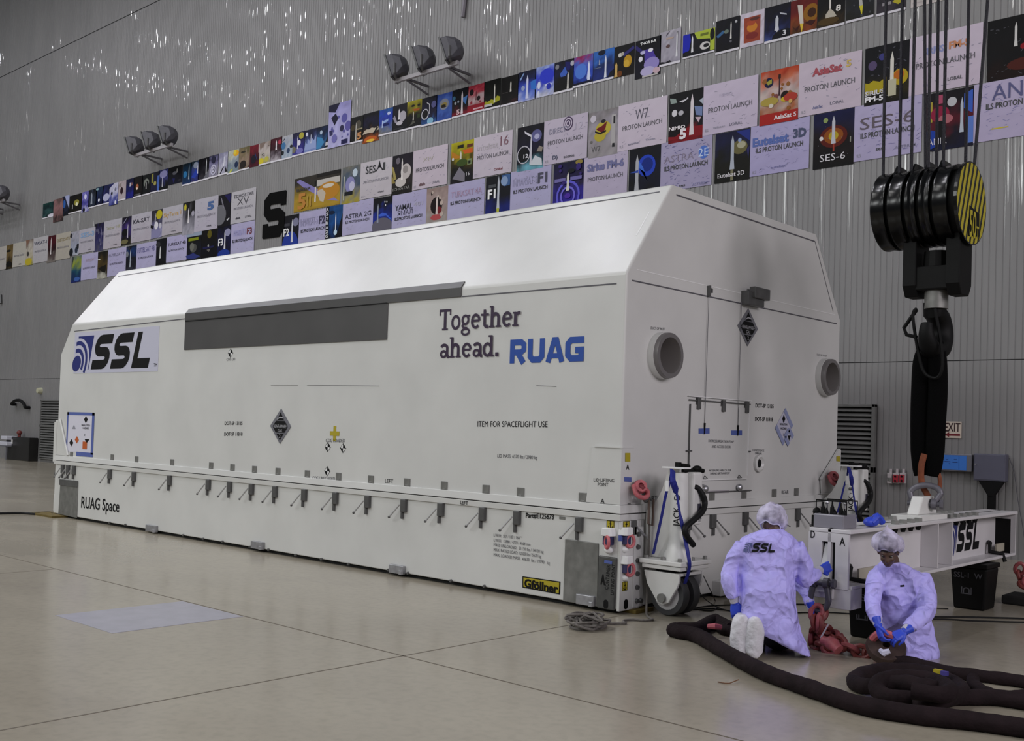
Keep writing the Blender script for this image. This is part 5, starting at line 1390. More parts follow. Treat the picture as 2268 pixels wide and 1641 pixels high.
# ================================================================== wall fittings
LGREY = mat('louvre_grey', (0.16, 0.16, 0.155), .45, .2, var=.15, vscale=6)
def louvre(a, b, z0, z1, n, label, split=None, fr=.06):
    r = thing('wall_louvre', label, 'vent', ((a + b) / 2, YW, z0))
    MB().box(((a + b) / 2, YW - .012, (z0 + z1) / 2), (b - a - .02, .02, z1 - z0 - .02)).build('louvre_back', mat('louvre_dark', '#0a0a0a', .8), r)
    mb = MB()
    yy = YW - .05
    for x_ in (a, b):
        mb.box((x_ + (fr / 2 if x_ == a else -fr / 2), yy, (z0 + z1) / 2), (fr, .09, z1 - z0))
    for z_ in (z0, z1):
        mb.box(((a + b) / 2, yy, z_ + (fr * .4 if z_ == z0 else -fr * .4)), (b - a, .09, fr * .8))
    if split:
        mb.box(((a + b) / 2, yy, split), (b - a, .09, fr * 1.6))
    mb.build('louvre_frame', LGREY, r, bevel=.004)
    st_ = (z1 - z0 - 2 * fr) / n
    sl = None
    for i in range(n):
        z_ = z0 + fr + st_ * (i + .5)
        if sl is None:
            sl = MB().prism([(a + fr, YW - .02, z_ + st_ * .42), (a + fr, YW - .085, z_ - st_ * .12), (a + fr, YW - .085, z_ - st_ * .34), (a + fr, YW - .02, z_ + st_ * .2)], (b - a - 2 * fr, 0, 0)).build('louvre_slat', LGREY, r)
            z_first = z_
        else:
            dup(sl, Vector((0, 0, z_ - z_first)) , r)
louvre(-2.10, -1.30, .36, 2.395, 24, 'tall dark grey wall louvre behind the right end of the container', 1.28)
louvre(-34.1, -32.2, .12, 2.315, 22, 'tall dark wall louvre left of the container', 1.35, .05)
# floodlights: three groups on brackets
FG = mat('floodlight_grey', '#55545a', .5, .2, var=.1, vscale=10)
def floods(p0, p1, hpx, label):
    """three lamps along a bracket; p0, p1 pixels of the bracket ends"""
    a, b = ony(*p0, YW - .75), ony(*p1, YW - .75)
    r = thing('floodlight_bracket', label, 'floodlight', ((a.x + b.x) / 2, YW, min(a.z, b.z)))
    z_ = (a.z + b.z) / 2
    mb = MB().box(((a.x + b.x) / 2, YW - .75, z_), (b.x - a.x + .3, .07, .09))
    mb.build('crossbar', mat('bracket_pale_grey', '#a09ca0', .5), r)
    for t in (.12, .88):
        x_ = lerp(a.x, b.x, t)
        mb = MB().tube([(x_, YW - .02, z_ - .20), (x_, YW - .70, z_ - .03)], .03, 6).box((x_, YW - .38, z_ + .0), (.05, .73, .05))
        mb.build('wall_arm', mat('bracket_dark_grey', '#5c5a5e', .5), r)
    s = hpx
    for t in (0, .5, 1):
        x_ = lerp(a.x, b.x, t)
        c = Vector((x_ - .05, YW - .75, z_ + .42 * s))
        # lamp housing: square front frame, body tapering to an eight-sided back, tilted down to the left
        ax = Vector((-.80, -.50, -.33)).normalized()
        side = ax.cross(Vector((0, 0, 1))).normalized()
        up = side.cross(ax)
        ring = lambda d, w_, n_=8, ch=.3: [c + ax * d + side * (w_ * sx) + up * (w_ * sy) for sx, sy in ((1, ch), (ch, 1), (-ch, 1), (-1, ch), (-1, -ch), (-ch, -1), (ch, -1), (1, -ch))]
        k = .33 * s
        h = MB().loft([ring(-.9 * k, .45 * k, ch=.4), ring(-.55 * k, .85 * k, ch=.5), ring(.05 * k, 1.0 * k, ch=.85), ring(.62 * k, 1.0 * k, ch=.95)]).build('lamp_housing', FG, r, bevel=.01)
        MB().loft([ring(.62 * k, 1.08 * k, ch=.97), ring(.78 * k, 1.08 * k, ch=.97)]).build('lamp_front_frame', DSTEEL, h)
        yk = MB()
        for sg in (-1, 1):
            yk.tube([c + side * (1.04 * k * sg), c + side * (1.04 * k * sg) - Vector((0, 0, .9 * k)), c + side * (.5 * k * sg) - Vector((0, 0, 1.25 * k))], .028, 6)
        yk.box(c - Vector((0, 0, 1.25 * k)), (.05, .05, .05))
        yk.build('lamp_yoke', DSTEEL, h)
floods((884, 178), (1005, 141), .80, 'three grey floodlights on a bracket above the middle of the top poster row')
floods((302, 345), (376, 320), .78, 'three grey floodlights on a bracket above the left part of the top poster row')
floods((-42, 458), (6, 444), .78, 'floodlight group cut by the left picture edge')
# electrical fittings on the right
def wbox(px0, py0, px1, py1, d, m, name, label, cat, bev=.008):
    a, b = ony(px0, py0, YW - d), ony(px1, py1, YW - d)
    o = MB().box(((a.x + b.x) / 2, YW - d / 2 - .006, (a.z + b.z) / 2), (b.x - a.x, d - .006, a.z - b.z)).build(name, m, None, bevel=bev)
    if label:
        tag(o, label, cat)
    return o, a, b
o, a, b = wbox(2072, 1004, 2152, 1045, .12, mat('display_grey_case', '#77767e', .4, .3), 'wall_display', 'blue faced display box on the wall behind the black hoist sling', 'display')
MB().box((lerp(a.x, b.x, .47), YW - .124, (a.z + b.z) / 2), ((b.x - a.x) * .78, .008, (a.z - b.z) * .86)).build('blue_face', mat('blue_panel_face', '#3f76c8', .3), o)
mb = MB()
for i, (s_, u, v) in enumerate((('000-0', .30, .42), ('0-00', .58, .42), ('A', .46, .25))):
    pass
f = lambda u, v: (lerp(a.x, b.x, u), YW - .131, lerp(b.z, a.z, v))
for u0, v0, u1, v1 in ((.26, .52, .42, .56), (.48, .50, .62, .54), (.38, .40, .42, .44), (.30, .66, .36, .68), (.52, .68, .60, .70), (.655, .1, .66, .9)):
    mb.poly([f(u0, v0), f(u1, v0), f(u1, v1), f(u0, v1)])
mb.build('panel_markings', mat('panel_dark_blue', '#1d3470', .5), o)
o, a, b = wbox(2157, 1004, 2226, 1067, .16, mat('cabinet_slate', '#5a5a6a', .45, .1, var=.06), 'electrical_cabinet', 'slate grey electrical cabinet on the wall right of the blue display', 'cabinet')
MB().box(((a.x + b.x) / 2, YW - .165, (a.z + b.z) / 2), ((b.x - a.x) * .93, .012, (a.z - b.z) * .92)).build('cabinet_door', mat('cabinet_slate', '#5a5a6a', .45), o, bevel=.004)
MB().cyl((lerp(a.x, b.x, .07), YW - .17, lerp(b.z, a.z, .6)), (lerp(a.x, b.x, .07), YW - .19, lerp(b.z, a.z, .6)), .012, None, 8).build('door_lock', STEEL, o)
mb = MB()
xc, hw = (a.x + b.x) / 2 + .02, (b.x - a.x) / 2
zc = b.z
mb.loft([[(xc - w_, YW - .03, z_), (xc + w_, YW - .03, z_), (xc + w_, YW - .15, z_), (xc - w_, YW - .15, z_)] for w_, z_ in ((hw * .78, zc), (hw * .2, zc - .22), (hw * .2, zc - .24))])
mb.build('cable_funnel', BLACK, o)
MB().box((xc, YW - .08, (zc - .24) / 2), (hw * .38, .12, zc - .24)).build('cable_duct', BLACK, o)
mb = MB().tube(catmull([(b.x + .02, YW - .05, a.z - .05), (b.x + .10, YW - .04, a.z - .3), (b.x + .16, YW - .04, a.z - .7), (b.x + .24, YW - .03, .5), (b.x + .3, YW - .03, .05)], 6), .006, 5)
tag(mb.build('wall_cable', GREYINK), 'thin grey cable hanging down the wall right of the slate cabinet', 'cable')
# exit sign
a, b = ony(2084, 933, YW - .02), ony(2128.5, 970.5, YW - .02)
o = MB().box(((a.x + b.x) / 2, YW - .012, (a.z + b.z) / 2), (b.x - a.x, .016, a.z - b.z)).build('exit_sign', mat('sign_cream', '#c9bcae', .5))
tag(o, 'cream exit sign with a red arrow on the wall beside the sling', 'sign')
mb = MB()
ys = YW - .022
put_text(mb, 'EXIT', (lerp(a.x, b.x, .18), ys, lerp(b.z, a.z, .40)), (lerp(a.x, b.x, .96), ys, lerp(b.z, a.z, .40)), (0, 0, (a.z - b.z) * .54), .015)
mb.build('lettering', mat('sign_dark_red', '#2c1216', .5), o)
mb = MB()
f = lambda u, v: (lerp(a.x, b.x, u), ys, lerp(b.z, a.z, v))
mb.poly([f(.20, .2), f(.42, .35), f(.42, .26), f(.95, .26), f(.95, .13), f(.42, .13), f(.42, .05)])
mb.build('arrow', mat('sign_red', '#6a1420', .5), o)
# red sockets and the grey switch
for i, (x0_, x1_, red) in enumerate(((1965, 1975, 0), (1978, 1990, 1), (1992.5, 2004, 1))):
    o, a, b = wbox(x0_, 1047, x1_, 1071, .08, mat('socket_white', '#b5aeb0', .5), 'wall_socket', ('pale grey wall switch left of the two red sockets', 'left red wall socket by the louvre', 'right red wall socket by the louvre')[i], 'socket')
    if red:
        MB().box(((a.x + b.x) / 2, YW - .09, lerp(b.z, a.z, .46)), ((b.x - a.x) * .9, .03, (a.z - b.z) * .74)).build('red_cover', mat('socket_red', '#a52c3c', .45), o, bevel=.006)
        for v in (.26, .66):
            MB().cyl(((a.x + b.x) / 2, YW - .104, lerp(b.z, a.z, v)), ((a.x + b.x) / 2, YW - .110, lerp(b.z, a.z, v)), .018, None, 10).build('socket_hole', BLACK, o)
    else:
        MB().box(((a.x + b.x) / 2, YW - .085, lerp(b.z, a.z, .4)), ((b.x - a.x) * .7, .02, (a.z - b.z) * .3)).build('switch_cover', GPLATE, o)
    xm = (a.x + b.x) / 2
    MB().cyl((xm, YW - .03, a.z), (xm, YW - .03, a.z + .07), .022, None, 8).build('cable_gland', mat('socket_white', '#b5aeb0', .5), o)
# far left: dark cabinet, white boxes, alarm lamp, hose, sensor, posts on the wall
a, b = ony(14, 966, YW - .36), ony(62, 1021, YW - .36)
o = MB().box(((a.x + b.x) / 2, YW - .19, a.z / 2 + .0), (b.x - a.x, .34, a.z)).build('floor_cabinet', mat('cabinet_black_brown', '#1d1c1b', .35), None, bevel=.02)
tag(o, 'black floor cabinet standing at the wall far left', 'cabinet')
MB().box((lerp(a.x, b.x, .27), YW - .366, lerp(0, a.z, .78)), (.12, .012, .16)).build('cabinet_label', mat('white_label', '#c9c8c6', .5), o)
c = ony(43, 958, YW - .2)
o = MB().cyl((c.x, c.y, a.z), (c.x, c.y, a.z + .10), .05, .06, 10).ell((c.x, c.y, a.z + .16), (.10, .10, .09)).build('warning_lamp', mat('lamp_dark_red', '#6d2c28', .4), None, smooth=True)
tag(o, 'small dark red warning lamp on top of the black floor cabinet', 'lamp')
for i, (x0_, y0_, x1_, y1_, lab) in enumerate(((2, 965, 14, 974, 'small white box on the stack left of the black floor cabinet'), (-8, 977, 14, 987, 'larger white box under the small one left of the floor cabinet'))):
    p, q_ = ony(x0_, y0_, YW - .55), ony(x1_, y1_, YW - .55)
    o = MB().box(((p.x + q_.x) / 2, YW - .35, (p.z + q_.z) / 2), (q_.x - p.x, .4, p.z - q_.z)).build('white_box', mat('white_plastic', '#c6c6d0', .4), None, bevel=.02)
    tag(o, lab, 'box')
    if i == 0:
        zlow = None
    else:
        zlow = q_.z
        xlo, xhi = p.x, q_.x
o = MB().box(((xlo + xhi) / 2, YW - .33, zlow - .02), (xhi - xlo, .5, .04)).build('side_table', mat('table_grey', '#6d6d72', .5))
for sx in (xlo + .05, xhi - .05):
    for sy in (YW - .52, YW - .14):
        MB().box((sx, sy, (zlow - .04) / 2), (.05, .05, zlow - .04)).build('leg', mat('table_grey', '#6d6d72', .5), o)
tag(o, 'low grey side table carrying the white boxes, far left', 'table')
pts = [ony(x_, y_, YW - .18) for x_, y_ in ((26, 895), (31, 889), (40, 886), (48, 889), (54, 896), (56, 902))]
pts = [Vector((pts[0].x, YW - .02, pts[0].z))] + pts + [Vector((pts[-1].x, YW - .02, pts[-1].z))]
o = MB().tube(catmull(pts, 4), .06, 7).build('wall_hose', BLACK, None, smooth=True)
tag(o, 'short black hose arching on the wall above the black floor cabinet', 'hose')
p = ony(86, 865, YW - .1)
o = MB().cyl((p.x, YW, p.z), (p.x, YW - .16, p.z), .12, .10, 12).build('wall_sensor', mat('sensor_cream', '#b5b49a', .5))
tag(o, 'round cream wall sensor left of the container', 'sensor')
o = MB().tube([ony(x_, y_, YW - .06) for x_, y_ in ((0, 653), (1, 672))], .08, 6).build('wall_fitting', DSTEEL)
tag(o, 'dark wall fitting cut by the left picture edge', 'fitting')
# chair-rail seam bolts are part of the wall; the pipe stub high on the wall
a, b = ony(1033, 4, YW - .06), ony(1025, 38, YW - .06)
o = MB().tube([a + Vector((0, 0, .6)), b], .05, 6).build('wall_pipe', mat('pipe_grey', '#77737a', .5))
tag(o, 'thin grey pipe stub high on the wall right of the middle floodlights', 'pipe')
# ================================================================== wheeled jacks at the container corners
NAVYB = mat('dark_blue_strap', '#1b2480', .6, bump=.1, bscale=80)
BLK = mat('matte_black', (.0022, .0022, .0024), .6, spec=.2)
def jack(letter, dy, label):
    D = Vector((.03, dy, 0))
    r = thing('wheeled_jack', label, 'jack', (.33, .5 + dy, 0))
    V = lambda x, y, z: Vector((x, y, z)) + D
    # side plate bolted to the container, concave edge
    prof_ = [(.01, .55), (.01, 1.0), (.06, 1.04), (.13, 1.11), (.19, 1.21), (.235, 1.33), (.265, 1.445), (.40, 1.445), (.40, .55)]
    MB().prism([V(x_, .385, z_) for x_, z_ in prof_], (0, .035, 0)).build('side_plate', WHITEP, r, bevel=.004)
    MB().prism([V(x_, .56, z_) for x_, z_ in [(.03, .55), (.03, .9), (.30, .9), (.30, .55)]], (0, .03, 0)).build('side_plate', WHITEP, r, bevel=.004)
    # column
    col_ = MB().lathe([(.001, .54), (.145, .54), (.138, .60), (.112, .66), (.094, .74), (.084, 1.22), (.078, 1.40), (.001, 1.41)], V(.39, .41, 0), (0, 0, 1), 28).build('column', WHITEP, r, smooth=True)
    MB().box(V(.44, .56, 1.15), (.14, .16, .52)).build('gear_housing', WHITEP, r, bevel=.02)
    MB().box(V(.40, .33, 1.452), (.26, .12, .015)).build('top_plate', mat('white_trim_and_highlight', (.8, .8, .8), .4), r)
    n = Vector((.5, -.866, 0))
    rt = Vector((.866, .5, 0))
    mb = MB()
    c = V(.39, .41, 0) + n * .097 + rt * .014
    put_text(mb, 'JACK · ' + letter, c + Vector((0, 0, .88)) , c + Vector((0, 0, 1.19)), rt * -.062, .008)
    mb.build('lettering', INK, r)
    mb = MB()
    c = V(.52, .56, .92)
    put_text(mb, 'MF', c + Vector((.0, -.03, 0)), c + Vector((0, .06, 0)), (0, 0, .07))
    mb.build('lettering', GREYINK, r)
    MB().box(V(.515, .58, 1.04), (.012, .05, .12)).build('data_plate', mat('slate_plate', '#3c3a48', .5), r)
    # base plate with a second plate under it and bolts
    MB().box(V(.32, .48, .525), (.50, .54, .045)).box(V(.32, .48, .478), (.46, .50, .04)).build('base_plate', WHITEP, r, bevel=.008)
    bt = None
    for bx in (.12, .32, .52):
        for by in (.26, .48, .70):
            if (bx, by) == (.32, .48):
                continue
            if bt is None:
                bt = MB().cyl(V(bx, by, .54), V(bx, by, .578), .026, .024, 6).build('bolt', GPLATE, r)
                b0_ = (bx, by)
            else:
                dup(bt, Vector((bx - b0_[0], by - b0_[1], 0)), r)
    MB().cyl(V(.32, .46, .40), V(.32, .46, .465), .17, .19, 24).build('swivel', BLK, r)
    # fork: two cheek plates, raked back
    for y_ in (.255, .655):
        MB().prism([V(x_, y_, z_) for x_, z_ in [(.10, .43), (.52, .43), (.52, .36), (.43, .18), (.36, .12), (.28, .12), (.18, .22)]][:3] + [V(.50, y_, .30), V(.40, y_, .14), V(.33, y_, .11), V(.26, y_, .14), V(.14, y_, .30)], (0, .03, 0)).build('fork_cheek', WHITEP, r, bevel=.006)
    MB().box(V(.31, .47, .415), (.40, .42, .03)).build('fork_crown', WHITEP, r, bevel=.006)
    for y_ in (.315, .50):
        w = MB().lathe([(.195, .0), (.205, .02), (.205, .09), (.195, .11), (.13, .115), (.13, -.005)], V(.34, y_, .205), (0, 1, 0), 36, True).build('wheel', mat('grey_rubber_tyre', '#3a3a3c', .6), r, smooth=True)
        MB().lathe([(.001, -.008), (.125, -.008), (.162, .0), (.162, .11), (.001, .118)], V(.34, y_, .205), (0, 1, 0), 32).build('wheel_disc', mat('wheel_white', '#b5b3b4', .4), w, smooth=True)
    MB().cyl(V(.33, .225, .18), V(.33, .70, .18), .045, None, 12).build('axle', GPLATE, r)
    # crank: bent black tube on a steel shaft
    MB().tube([V(.43, .56, 1.26), V(.43, .66, 1.265), V(.43, .78, 1.265)], .018, 8).build('crank_shaft', STEEL, r)
    MB().ell(V(.46, .62, 1.26), (.05, .05, .06)).build('shaft_boss', WHITEP, r, smooth=True)
    sx_ = lambda px, py, X: onx(px, py, X) + Vector((0, dy, 0))
    pts = [sx_(1536, 1078, .52), sx_(1546, 1082, .54), sx_(1557, 1098, .57), sx_(1561, 1115, .58), sx_(1556, 1132, .60), sx_(1538, 1150, .61), sx_(1520, 1166, .61), sx_(1517, 1178, .61), sx_(1524, 1192, .61), sx_(1536, 1207, .61)]
    MB().tube(catmull(pts, 4), .030, 10).build('crank_handle', RUBBER, r, smooth=True)
    # black top fitting and blue tie-down straps
    MB().tube([V(.40, .40, 1.475), V(.42, .52, 1.465)], .022, 8).box(V(.40, .36, 1.48), (.05, .04, .05)).tube([V(.40, .44, 1.42), V(.44, .62, 1.43), V(.46, .72, 1.42)], .022, 8).ell(V(.45, .62, 1.445), (.04, .06, .03)).build('top_fitting', BLK, r, smooth=True)
    sp = [sx_(1488, 1040, .46), sx_(1483, 1070, .47), sx_(1475, 1095, .44), sx_(1463, 1155, .36), sx_(1447, 1226, .20)]
    MB().tube(catmull(sp, 4), .021, 6, flat=.35, up=(0, -1, 0)).build('blue_strap', NAVYB, r)
    sp = [sx_(1490, 1042, .48), sx_(1491, 1066, .55), sx_(1499, 1094, .52), sx_(1505, 1132, .53), sx_(1513, 1172, .55), sx_(1526, 1238, .62), sx_(1526, 1262, .60), sx_(1517, 1292, .54)]
    MB().tube(catmull(sp, 4), [.034 if i < 8 else .013 if i < 14 else .02 for i in range(29)], 6, flat=.35, up=(0, -1, 0)).build('blue_strap', NAVYB, r)
    MB().box(sx_(1478, 1076, .53), (.03, .02, .1)).build('strap_tag', mat('white_vinyl', (.75, .75, .75), .4), r)
    return r
jack('D', 0.0, 'white wheeled jack with twin wheels at the near corner of the container end')
jack('B', 3.83, 'white wheeled jack at the far corner of the container end, partly behind the beam')

# ================================================================== pink shackles on the lid lugs, and the grey rope
def bow(mb, c, ax_pin, dn, w, h, r0, n=16):
    """bow shackle body: legs from pin level hanging along dn"""
    c, a, d = Vector(c), Vector(ax_pin).normalized(), Vector(dn).normalized()
    pts = [c - a * w * .5]
    for i in range(n + 1):
        t = PI * i / n
        pts.append(c + d * (h * .55) - a * (w * .72 * math.cos(t)) + d * (h * .45 * math.sin(t)))
    pts.append(c + a * w * .5)
    mb.tube(catmull(pts, 3), r0, 10)
    return mb
def shackle(name, label, cat, c, ax, dn, w, h, r0, m, pinm=None, group=None):
    o = bow(MB(), c, ax, dn, w, h, r0).build(name, m, None, smooth=True)
    c, a = Vector(c), Vector(ax).normalized()
    p = MB().cyl(c - a * (w * .5 + r0 * 1.6), c + a * (w * .5 + r0 * 2.2), r0 * .95, None, 12).cyl(c + a * (w * .5 + r0 * 1.9), c + a * (w * .5 + r0 * 3), r0 * 1.6, None, 6)
    p.build('pin', pinm or m, o)
    e = MB()
    for s_ in (-1, 1):
        e.lathe([(r0 * .9, -r0 * .8), (r0 * 1.8, -r0 * .8), (r0 * 1.8, r0 * .8), (r0 * .9, r0 * .8)], c + a * (s_ * w * .5), a, 14, True)
        e.build('eye', m, o, smooth=True)
        e = MB()
    return tag(o, label, cat, group)
def lid_shackle(c, label):
    c = Vector(c)
    o = MB().lathe([(.03, -.035), (.062, -.035), (.072, 0), (.062, .035), (.03, .035)], c, (.75, -.45, .35), 20, True).build('lifting_shackle', PINK, None, smooth=True)
    bow(MB(), c + Vector((-.02, -.02, .02)), (.2, .95, .1), (.45, .1, -.7), .105, .15, .024).build('bow', PINK, o, smooth=True)
    MB().cyl(c + Vector((-.05, -.02, .03)), c + Vector((.05, .0, -.02)), .024, None, 10).build('bolt', mat('dull_red', '#7a3038', .5), o)
    MB().tube([c + Vector((.01, .04, -.06)), c + Vector((.02, .08, -.12)), c + Vector((.0, .12, -.09))], .022, 8).ell(c + Vector((.01, .09, -.12)), (.03, .04, .045)).build('clevis', DSTEEL, o, smooth=True)
    return tag(o, label, 'shackle')
lid_shackle((.10, .19, 1.25), 'pink red lifting shackle hanging on the near corner of the lid')
lid_shackle((.10, W_ - .30, 1.30), 'pink red lifting shackle on the far corner of the container end')
ROPE = mat('grey_braided_rope', '#67625e', .8, var=.25, vscale=40, bump=.3, bscale=120)
pts = [(.13, .30, 1.10), (.13, .315, 1.0), (.125, .33, .8), (.12, .335, .5), (.13, .32, .25), (.20, .22, .03), (.34, .06, .014), (.45, -.02, .014), (.42, -.12, .014), (.34, -.16, .014), (.30, -.24, .014), (.33, -.33, .014), (.40, -.38, .014), (.34, -.47, .014), (.28, -.52, .014)]
loop = [(.28, -.56, .014), (.36, -.62, .014), (.40, -.80, .014), (.28, -.95, .014), (.14, -.86, .014), (.12, -.66, .02), (.26, -.58, .03)]
rp = random.Random(5)
for k in range(7):
    a0 = rp.uniform(0, 360)
    for j in range(7):
        t = R(a0 + j * 52)
        rr_ = rp.uniform(.04, .20)
        loop.append((.27 + rr_ * 1.0 * math.cos(t), -.78 + rr_ * 1.15 * math.sin(t), .02 + .010 * k + rp.uniform(0, .06)))
o = MB().tube(catmull(pts + loop, 5), .0115, 7).build('tag_rope', ROPE, None, smooth=True)
tag(o, 'grey rope hanging from the pink shackle and heaped on the floor before the corner', 'rope')
MB().tube([(.14, .29, 1.12), (.14, .29, .88), (.14, .36, .86), (.14, .37, 1.12)], .012, 6).build('rope_bight', mat('brown_rope', '#5d4c44', .8), o)

# ================================================================== spreader beam on two black bins
BW = mat('white_beam_paint', (.60, .585, .60), .36, var=.05, vscale=3)
BXC, BY0, BY1, BZ0, BZ1 = 2.18, .10, 4.45, .515, 1.015
bm_ = thing('spreader_beam', 'long white steel I beam with black logo letters lying on two black bins', 'beam', (BXC, (BY0 + BY1) / 2, BZ0))
LB = BY1 - BY0
MB().box((BXC, (BY0 + BY1) / 2, (BZ0 + BZ1) / 2), (.028, LB, BZ1 - BZ0)).build('web', BW, bm_)
MB().box((BXC, (BY0 + BY1) / 2, BZ1 - .016), (.38, LB, .032)).build('top_flange', BW, bm_, bevel=.005)
MB().box((BXC, (BY0 + BY1) / 2 - .03, BZ0 + .015), (.40, LB - .12, .03)).build('bottom_flange', BW, bm_, bevel=.005)
# end plates; the near one has a slot with a link standing in it
x0, x1 = 1.985, 2.355
sx0, sx1, sz0, sz1 = 2.11, 2.235, BZ0, .905
from mathutils.geometry import tessellate_polygon
def endplate(y, name):
    mb = MB()
    for a_, b_, c2, d_ in ((x0, sx0, BZ0 - .0, BZ1 - .034), (sx1, x1, BZ0 - .0, BZ1 - .034), (sx0, sx1, sz1, BZ1 - .034)):
        mb.box(((a_ + b_) / 2, y, (c2 + d_) / 2), (b_ - a_, .03, d_ - c2))
    return mb.build(name, BW, bm_)
endplate(BY0 + .015, 'end_plate')
endplate(BY1 - .015, 'end_plate')
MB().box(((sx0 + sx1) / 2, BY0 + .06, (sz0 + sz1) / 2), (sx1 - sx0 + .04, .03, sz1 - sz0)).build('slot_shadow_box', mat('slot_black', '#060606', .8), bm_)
MB().prism([(2.125, BY0 + .03, .885), (2.19, BY0 + .03, .885), (2.20, BY0 - .05, .48), (2.09, BY0 - .05, .48)], (0, .03, 0)).build('end_link', WHITEP, bm_, bevel=.004)
MB().box((2.10, BY0 + .03, .47), (.26, .10, .09)).box((2.28, BY0 + .12, .43), (.20, .22, .17)).build('end_lug', BW, bm_, bevel=.006)
for y_ in (2.06, 2.44):
    MB().box((BXC + .10, y_, (BZ0 + BZ1) / 2), (.17, .02, BZ1 - BZ0 - .07)).box((BXC - .10, y_, (BZ0 + BZ1) / 2), (.17, .02, BZ1 - BZ0 - .07)).build('stiffener', BW, bm_)
MB().box((BXC, BY1 - .22, (BZ0 + BZ1) / 2 - .03), (.36, .014, BZ1 - BZ0 - .1)).build('dark_strap', BLK, bm_)
# padeye
MB().box((BXC, 2.04, BZ1 + .025), (.30, .68, .05)).build('pad_plate', WHITEP, bm_, bevel=.004)
MB().prism([(BXC - .06, 1.86, BZ1 + .05), (BXC - .06, 2.34, BZ1 + .05), (BXC - .06, 2.26, 1.24), (BXC - .06, 1.98, 1.24)], (.12, 0, 0)).build('padeye', WHITEP, bm_, bevel=.012)
bt = None
for y_ in (1.15, 1.33, 1.51, 1.69, 2.50, 2.68, 2.86, 3.04, 3.22):
    for x_ in (BXC - .13, BXC + .13):
        if bt is None:
            bt = MB().cyl((x_, y_, BZ1), (x_, y_, BZ1 + .035), .04, .038, 6).build('flange_bolt', GPLATE, bm_)
            q0 = (x_, y_)
            MB().cyl((x_, y_, BZ1 - .032), (x_, y_, BZ1 - .08), .034, .02, 6).build('nut', BLK, bt)
        else:
            dup(bt, Vector((x_ - q0[0], y_ - q0[1], 0)), bm_)
for y_ in (.42, 3.95):
    MB().tube([(BXC + .03, y_ + .02, BZ0 + .16), (BXC + .06, y_ - .03, BZ0 + .16), (BXC + .06, y_ - .04, BZ0 + .06), (BXC + .19, y_ - .0, BZ0 + .045), (BXC + .215, y_ + .01, BZ0 - .04)], .024, 8).build('black_edge_hose', RUBBER, bm_, smooth=True)
    MB().box((BXC + .11, y_ + .2, BZ0 + .10), (.02, .36, .09)).build('foot_bar', mat('cream_bar', '#a9a394', .5), bm_)
BLG = (onx(2098, 1200, BXC).y, onx(2168, 1190, BXC).y)
q = lambda u, v: Vector((BXC + .0165, lerp(BLG[0], BLG[1], u), lerp(.62, .93, v)))
A, B_, C_ = logo_ssl(q)
A.build('logo_letters', INK, bm_)
B_.build('logo_emblem', NAVY, bm_)
mb = MB()
put_text(mb, 'D', (2.005, BY0 - .003, .925), (2.045, BY0 - .003, .925), (0, 0, .065), .015)
mb.build('lettering', INK, bm_)
mb = MB()
put_text(mb, 'A', (2.275, BY0 - .003, .885), (2.325, BY0 - .003, .885), (0, 0, .07), .015)
mb.build('lettering', INK, bm_)
# control box with black connectors on the beam end
o = MB().box((2.15, .26, BZ1 + .06), (.28, .26, .12)).build('control_box', mat('silver_box', '#8f8d96', .4, .4), None, bevel=.01)
tag(o, 'silver control box with black connectors on the near end of the beam', 'box')
MB().tube([(2.02, .16, BZ1 + .12), (2.02, .16, BZ1 + .235), (2.30, .16, BZ1 + .235), (2.30, .16, BZ1 + .12)], .007, 6).build('guard_rail', BLK, o)
MB().tube([(2.02, .37, BZ1 + .12), (2.02, .37, BZ1 + .235), (2.30, .37, BZ1 + .235), (2.30, .37, BZ1 + .12)], .007, 6).build('guard_rail', BLK, o)
for i, x_ in enumerate((2.07, 2.10, 2.155, 2.18, 2.235, 2.27)):
    h_ = (.10, .05, .11, .04, .10, .05)[i]
    MB().lathe([(.001, 0), (.022, 0), (.018, h_ * .5), (.008, h_ * .7), (.006, h_), (.001, h_)], (x_, .19, BZ1 + .121), (0, 0, 1), 10).build('connector', BLK, o)
for x_ in (2.08, 2.25):
    MB().ell((x_, .24, BZ1 + .215), (.018, .018, .018)).cyl((x_, .24, BZ1 + .115), (x_, .24, BZ1 + .21), .006, None, 6).build('toggle', STEEL, o)
MB().box((1.99, .24, BZ1 + .05), (.035, .14, .10)).ell((1.985, .24, BZ1 + .13), (.03, .05, .035)).build('side_plug', BLK, o)
# crumpled glove lying on the beam
GLV = mat('blue_nitrile_glove', '#2f49c8', .45, bump=.15, bscale=70)
mb = MB()
mb.ell((2.30, .66, BZ1 + .045), (.06, .11, .045)).tube(catmull([(2.28, .72, BZ1 + .05), (2.30, .78, BZ1 + .09), (2.32, .85, BZ1 + .03)], 4), .03, 7).tube(catmull([(2.33, .60, BZ1 + .04), (2.35, .68, BZ1 + .10), (2.30, .74, BZ1 + .07)], 4), .024, 7)
o = mb.build('glove', GLV, None, smooth=True)
tag(o, 'crumpled blue glove lying on the top of the beam', 'glove')
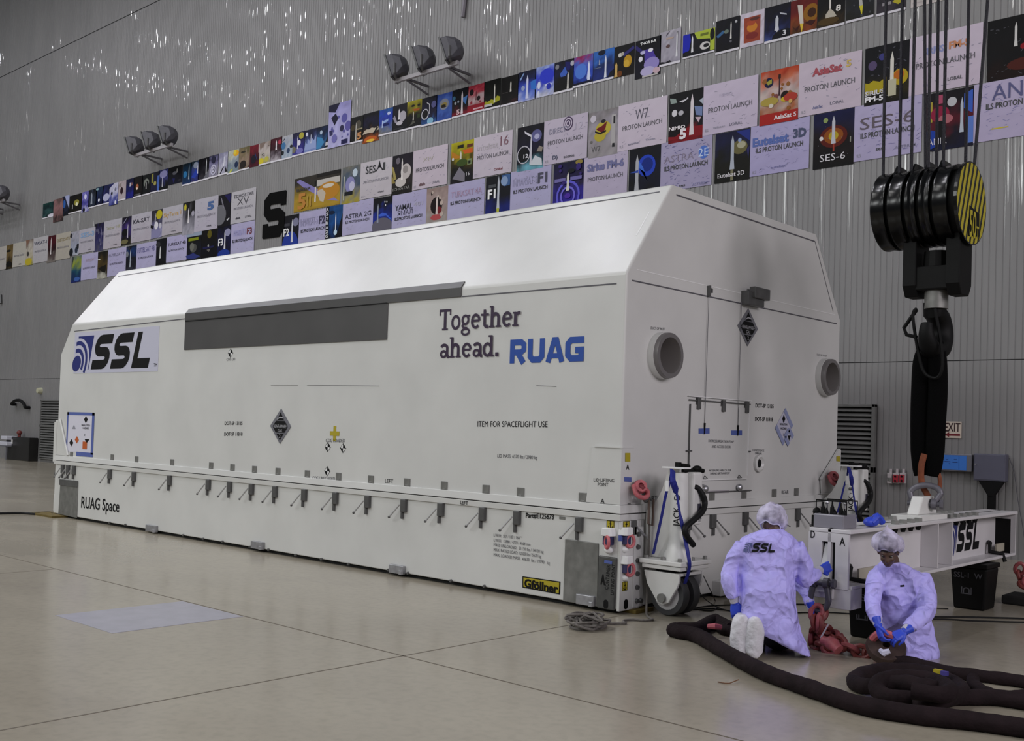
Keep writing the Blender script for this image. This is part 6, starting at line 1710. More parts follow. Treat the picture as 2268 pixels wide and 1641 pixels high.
# bins under the beam
BIN = mat('black_plastic_bin', (.002, .002, .0022), .55, spec=.2)
def bin_(xc, yc, hw, hd, h, label, words):
    r = thing('plastic_bin', label, 'bin', (xc, yc, 0), 'black bins under the beam')
    k = .82
    rings = [[Vector((xc + sx * hw * s_, yc + sy * hd * s_, z_)) for sx, sy in ((-1, -1), (1, -1), (1, 1), (-1, 1))] for s_, z_ in ((k, .0), (.97, h - .06))]
    MB().loft(rings).build('bin_body', BIN, r, bevel=.02)
    MB().box((xc, yc, h - .035), (hw * 2.04, hd * 2.04, .05)).build('rim', BIN, r, bevel=.008)
    mb = MB()
    yf = yc - hd * .96
    put_text(mb, words, (xc - hw * .75, yf - .008, h - .17), (xc + hw * .75, yf - .004, h - .17), (0, 0, .06), .01)
    mb.build('lettering', mat('faded_grey_ink', '#4a4a50', .6), r)
    mb = MB()
    for pth in ([(-.05, -.04), (-.05, .045), (.05, .045), (.05, -.04), (-.06, -.04)], [(-.03, -.035), (-.03, 0)] + arc(0, 0, .03, .022, 180, 0, 6) + [(.03, -.035)]):
        for qd in strip(pth, .012):
            mb.poly([(xc - .02 + p.x, yf + .012, h - .30 + p.y) for p in qd])
    mb.build('bin_handle', mat('faded_grey_ink', '#4a4a50', .6), r)
bin_(2.20, .93, .17, .17, .508, 'black plastic bin under the near end of the beam, behind the right worker', 'SSL')
bin_(2.25, 3.42, .20, .20, .508, 'black plastic bin under the far end of the beam', 'SSL-1  W')

# ================================================================== hook block, ropes and the black sling
HX0, HX1, HY, HZ, HR = 1.66, 2.545, 2.27, 4.165, .405
GLB = mat('glossy_black_enamel', (.0016, .0016, .002), .2, spec=.35)
hk = thing('crane_hook_block', 'black crane hook block with a yellow striped end plate hanging on wire ropes', 'hook block', (2.1, HY, HZ))
for i, (xa_, xb2) in enumerate(((HX0, 1.80), (1.84, 1.98), (2.02, 2.12), (2.16, 2.26), (2.30, 2.44))):
    MB().lathe([(.06, xa_), (HR * .995, xa_), (HR, xa_ + .02), (HR * .965, (xa_ + xb2) / 2), (HR, xb2 - .02), (HR * .995, xb2), (.06, xb2)], (0, HY, HZ), (1, 0, 0), 56).build('sheave', GLB, hk, smooth=True)
MB().lathe([(.001, HX0 + .02), (HR * .88, HX0 + .02), (HR * .88, HX1 - .03), (.001, HX1 - .03)], (0, HY, HZ), (1, 0, 0), 40).build('drum_core', BLK, hk, smooth=True)
for x_ in (1.815, 2.0, 2.14, 2.28):
    pts_ = [(x_, HY + HR * 1.02 * math.cos(R(t)) * (1.0), HZ + HR * 1.02 * math.sin(R(t))) for t in range(-150, -29, 12)]
    MB().prism([Vector((x_ - .012, HY - HR * .5, HZ + HR * .8)), Vector((x_ - .012, HY - HR * .25, HZ + HR * 1.12)), Vector((x_ - .012, HY + HR * .25, HZ + HR * 1.12)), Vector((x_ - .012, HY + HR * .5, HZ + HR * .8))], (.024, 0, 0)).build('divider_plate', GLB, hk)
# striped end plate
ep = MB().lathe([(.001, HX1 - .03), (HR * 1.02, HX1 - .03), (HR * 1.02, HX1), (.001, HX1)], (0, HY, HZ), (1, 0, 0), 56).build('end_cover', GLB, hk)
mb = MB()
RR = HR * .99
n_ = 8
wd = 2 * RR / (n_ * 2)
th = R(-20)
ca, sa = math.cos(th), math.sin(th)
def clip_band(u0, u1):
    pts_ = []
    m_ = 10
    for i in range(m_ + 1):
        u = lerp(u0, u1, i / m_)
        pts_.append((u, math.sqrt(max(0, RR * RR - u * u))))
    for i in range(m_ + 1):
        u = lerp(u1, u0, i / m_)
        pts_.append((u, -math.sqrt(max(0, RR * RR - u * u))))
    return pts_
for i in range(n_):
    u0 = -RR + wd * (2 * i + .4)
    u1 = u0 + wd * 1.15
    pl_ = clip_band(u0, min(u1, RR * .999))
    mb.poly([(HX1 + .002, HY + (u * ca - v * sa), HZ + (u * sa + v * ca)) for u, v in pl_])
mb.build('yellow_stripes', mat('hazard_yellow', '#a89c1e', .45), ep)
MB().poly([(HX1 + .004, HY + .06 - .15, HZ - .40 + .06), (HX1 + .004, HY + .06 + .16, HZ - .40 + .10), (HX1 + .004, HY + .06 + .15, HZ - .07), (HX1 + .004, HY + .06 - .13, HZ - .03)]).build('number_field', BLK, ep)
mb = MB()
put_text(mb, '50', (HX1 + .007, HY - .06, HZ - .33), (HX1 + .007, HY + .12, HZ - .33), (0, 0, .27), .02)
put_text(mb, 'T', (HX1 + .007, HY + .13, HZ - .32), (HX1 + .007, HY + .20, HZ - .32), (0, 0, .12), .015)
mb.build('lettering', mat('hazard_yellow', '#a89c1e', .45), ep)
# yoke plates, crosshead, nut, hook shank
for x_ in (1.92, 2.36):
    MB().prism([(x_, HY - .17, HZ - .2), (x_, HY + .17, HZ - .2), (x_, HY + .17, 3.36), (x_, HY + .10, 3.25), (x_, HY - .10, 3.25), (x_, HY - .17, 3.36)], (.14, 0, 0)).build('yoke_plate', BLK, hk, bevel=.01)
MB().box((2.21, HY, 3.43), (.34, .30, .24)).build('crosshead', BLK, hk, bevel=.015)
MB().cyl((2.21, HY, 3.55), (2.21, HY, 3.71), .135, .125, 14).build('hook_nut', BLK, hk)
MB().cyl((2.21, HY, 3.36), (2.21, HY, 3.13), .115, None, 16).build('hook_shank', GPLATE, hk, smooth=True)
def hookbody():
    mb = MB()
    cy_, cz = HY, 2.90
    pts_ = [(2.19, cy_, 3.20), (2.19, cy_ + .02, 3.08)] + [(2.19, cy_ + .19 * math.cos(R(t)), cz + .19 * math.sin(R(t))) for t in range(70, -205, -15)]
    rr_ = [.11, .115] + [lerp(.115, .14, min(1, i / 8)) if i < 9 else lerp(.14, .05, (i - 9) / 10) for i in range(len(pts_) - 2)]
    return mb.tube(pts_, rr_, 12, flat=.85)
hookbody().build('hook', BLK, hk, smooth=True)
MB().tube(catmull([(2.06, HY - .12, 3.13), (2.03, HY - .14, 3.05), (2.09, HY - .14, 2.7), (2.16, HY - .14, 2.48), (2.28, HY - .14, 2.42), (2.34, HY - .14, 2.52), (2.32, HY - .13, 2.75), (2.24, HY - .10, 3.12)], 5), .016, 7).build('wire_latch', BLK, hk, smooth=True)
MB().tube([(2.05, HY - .10, 3.12), (1.92, HY - .10, 2.94), (1.95, HY - .10, 2.87), (2.06, HY - .1, 2.84)], .02, 7).build('latch_lever', BLK, hk)
ROPEM = mat('dark_wire_rope', '#14121c', .45, .3, bump=.4, bscale=60)
for i, (xt, xb3, yo) in enumerate(((1.649, 1.661, -.1), (1.846, 1.857, -.15), (1.924, 1.972, .25), (1.981, 1.982, -.15), (2.086, 2.105, .2), (2.161, 2.179, -.2), (2.291, 2.299, -.12), (2.419, 2.422, .15), (2.70, 2.60, -.1))):
    z1 = 16
    t_ = (z1 - 4.65) / 1.7
    MB().tube([(xb3 + (xt - xb3) * t_, HY + yo, z1), (xb3, HY + yo, HZ + HR * .9)], .0165, 7).build('wire_rope', ROPEM, hk, smooth=True)
# black round sling doubled through the hook
SLB = mat('black_sling_fabric', (.0016, .0016, .0018), .9, bump=.3, bscale=40, spec=.08)
sl = thing('round_sling', 'black lifting sling hanging doubled from the crane hook to the beam', 'sling', (2.17, HY, 2.0))
for s_ in (-1, 1):
    pts_ = [(2.17 + s_ * .02, HY + .02, 2.78), (2.16 + s_ * .075, HY, 2.60), (2.16 + s_ * .088, HY, 2.3), (2.155 + s_ * .084, HY, 2.0), (2.155 + s_ * .075, HY, 1.70), (2.155 + s_ * .065, HY, 1.52), (2.155 + s_ * .055, HY, 1.44)]
    MB().tube(catmull(pts_, 5), [.095] * 6 + [.095] * 15 + [lerp(.092, .07, i / 9) for i in range(10)], 12, flat=1.0, up=(1, 0, 0)).build('sling_leg', SLB, sl, smooth=True)
MB().tube(catmull([(2.155, HY - .08, 1.66), (2.125, HY - .08, 1.52), (2.13, HY - .06, 1.36), (2.18, HY - .03, 1.24), (2.20, HY, 1.19)], 5), .034, 8, flat=.6).tube(catmull([(2.26, HY, 1.5), (2.29, HY, 1.40), (2.27, HY + .02, 1.28)], 4), .022, 8).build('orange_sling_end', mat('worn_orange_sling', '#7a4026', .75, var=.3, vscale=14), sl, smooth=True, label='worn orange end of the sling')
GS = mat('galvanised_grey_shackle', '#6a6870', .45, .4, var=.15, vscale=12)
shackle('bow_shackle', 'grey bow shackle joining the black sling to the top of the beam', 'shackle', (2.18, 2.12, 1.165), (.95, .3, 0), (.1, .25, 1), .20, .19, .030, GS)
shackle('bow_shackle', 'grey bow shackle hanging at the near end of the beam above the red chain', 'shackle', (2.14, BY0 - .07, .56), (1, .1, 0), (.0, -.05, -1), .11, .24, .026, mat('dark_grey_shackle', '#4a4850', .45, .3))

# ================================================================== slings and chains on the floor
DSL = mat('dark_brown_sling_cover', (.0135, .008, .0095), .85, var=.35, vscale=6, bump=.7, bscale=16, spec=.15)
def sling(name, pix, r0, label, rs=None, seed=1, zs=None, fl=1.0, m=DSL):
    rn = random.Random(seed)
    pts_ = []
    for i, (x_, y_) in enumerate(pix):
        z_ = (zs[i] if zs else 0) + r0 * .95 * fl
        pts_.append(onz(x_, y_, z_))
    pp = catmull(pts_, 8)
    rr_ = [r0 * (1 + .12 * mnoise.noise(Vector((i * .35, seed * 3.3, 0))) + .07 * mnoise.noise(Vector((i * 1.3, seed * 1.7, 5)))) for i in range(len(pp))]
    o = MB().tube(pp, rr_, 12, flat=1.0).build(name, m, None, smooth=True)
    return o
o = sling('round_sling', [(1620, 1393), (1583, 1376), (1545, 1392), (1495, 1394), (1500, 1398), (1545, 1408), (1600, 1440), (1690, 1487), (1790, 1523), (1900, 1560), (2030, 1583), (2150, 1596), (2290, 1616), (2400, 1640)], .062, '')
tag(o, 'long dark brown padded sling sweeping across the foreground floor', 'sling', 'padded slings on the floor')
o2 = sling('round_sling', [(1585, 1370), (1600, 1392), (1625, 1398), (1660, 1396)], .05, '', seed=4)
tag(o2, 'short dark brown sling end beside the left worker', 'sling', 'padded slings on the floor')
MB().tube([onz(1568, 1387, .09), onz(1584, 1387, .10), onz(1597, 1389, .09)], [.02, .028, .022], 7).build('red_sling_label', mat('red_white_label', '#a8505c', .6), o2)
# coiled heap
pix = [(2300, 1560), (2200, 1545), (2100, 1545), (2060, 1542), (2040, 1556), (2080, 1552), (2130, 1535), (2112, 1512), (2040, 1488), (1960, 1484), (1905, 1496), (1893, 1512), (1925, 1520), (1985, 1512), (2050, 1520), (2075, 1528), (2040, 1546), (1975, 1545), (1945, 1530), (1945, 1512), (1985, 1500), (2060, 1505), (2105, 1528), (2085, 1538), (2020, 1530)]
zz = [0, 0, 0, 0, 0, .02, .02, 0, 0, 0, 0, 0, .02, .06, .08, .06, .0, 0, .02, .06, .08, .08, .10, .10, .1]
o = sling('round_sling', pix, .056, '', seed=7, zs=zz)
tag(o, 'dark brown padded sling coiled in a heap in front of the right worker', 'sling', 'padded slings on the floor')
MB().box(onz(2078, 1487, .13), (.06, .03, .03)).build('yellow_tag', YEL, o)
MB().box(onz(2092, 1491, .13), (.05, .03, .03)).build('violet_tag', mat('violet_tag', '#3c3480', .6), o)
pix = [(1975, 1462), (2030, 1470), (2100, 1488), (2180, 1498), (2268, 1510), (2310, 1525), (2268, 1542), (2200, 1540), (2160, 1520), (2155, 1502)]
o = sling('round_sling', pix, .048, '', seed=9, zs=[0, 0, .0, 0, 0, 0, 0, 0, 0, .03])
tag(o, 'dark brown padded sling looping to the right picture edge', 'sling', 'padded slings on the floor')
# red chain: individual links
RED = mat('red_lead_chain_paint', '#74302c', .55, var=.35, vscale=18)
RED2 = mat('pink_red_chain_paint', '#93484c', .55, var=.25, vscale=18)
def link(c, d, roll, L=.11, Wd=.05, r0=.022):
    d = Vector(d).normalized()
    s_ = d.orthogonal().normalized()
    s_ = (Matrix.Rotation(roll, 3, d) @ s_)
    pts_ = []
    for i in range(14):
        t = 2 * PI * i / 14
        pts_.append(Vector(c) + d * (L * .5 * math.cos(t) * (1 if abs(math.cos(t)) > .3 else 1)) + s_ * (Wd * math.sin(t)))
    return MB().tube(pts_, r0, 7, closed=True)
def chain(path, label, L=.135, m2=None, group=None, every=None):
    pp = catmull(path, 12)
    ds = [0]
    for i in range(1, len(pp)):
        ds.append(ds[-1] + (pp[i] - pp[i - 1]).length)
    n_l = int(ds[-1] / (L * .66))
    r = thing('red_chain', label, 'chain', pp[0].to_tuple()[:2] + (0,))
    j = 0
    for k in range(n_l):
        t = ds[-1] * (k + .5) / n_l
        while ds[j + 1] < t:
            j += 1
        f_ = (t - ds[j]) / max(1e-6, ds[j + 1] - ds[j])
        p = pp[j].lerp(pp[j + 1], f_)
        d = (pp[j + 1] - pp[j])
        link(p, d, (k % 2) * PI / 2 + .5 + .35 * math.sin(k * 2.3), L).build('link', (RED if k % 3 else RED2), r, smooth=True)
    return r
A_ = (2.14, BY0 - .10, .35)
z_ = .04
ch = chain([A_, (2.13, BY0 - .12, .24), onz(1812, 1395, .16), onz(1800, 1412, .08), onz(1812, 1428, z_), onz(1845, 1436, z_), onz(1862, 1420, .06), onz(1835, 1408, .1), onz(1815, 1388, .2), (2.16, BY0 - .08, .30), (2.17, BY0 - .12, .20), onz(1838, 1404, .12), onz(1862, 1424, .09), onz(1885, 1436, .06), onz(1912, 1445, z_), onz(1940, 1446, z_), onz(1962, 1440, .10)], 'red chain heaped between the two workers and hanging from the beam end')
MB().box(onz(1826, 1398, .2), (.012, .008, .14), Matrix.Rotation(.5, 3, 'Y')).build('chain_tag_wire', mat('pale_tag', '#a8a4a8', .5), ch)
MB().tube(catmull([onz(1822, 1418, .12), onz(1842, 1425, .11), onz(1858, 1440, .07)], 4), [.04] * 3 + [.055] * 3 + [.045] * 3, 9).build('shortening_hook', RED2, ch, smooth=True)
chain([(2.52, 4.10, .34), (2.50, 4.14, .22), (2.56, 4.2, .12), (2.66, 4.25, .05), (2.78, 4.2, .05), (2.70, 4.05, .1), (2.58, 4.02, .14), (2.62, 4.18, .18), (2.74, 4.26, .14), (2.86, 4.2, .06), (2.94, 4.1, .05)], 'dark red chain piled at the far end of the beam behind the far bin', .14)
o = MB().box((2.66, 4.2, .05), (.62, .42, .10)).build('dark_mat', mat('dark_mat_black', '#0e0d0d', .8), None, bevel=.02)
tag(o, 'black tray under the dark red chain at the far end of the beam', 'tray')
for c_2 in list(bpy.data.objects):
    if c_2.name.startswith('red_chain') and c_2.location.y > 3:
        c_2.location.z += .10
# disc-like clevis held by the right worker
c = onz(1962, 1442, .10)
o = MB().lathe([(.03, -.035), (.15, -.035), (.16, 0), (.15, .035), (.03, .035)], c + Vector((0, 0, .03)), (.35, -.55, .75), 26, True).build('sling_coupling', mat('brown_rust_steel', '#40312c', .6, .3, var=.3, vscale=12), None, smooth=True)
tag(o, 'round dark brown sling coupling held down by the right worker', 'coupling')
MB().tube(catmull([c + Vector((-.12, -.02, .06)), c + Vector((-.02, -.06, .15)), c + Vector((.10, -.02, .12))], 4), .032, 8).build('pink_clevis', PINK, o, smooth=True)
MB().tube([c + Vector((.0, -.10, .02)), c + Vector((.04, -.13, .01)), c + Vector((.08, -.11, .03))], [.02, .028, .02], 6).build('white_rag', mat('white_rag', '#c4c2d8', .7), o)
# ================================================================== cables, tow pipe, litter
def cable(px, r0, label, m=RUBBER, z0=None):
    o = MB().tube(catmull([onz(x_, y_, r0) if len(q_) == 2 else onz(x_, y_, q_[2]) for q_ in px for x_, y_ in (q_[:2],)], 8), r0, 6).build('floor_cable', m, None, smooth=True)
    return tag(o, label, 'cable', 'cables on the floor')
cable([(1520, 1350), (1580, 1341), (1700, 1338), (1800, 1338), (1920, 1342), (2100, 1348)], .006, 'upper thin black cable running behind the kneeling left worker')
cable([(1500, 1352), (1580, 1348), (1640, 1356), (1720, 1358), (1820, 1356), (1900, 1360)], .006, 'lower thin black cable running behind the kneeling left worker')
cable([(1900, 1372), (2000, 1366), (2080, 1366), (2160, 1367), (2268, 1370), (2380, 1376)], .009, 'upper black cable on the floor right of the right worker')
cable([(1900, 1380), (2000, 1374), (2080, 1371), (2160, 1375), (2268, 1378), (2380, 1380)], .008, 'lower black cable on the floor right of the right worker')
bx = E_(1590, 1305)
for i, (a_, lab) in enumerate((([(1556, 1271, .28), (1570, 1300, .2), (1584, 1330), (1586, 1348), (1560, 1352), (1500, 1338)], 'looping thin cable hanging right of the near jack wheel'), ([(1545, 1295, .2), (1555, 1320, .08), (1590, 1345), (1640, 1358)], 'slack thin cable curving from the near jack to the floor'))):
    cable(a_, .005, lab)
o = MB().tube(catmull([bx + Vector((.13, .02, -.2)), bx + Vector((.16, .06, .0)), bx + Vector((.13, .07, .25)), bx + Vector((.10, .10, .34))], 5), .008, 6).build('socket_cable', RUBBER, None)
o.location.z += .0
tag(o, 'thin cable rising from the white cable box on the end of the base', 'cable')
a, b = onz(-10, 1136, .01), onz(110, 1137, .01)
cable([(-30, 1138), (40, 1136), (80, 1138), (104, 1135), (118, 1139)], .02, 'dark cable on the floor left of the far container corner')
o = MB().cyl((2.62, 5.10, .52), (3.30, 5.30, .52), .07, None, 16).build('tow_pipe', mat('pipe_white', '#b5b2ba', .3, .2), None, smooth=True)
MB().box((2.85, 5.2, .615), (.36, .10, .05)).build('pipe_clamp', BLK, o, bevel=.01)
MB().box((2.95, 5.2, .42), (.62, .25, .07)).build('cradle', BLK, o, bevel=.01)
for x_ in (2.75, 3.2):
    MB().box((x_, 5.2, .20), (.06, .2, .40)).build('leg', BLK, o)
tag(o, 'white pipe on a black cradle at the right picture edge', 'pipe')
o = MB().tube([onz(1590, 1510, .005), onz(1606, 1513, .005), onz(1616, 1513, .005), onz(1636, 1505, .02)], .004, 5).build('cable_tie', mat('brown_tie', '#6a4a34', .6))
tag(o, 'thin brown cable tie lying on the open floor left of the long sling', 'cable tie')
# ================================================================== people
from mathutils.bvhtree import BVHTree
SKIN = mat('brown_skin', (.085, .045, .032), .5, var=.1, vscale=8)
def coat_mat():
    m = mat('lavender_white_coat_fabric', (.47, .43, .94), .58, var=.05, vscale=6)
    nt = m.node_tree
    b = nt.nodes['Principled BSDF']
    tc = nt.nodes.new('ShaderNodeTexCoord')
    wr = nt.nodes.new('ShaderNodeTexNoise')
    wr.inputs['Scale'].default_value = 5
    nt.links.new(tc.outputs['Object'], wr.inputs['Vector'])
    ad = nt.nodes.new('ShaderNodeMix')
    ad.data_type = 'VECTOR'
    ad.inputs[0].default_value = .22
    nt.links.new(tc.outputs['Object'], ad.inputs[4])
    nt.links.new(wr.outputs['Color'], ad.inputs[5])
    prev = None
    for sc_, st_, dist in ((6.0, .9, .075), (15, .5, .03)):
        v = nt.nodes.new('ShaderNodeTexVoronoi')
        v.inputs['Scale'].default_value = sc_
        nt.links.new(ad.outputs[1], v.inputs['Vector'])
        bp = nt.nodes.new('ShaderNodeBump')
        bp.inputs['Strength'].default_value = st_
        bp.inputs['Distance'].default_value = dist
        nt.links.new(v.outputs['Distance'], bp.inputs['Height'])
        if prev:
            nt.links.new(prev.outputs[0], bp.inputs['Normal'])
        prev = bp
    nt.links.new(prev.outputs[0], b.inputs['Normal'])
    return m
COAT = coat_mat()
COVER = mat('white_shoe_cover', (.62, .61, .66), .6, var=.08, vscale=8, bump=.5, bscale=26)
TROUS = mat('navy_trousers', (.012, .012, .03), .7)
HAIR = mat('dark_hair', (.012, .009, .012), .55, bump=.4, bscale=60)
CUFF = mat('pale_knit_cuff', (.5, .48, .56), .7, bump=.3, bscale=90)
def net_mat():
    if 'hair_net_mesh' in MATS:
        return MATS['hair_net_mesh']
    m = bpy.data.materials.new('hair_net_mesh')
    MATS['hair_net_mesh'] = m
    m.use_nodes = True
    nt = m.node_tree
    b = nt.nodes['Principled BSDF']
    b.inputs['Base Color'].default_value = (.66, .62, .84, 1)
    b.inputs['Roughness'].default_value = .6
    tc = nt.nodes.new('ShaderNodeTexCoord')
    n = nt.nodes.new('ShaderNodeTexNoise')
    n.inputs['Scale'].default_value = 14
    n.inputs['Detail'].default_value = 4
    nt.links.new(tc.outputs['Object'], n.inputs['Vector'])
    mr = nt.nodes.new('ShaderNodeMapRange')
    mr.inputs[1].default_value = .35
    mr.inputs[2].default_value = .65
    mr.inputs[3].default_value = .28
    mr.inputs[4].default_value = .85
    nt.links.new(n.outputs['Fac'], mr.inputs[0])
    nt.links.new(mr.outputs[0], b.inputs['Alpha'])
    return m
WR = bpy.data.textures.new('coat_wrinkles', 'CLOUDS')
WR.noise_scale = .075
WR.noise_depth = 3
WR2 = bpy.data.textures.new('coat_folds', 'CLOUDS')
WR2.noise_scale = .2
WR2.noise_depth = 1
def soften(o, vox, it=4, disp=0.0, disp2=0.0):
    r = o.modifiers.new('remesh', 'REMESH')
    r.mode = 'VOXEL'
    r.voxel_size = vox
    r.use_smooth_shade = True
    s = o.modifiers.new('smooth', 'SMOOTH')
    s.iterations = it
    s.factor = .5
    for t_, d in ((WR2, disp2), (WR, disp)):
        if d:
            m = o.modifiers.new('folds', 'DISPLACE')
            m.texture = t_
            m.strength = d
            m.mid_level = .5
            m.texture_coords = 'LOCAL'
    return o
FH = Vector((CF.x, CF.y, 0)).normalized()
RH = Vector((FH.y, -FH.x, 0))
UZ = Vector((0, 0, 1))
def ringp(px, py, d, hwp, hd, tilt=0.0, n=24, sq=.85):
    """horizontal ring about the point seen at (px,py) at depth d; half width in pixels, half depth in metres, tilt in pixels to the right"""
    c = atd(px, py, d)
    hw = hwp * d / FPX
    o = []
    for k in range(n):
        t = 2 * PI * k / n
        cx_, sy_ = math.cos(t), math.sin(t)
        cx_ = math.copysign(abs(cx_) ** sq, cx_)
        sy_ = math.copysign(abs(sy_) ** sq, sy_)
        o.append(c + RH * (hw * cx_) + FH * (hd * sy_) - UZ * (tilt * d / FPX * cx_))
    return o
def limb(mb, pts, rad, n=14):
    pp = catmull(pts, 6)
    m = len(pp)
    rr_ = []
    for i in range(m):
        t = i / (m - 1) * (len(rad) - 1)
        k = min(int(t), len(rad) - 2)
        rr_.append(lerp(rad[k], rad[k + 1], t - k))
    return mb.tube(pp, rr_, n)
def frame(fwd, up=UZ):
    f = Vector(fwd).normalized()
    s_ = f.cross(Vector(up)).normalized()
    return Matrix((s_, f, s_.cross(f))).transposed()       # columns: right, forward, up
def head_mb(mb, c, fwd, s=1.0):
    F = frame(fwd)
    L = lambda x, y, z: Vector(c) + F @ Vector((x * s, y * s, z * s))
    mb.ell(L(0, -.012, .03), (.076 * s, .098 * s, .088 * s), 20, 14, F)
    mb.ell(L(0, .022, -.035), (.060 * s, .072 * s, .078 * s), 18, 12, F)
    mb.ell(L(0, .056, -.092), (.030 * s, .026 * s, .022 * s), 12, 8, F)     # chin
    mb.tube([L(0, .090, .012), L(0, .108, -.022), L(0, .098, -.038)], [.010 * s, .015 * s, .017 * s], 10)   # nose
    for sx in (-1, 1):
        mb.ell(L(sx * .078, -.008, -.012), (.010 * s, .022 * s, .034 * s), 10, 8, F)                        # ear
        mb.ell(L(sx * .034, .072, -.022), (.024 * s, .022 * s, .024 * s), 10, 8, F)                         # cheek
        mb.tube([L(sx * .014, .092, .030), L(sx * .034, .088, .034), L(sx * .054, .070, .026)], .008 * s, 8)  # brow
    mb.tube([L(-.024, .086, -.064), L(0, .094, -.062), L(.024, .086, -.064)], .008 * s, 8)                 # lips
    mb.tube([L(-.020, .086, -.076), L(0, .092, -.075), L(.020, .086, -.076)], .008 * s, 8)
    return F, L
def face_parts(o, L, F, s=1.0):
    for sx in (-1, 1):
        e = MB().ell(L(sx * .032, .080, .012), (.012 * s, .009 * s, .009 * s), 12, 8, F).build('eye', mat('eye_white', (.13, .12, .11), .3), o, smooth=True)
        MB().ell(L(sx * .032, .088, .011), (.006 * s, .003 * s, .006 * s), 10, 6, F).build('iris', mat('eye_dark', (.01, .008, .006), .2), e, smooth=True)
def hair_and_net(o, c, F, s, lean, rx=.118, rz=.10, drop=.02):
    Lc = lambda x, y, z: Vector(c) + F @ Vector((x, y, z))
    MB().ell(Lc(0, -.016, .038), (.081 * s, .100 * s, .085 * s), 20, 12, F).build('hair', HAIR, o, smooth=True)
    # bouffant cap: gathered band and puffed crown
    rings = []
    rn = random.Random(int(c.x * 100))
    n = 36
    ph = rn.uniform(0, 6)
    for i, (k, z_) in enumerate(((.76, -.052), (.90, -.046), (1.04, -.022), (1.10, .012), (1.06, .05), (.92, .088), (.66, .115), (.34, .128), (.04, .132))):
        ring = []
        for j in range(n):
            t = 2 * PI * j / n
            w = 1 + (.05 * math.sin(9 * t + ph) + .035 * math.sin(15 * t + i)) * (1 if i > 0 else .4) * (1 - i / 12)
            zz = z_ * rz / .1 + .010 * math.sin(5 * t + ph) - drop * .6 - lean[1] * math.sin(t) * .05
            ring.append(Lc(rx * k * w * math.cos(t) + lean[0] * .03, (rx * 1.05 * k * w) * math.sin(t) - .022, zz + .035))
        rings.append(ring)
    nt = MB().loft(rings, False).build('hair_net', net_mat(), o, smooth=True)
    MB().tube(rings[0], .006, 6, closed=True).build('elastic_band', mat('net_band', (.62, .60, .78), .6), nt, smooth=True)
def glove(par, wrist, d, nrm, s=1.0, curl=.9, spread=.12, thumb_side=1, cuff=True):
    """five-fingered glove: wrist point, direction towards the knuckles, palm normal"""
    d = Vector(d).normalized()
    n = Vector(nrm)
    n = (n - d * n.dot(d)).normalized()
    t = d.cross(n) * thumb_side                      # towards the thumb
    w = Vector(wrist)
    mb = MB()
    mb.loft([[w + d * a * s + t * (b * s * cx_) + n * (e * s * cy_) for cx_, cy_ in ((1, .4), (.6, 1), (-.6, 1), (-1, .4), (-1, -.4), (-.6, -1), (.6, -1), (1, -.4))] for a, b, e in ((-.03, .031, .024), (0, .031, .021), (.03, .040, .019), (.07, .046, .018), (.098, .043, .015))])
    base = (.033, .011, -.012, -.033)
    ln = (.074, .082, .077, .060)
    for i in range(4):
        p = w + d * .092 * s + t * (base[i] * s)
        dd = (d + t * (spread * (1.5 - i) / 1.5)).normalized()
        pts_, rr_ = [p - dd * .02 * s, p], [.011 * s, .0108 * s]
        a = .25 * curl
        seg = ln[i] * s
        for k, fr in enumerate((.45, .30, .25)):
            a += (.35, .75, .55)[k] * curl * (1 + .12 * i)
            v = (dd * math.cos(a) + n * math.sin(a))
            p = p + v * seg * fr
            pts_.append(p)
            rr_.append((.0102, .0094, .0078)[k] * s)
        mb.tube(catmull(pts_, 3), [lerp(rr_[0], rr_[-1], j / (3 * (len(pts_) - 1))) for j in range(3 * (len(pts_) - 1) + 1)], 9)
    p = w + d * .025 * s + t * .034 * s
    v1 = (d * .75 + t * .6 + n * .35).normalized()
    v2 = (d * .95 + t * .1 + n * .55 * curl).normalized()
    mb.tube(catmull([p - v1 * .02 * s, p, p + v1 * .036 * s, p + v1 * .036 * s + v2 * .030 * s, p + v1 * .036 * s + v2 * .030 * s + (v2 + n * .4 * curl - t * .3).normalized() * .022 * s], 3), [.015 * s] * 5 + [.0125 * s] * 4 + [.010 * s] * 4, 9)
    if cuff:
        mb.tube([w - d * .07 * s, w - d * .03 * s, w + d * .01 * s], [.036 * s, .033 * s, .031 * s], 12)
    g = mb.build('glove', GLV, par, smooth=True)
    return soften(g, .0042 * s, 2)
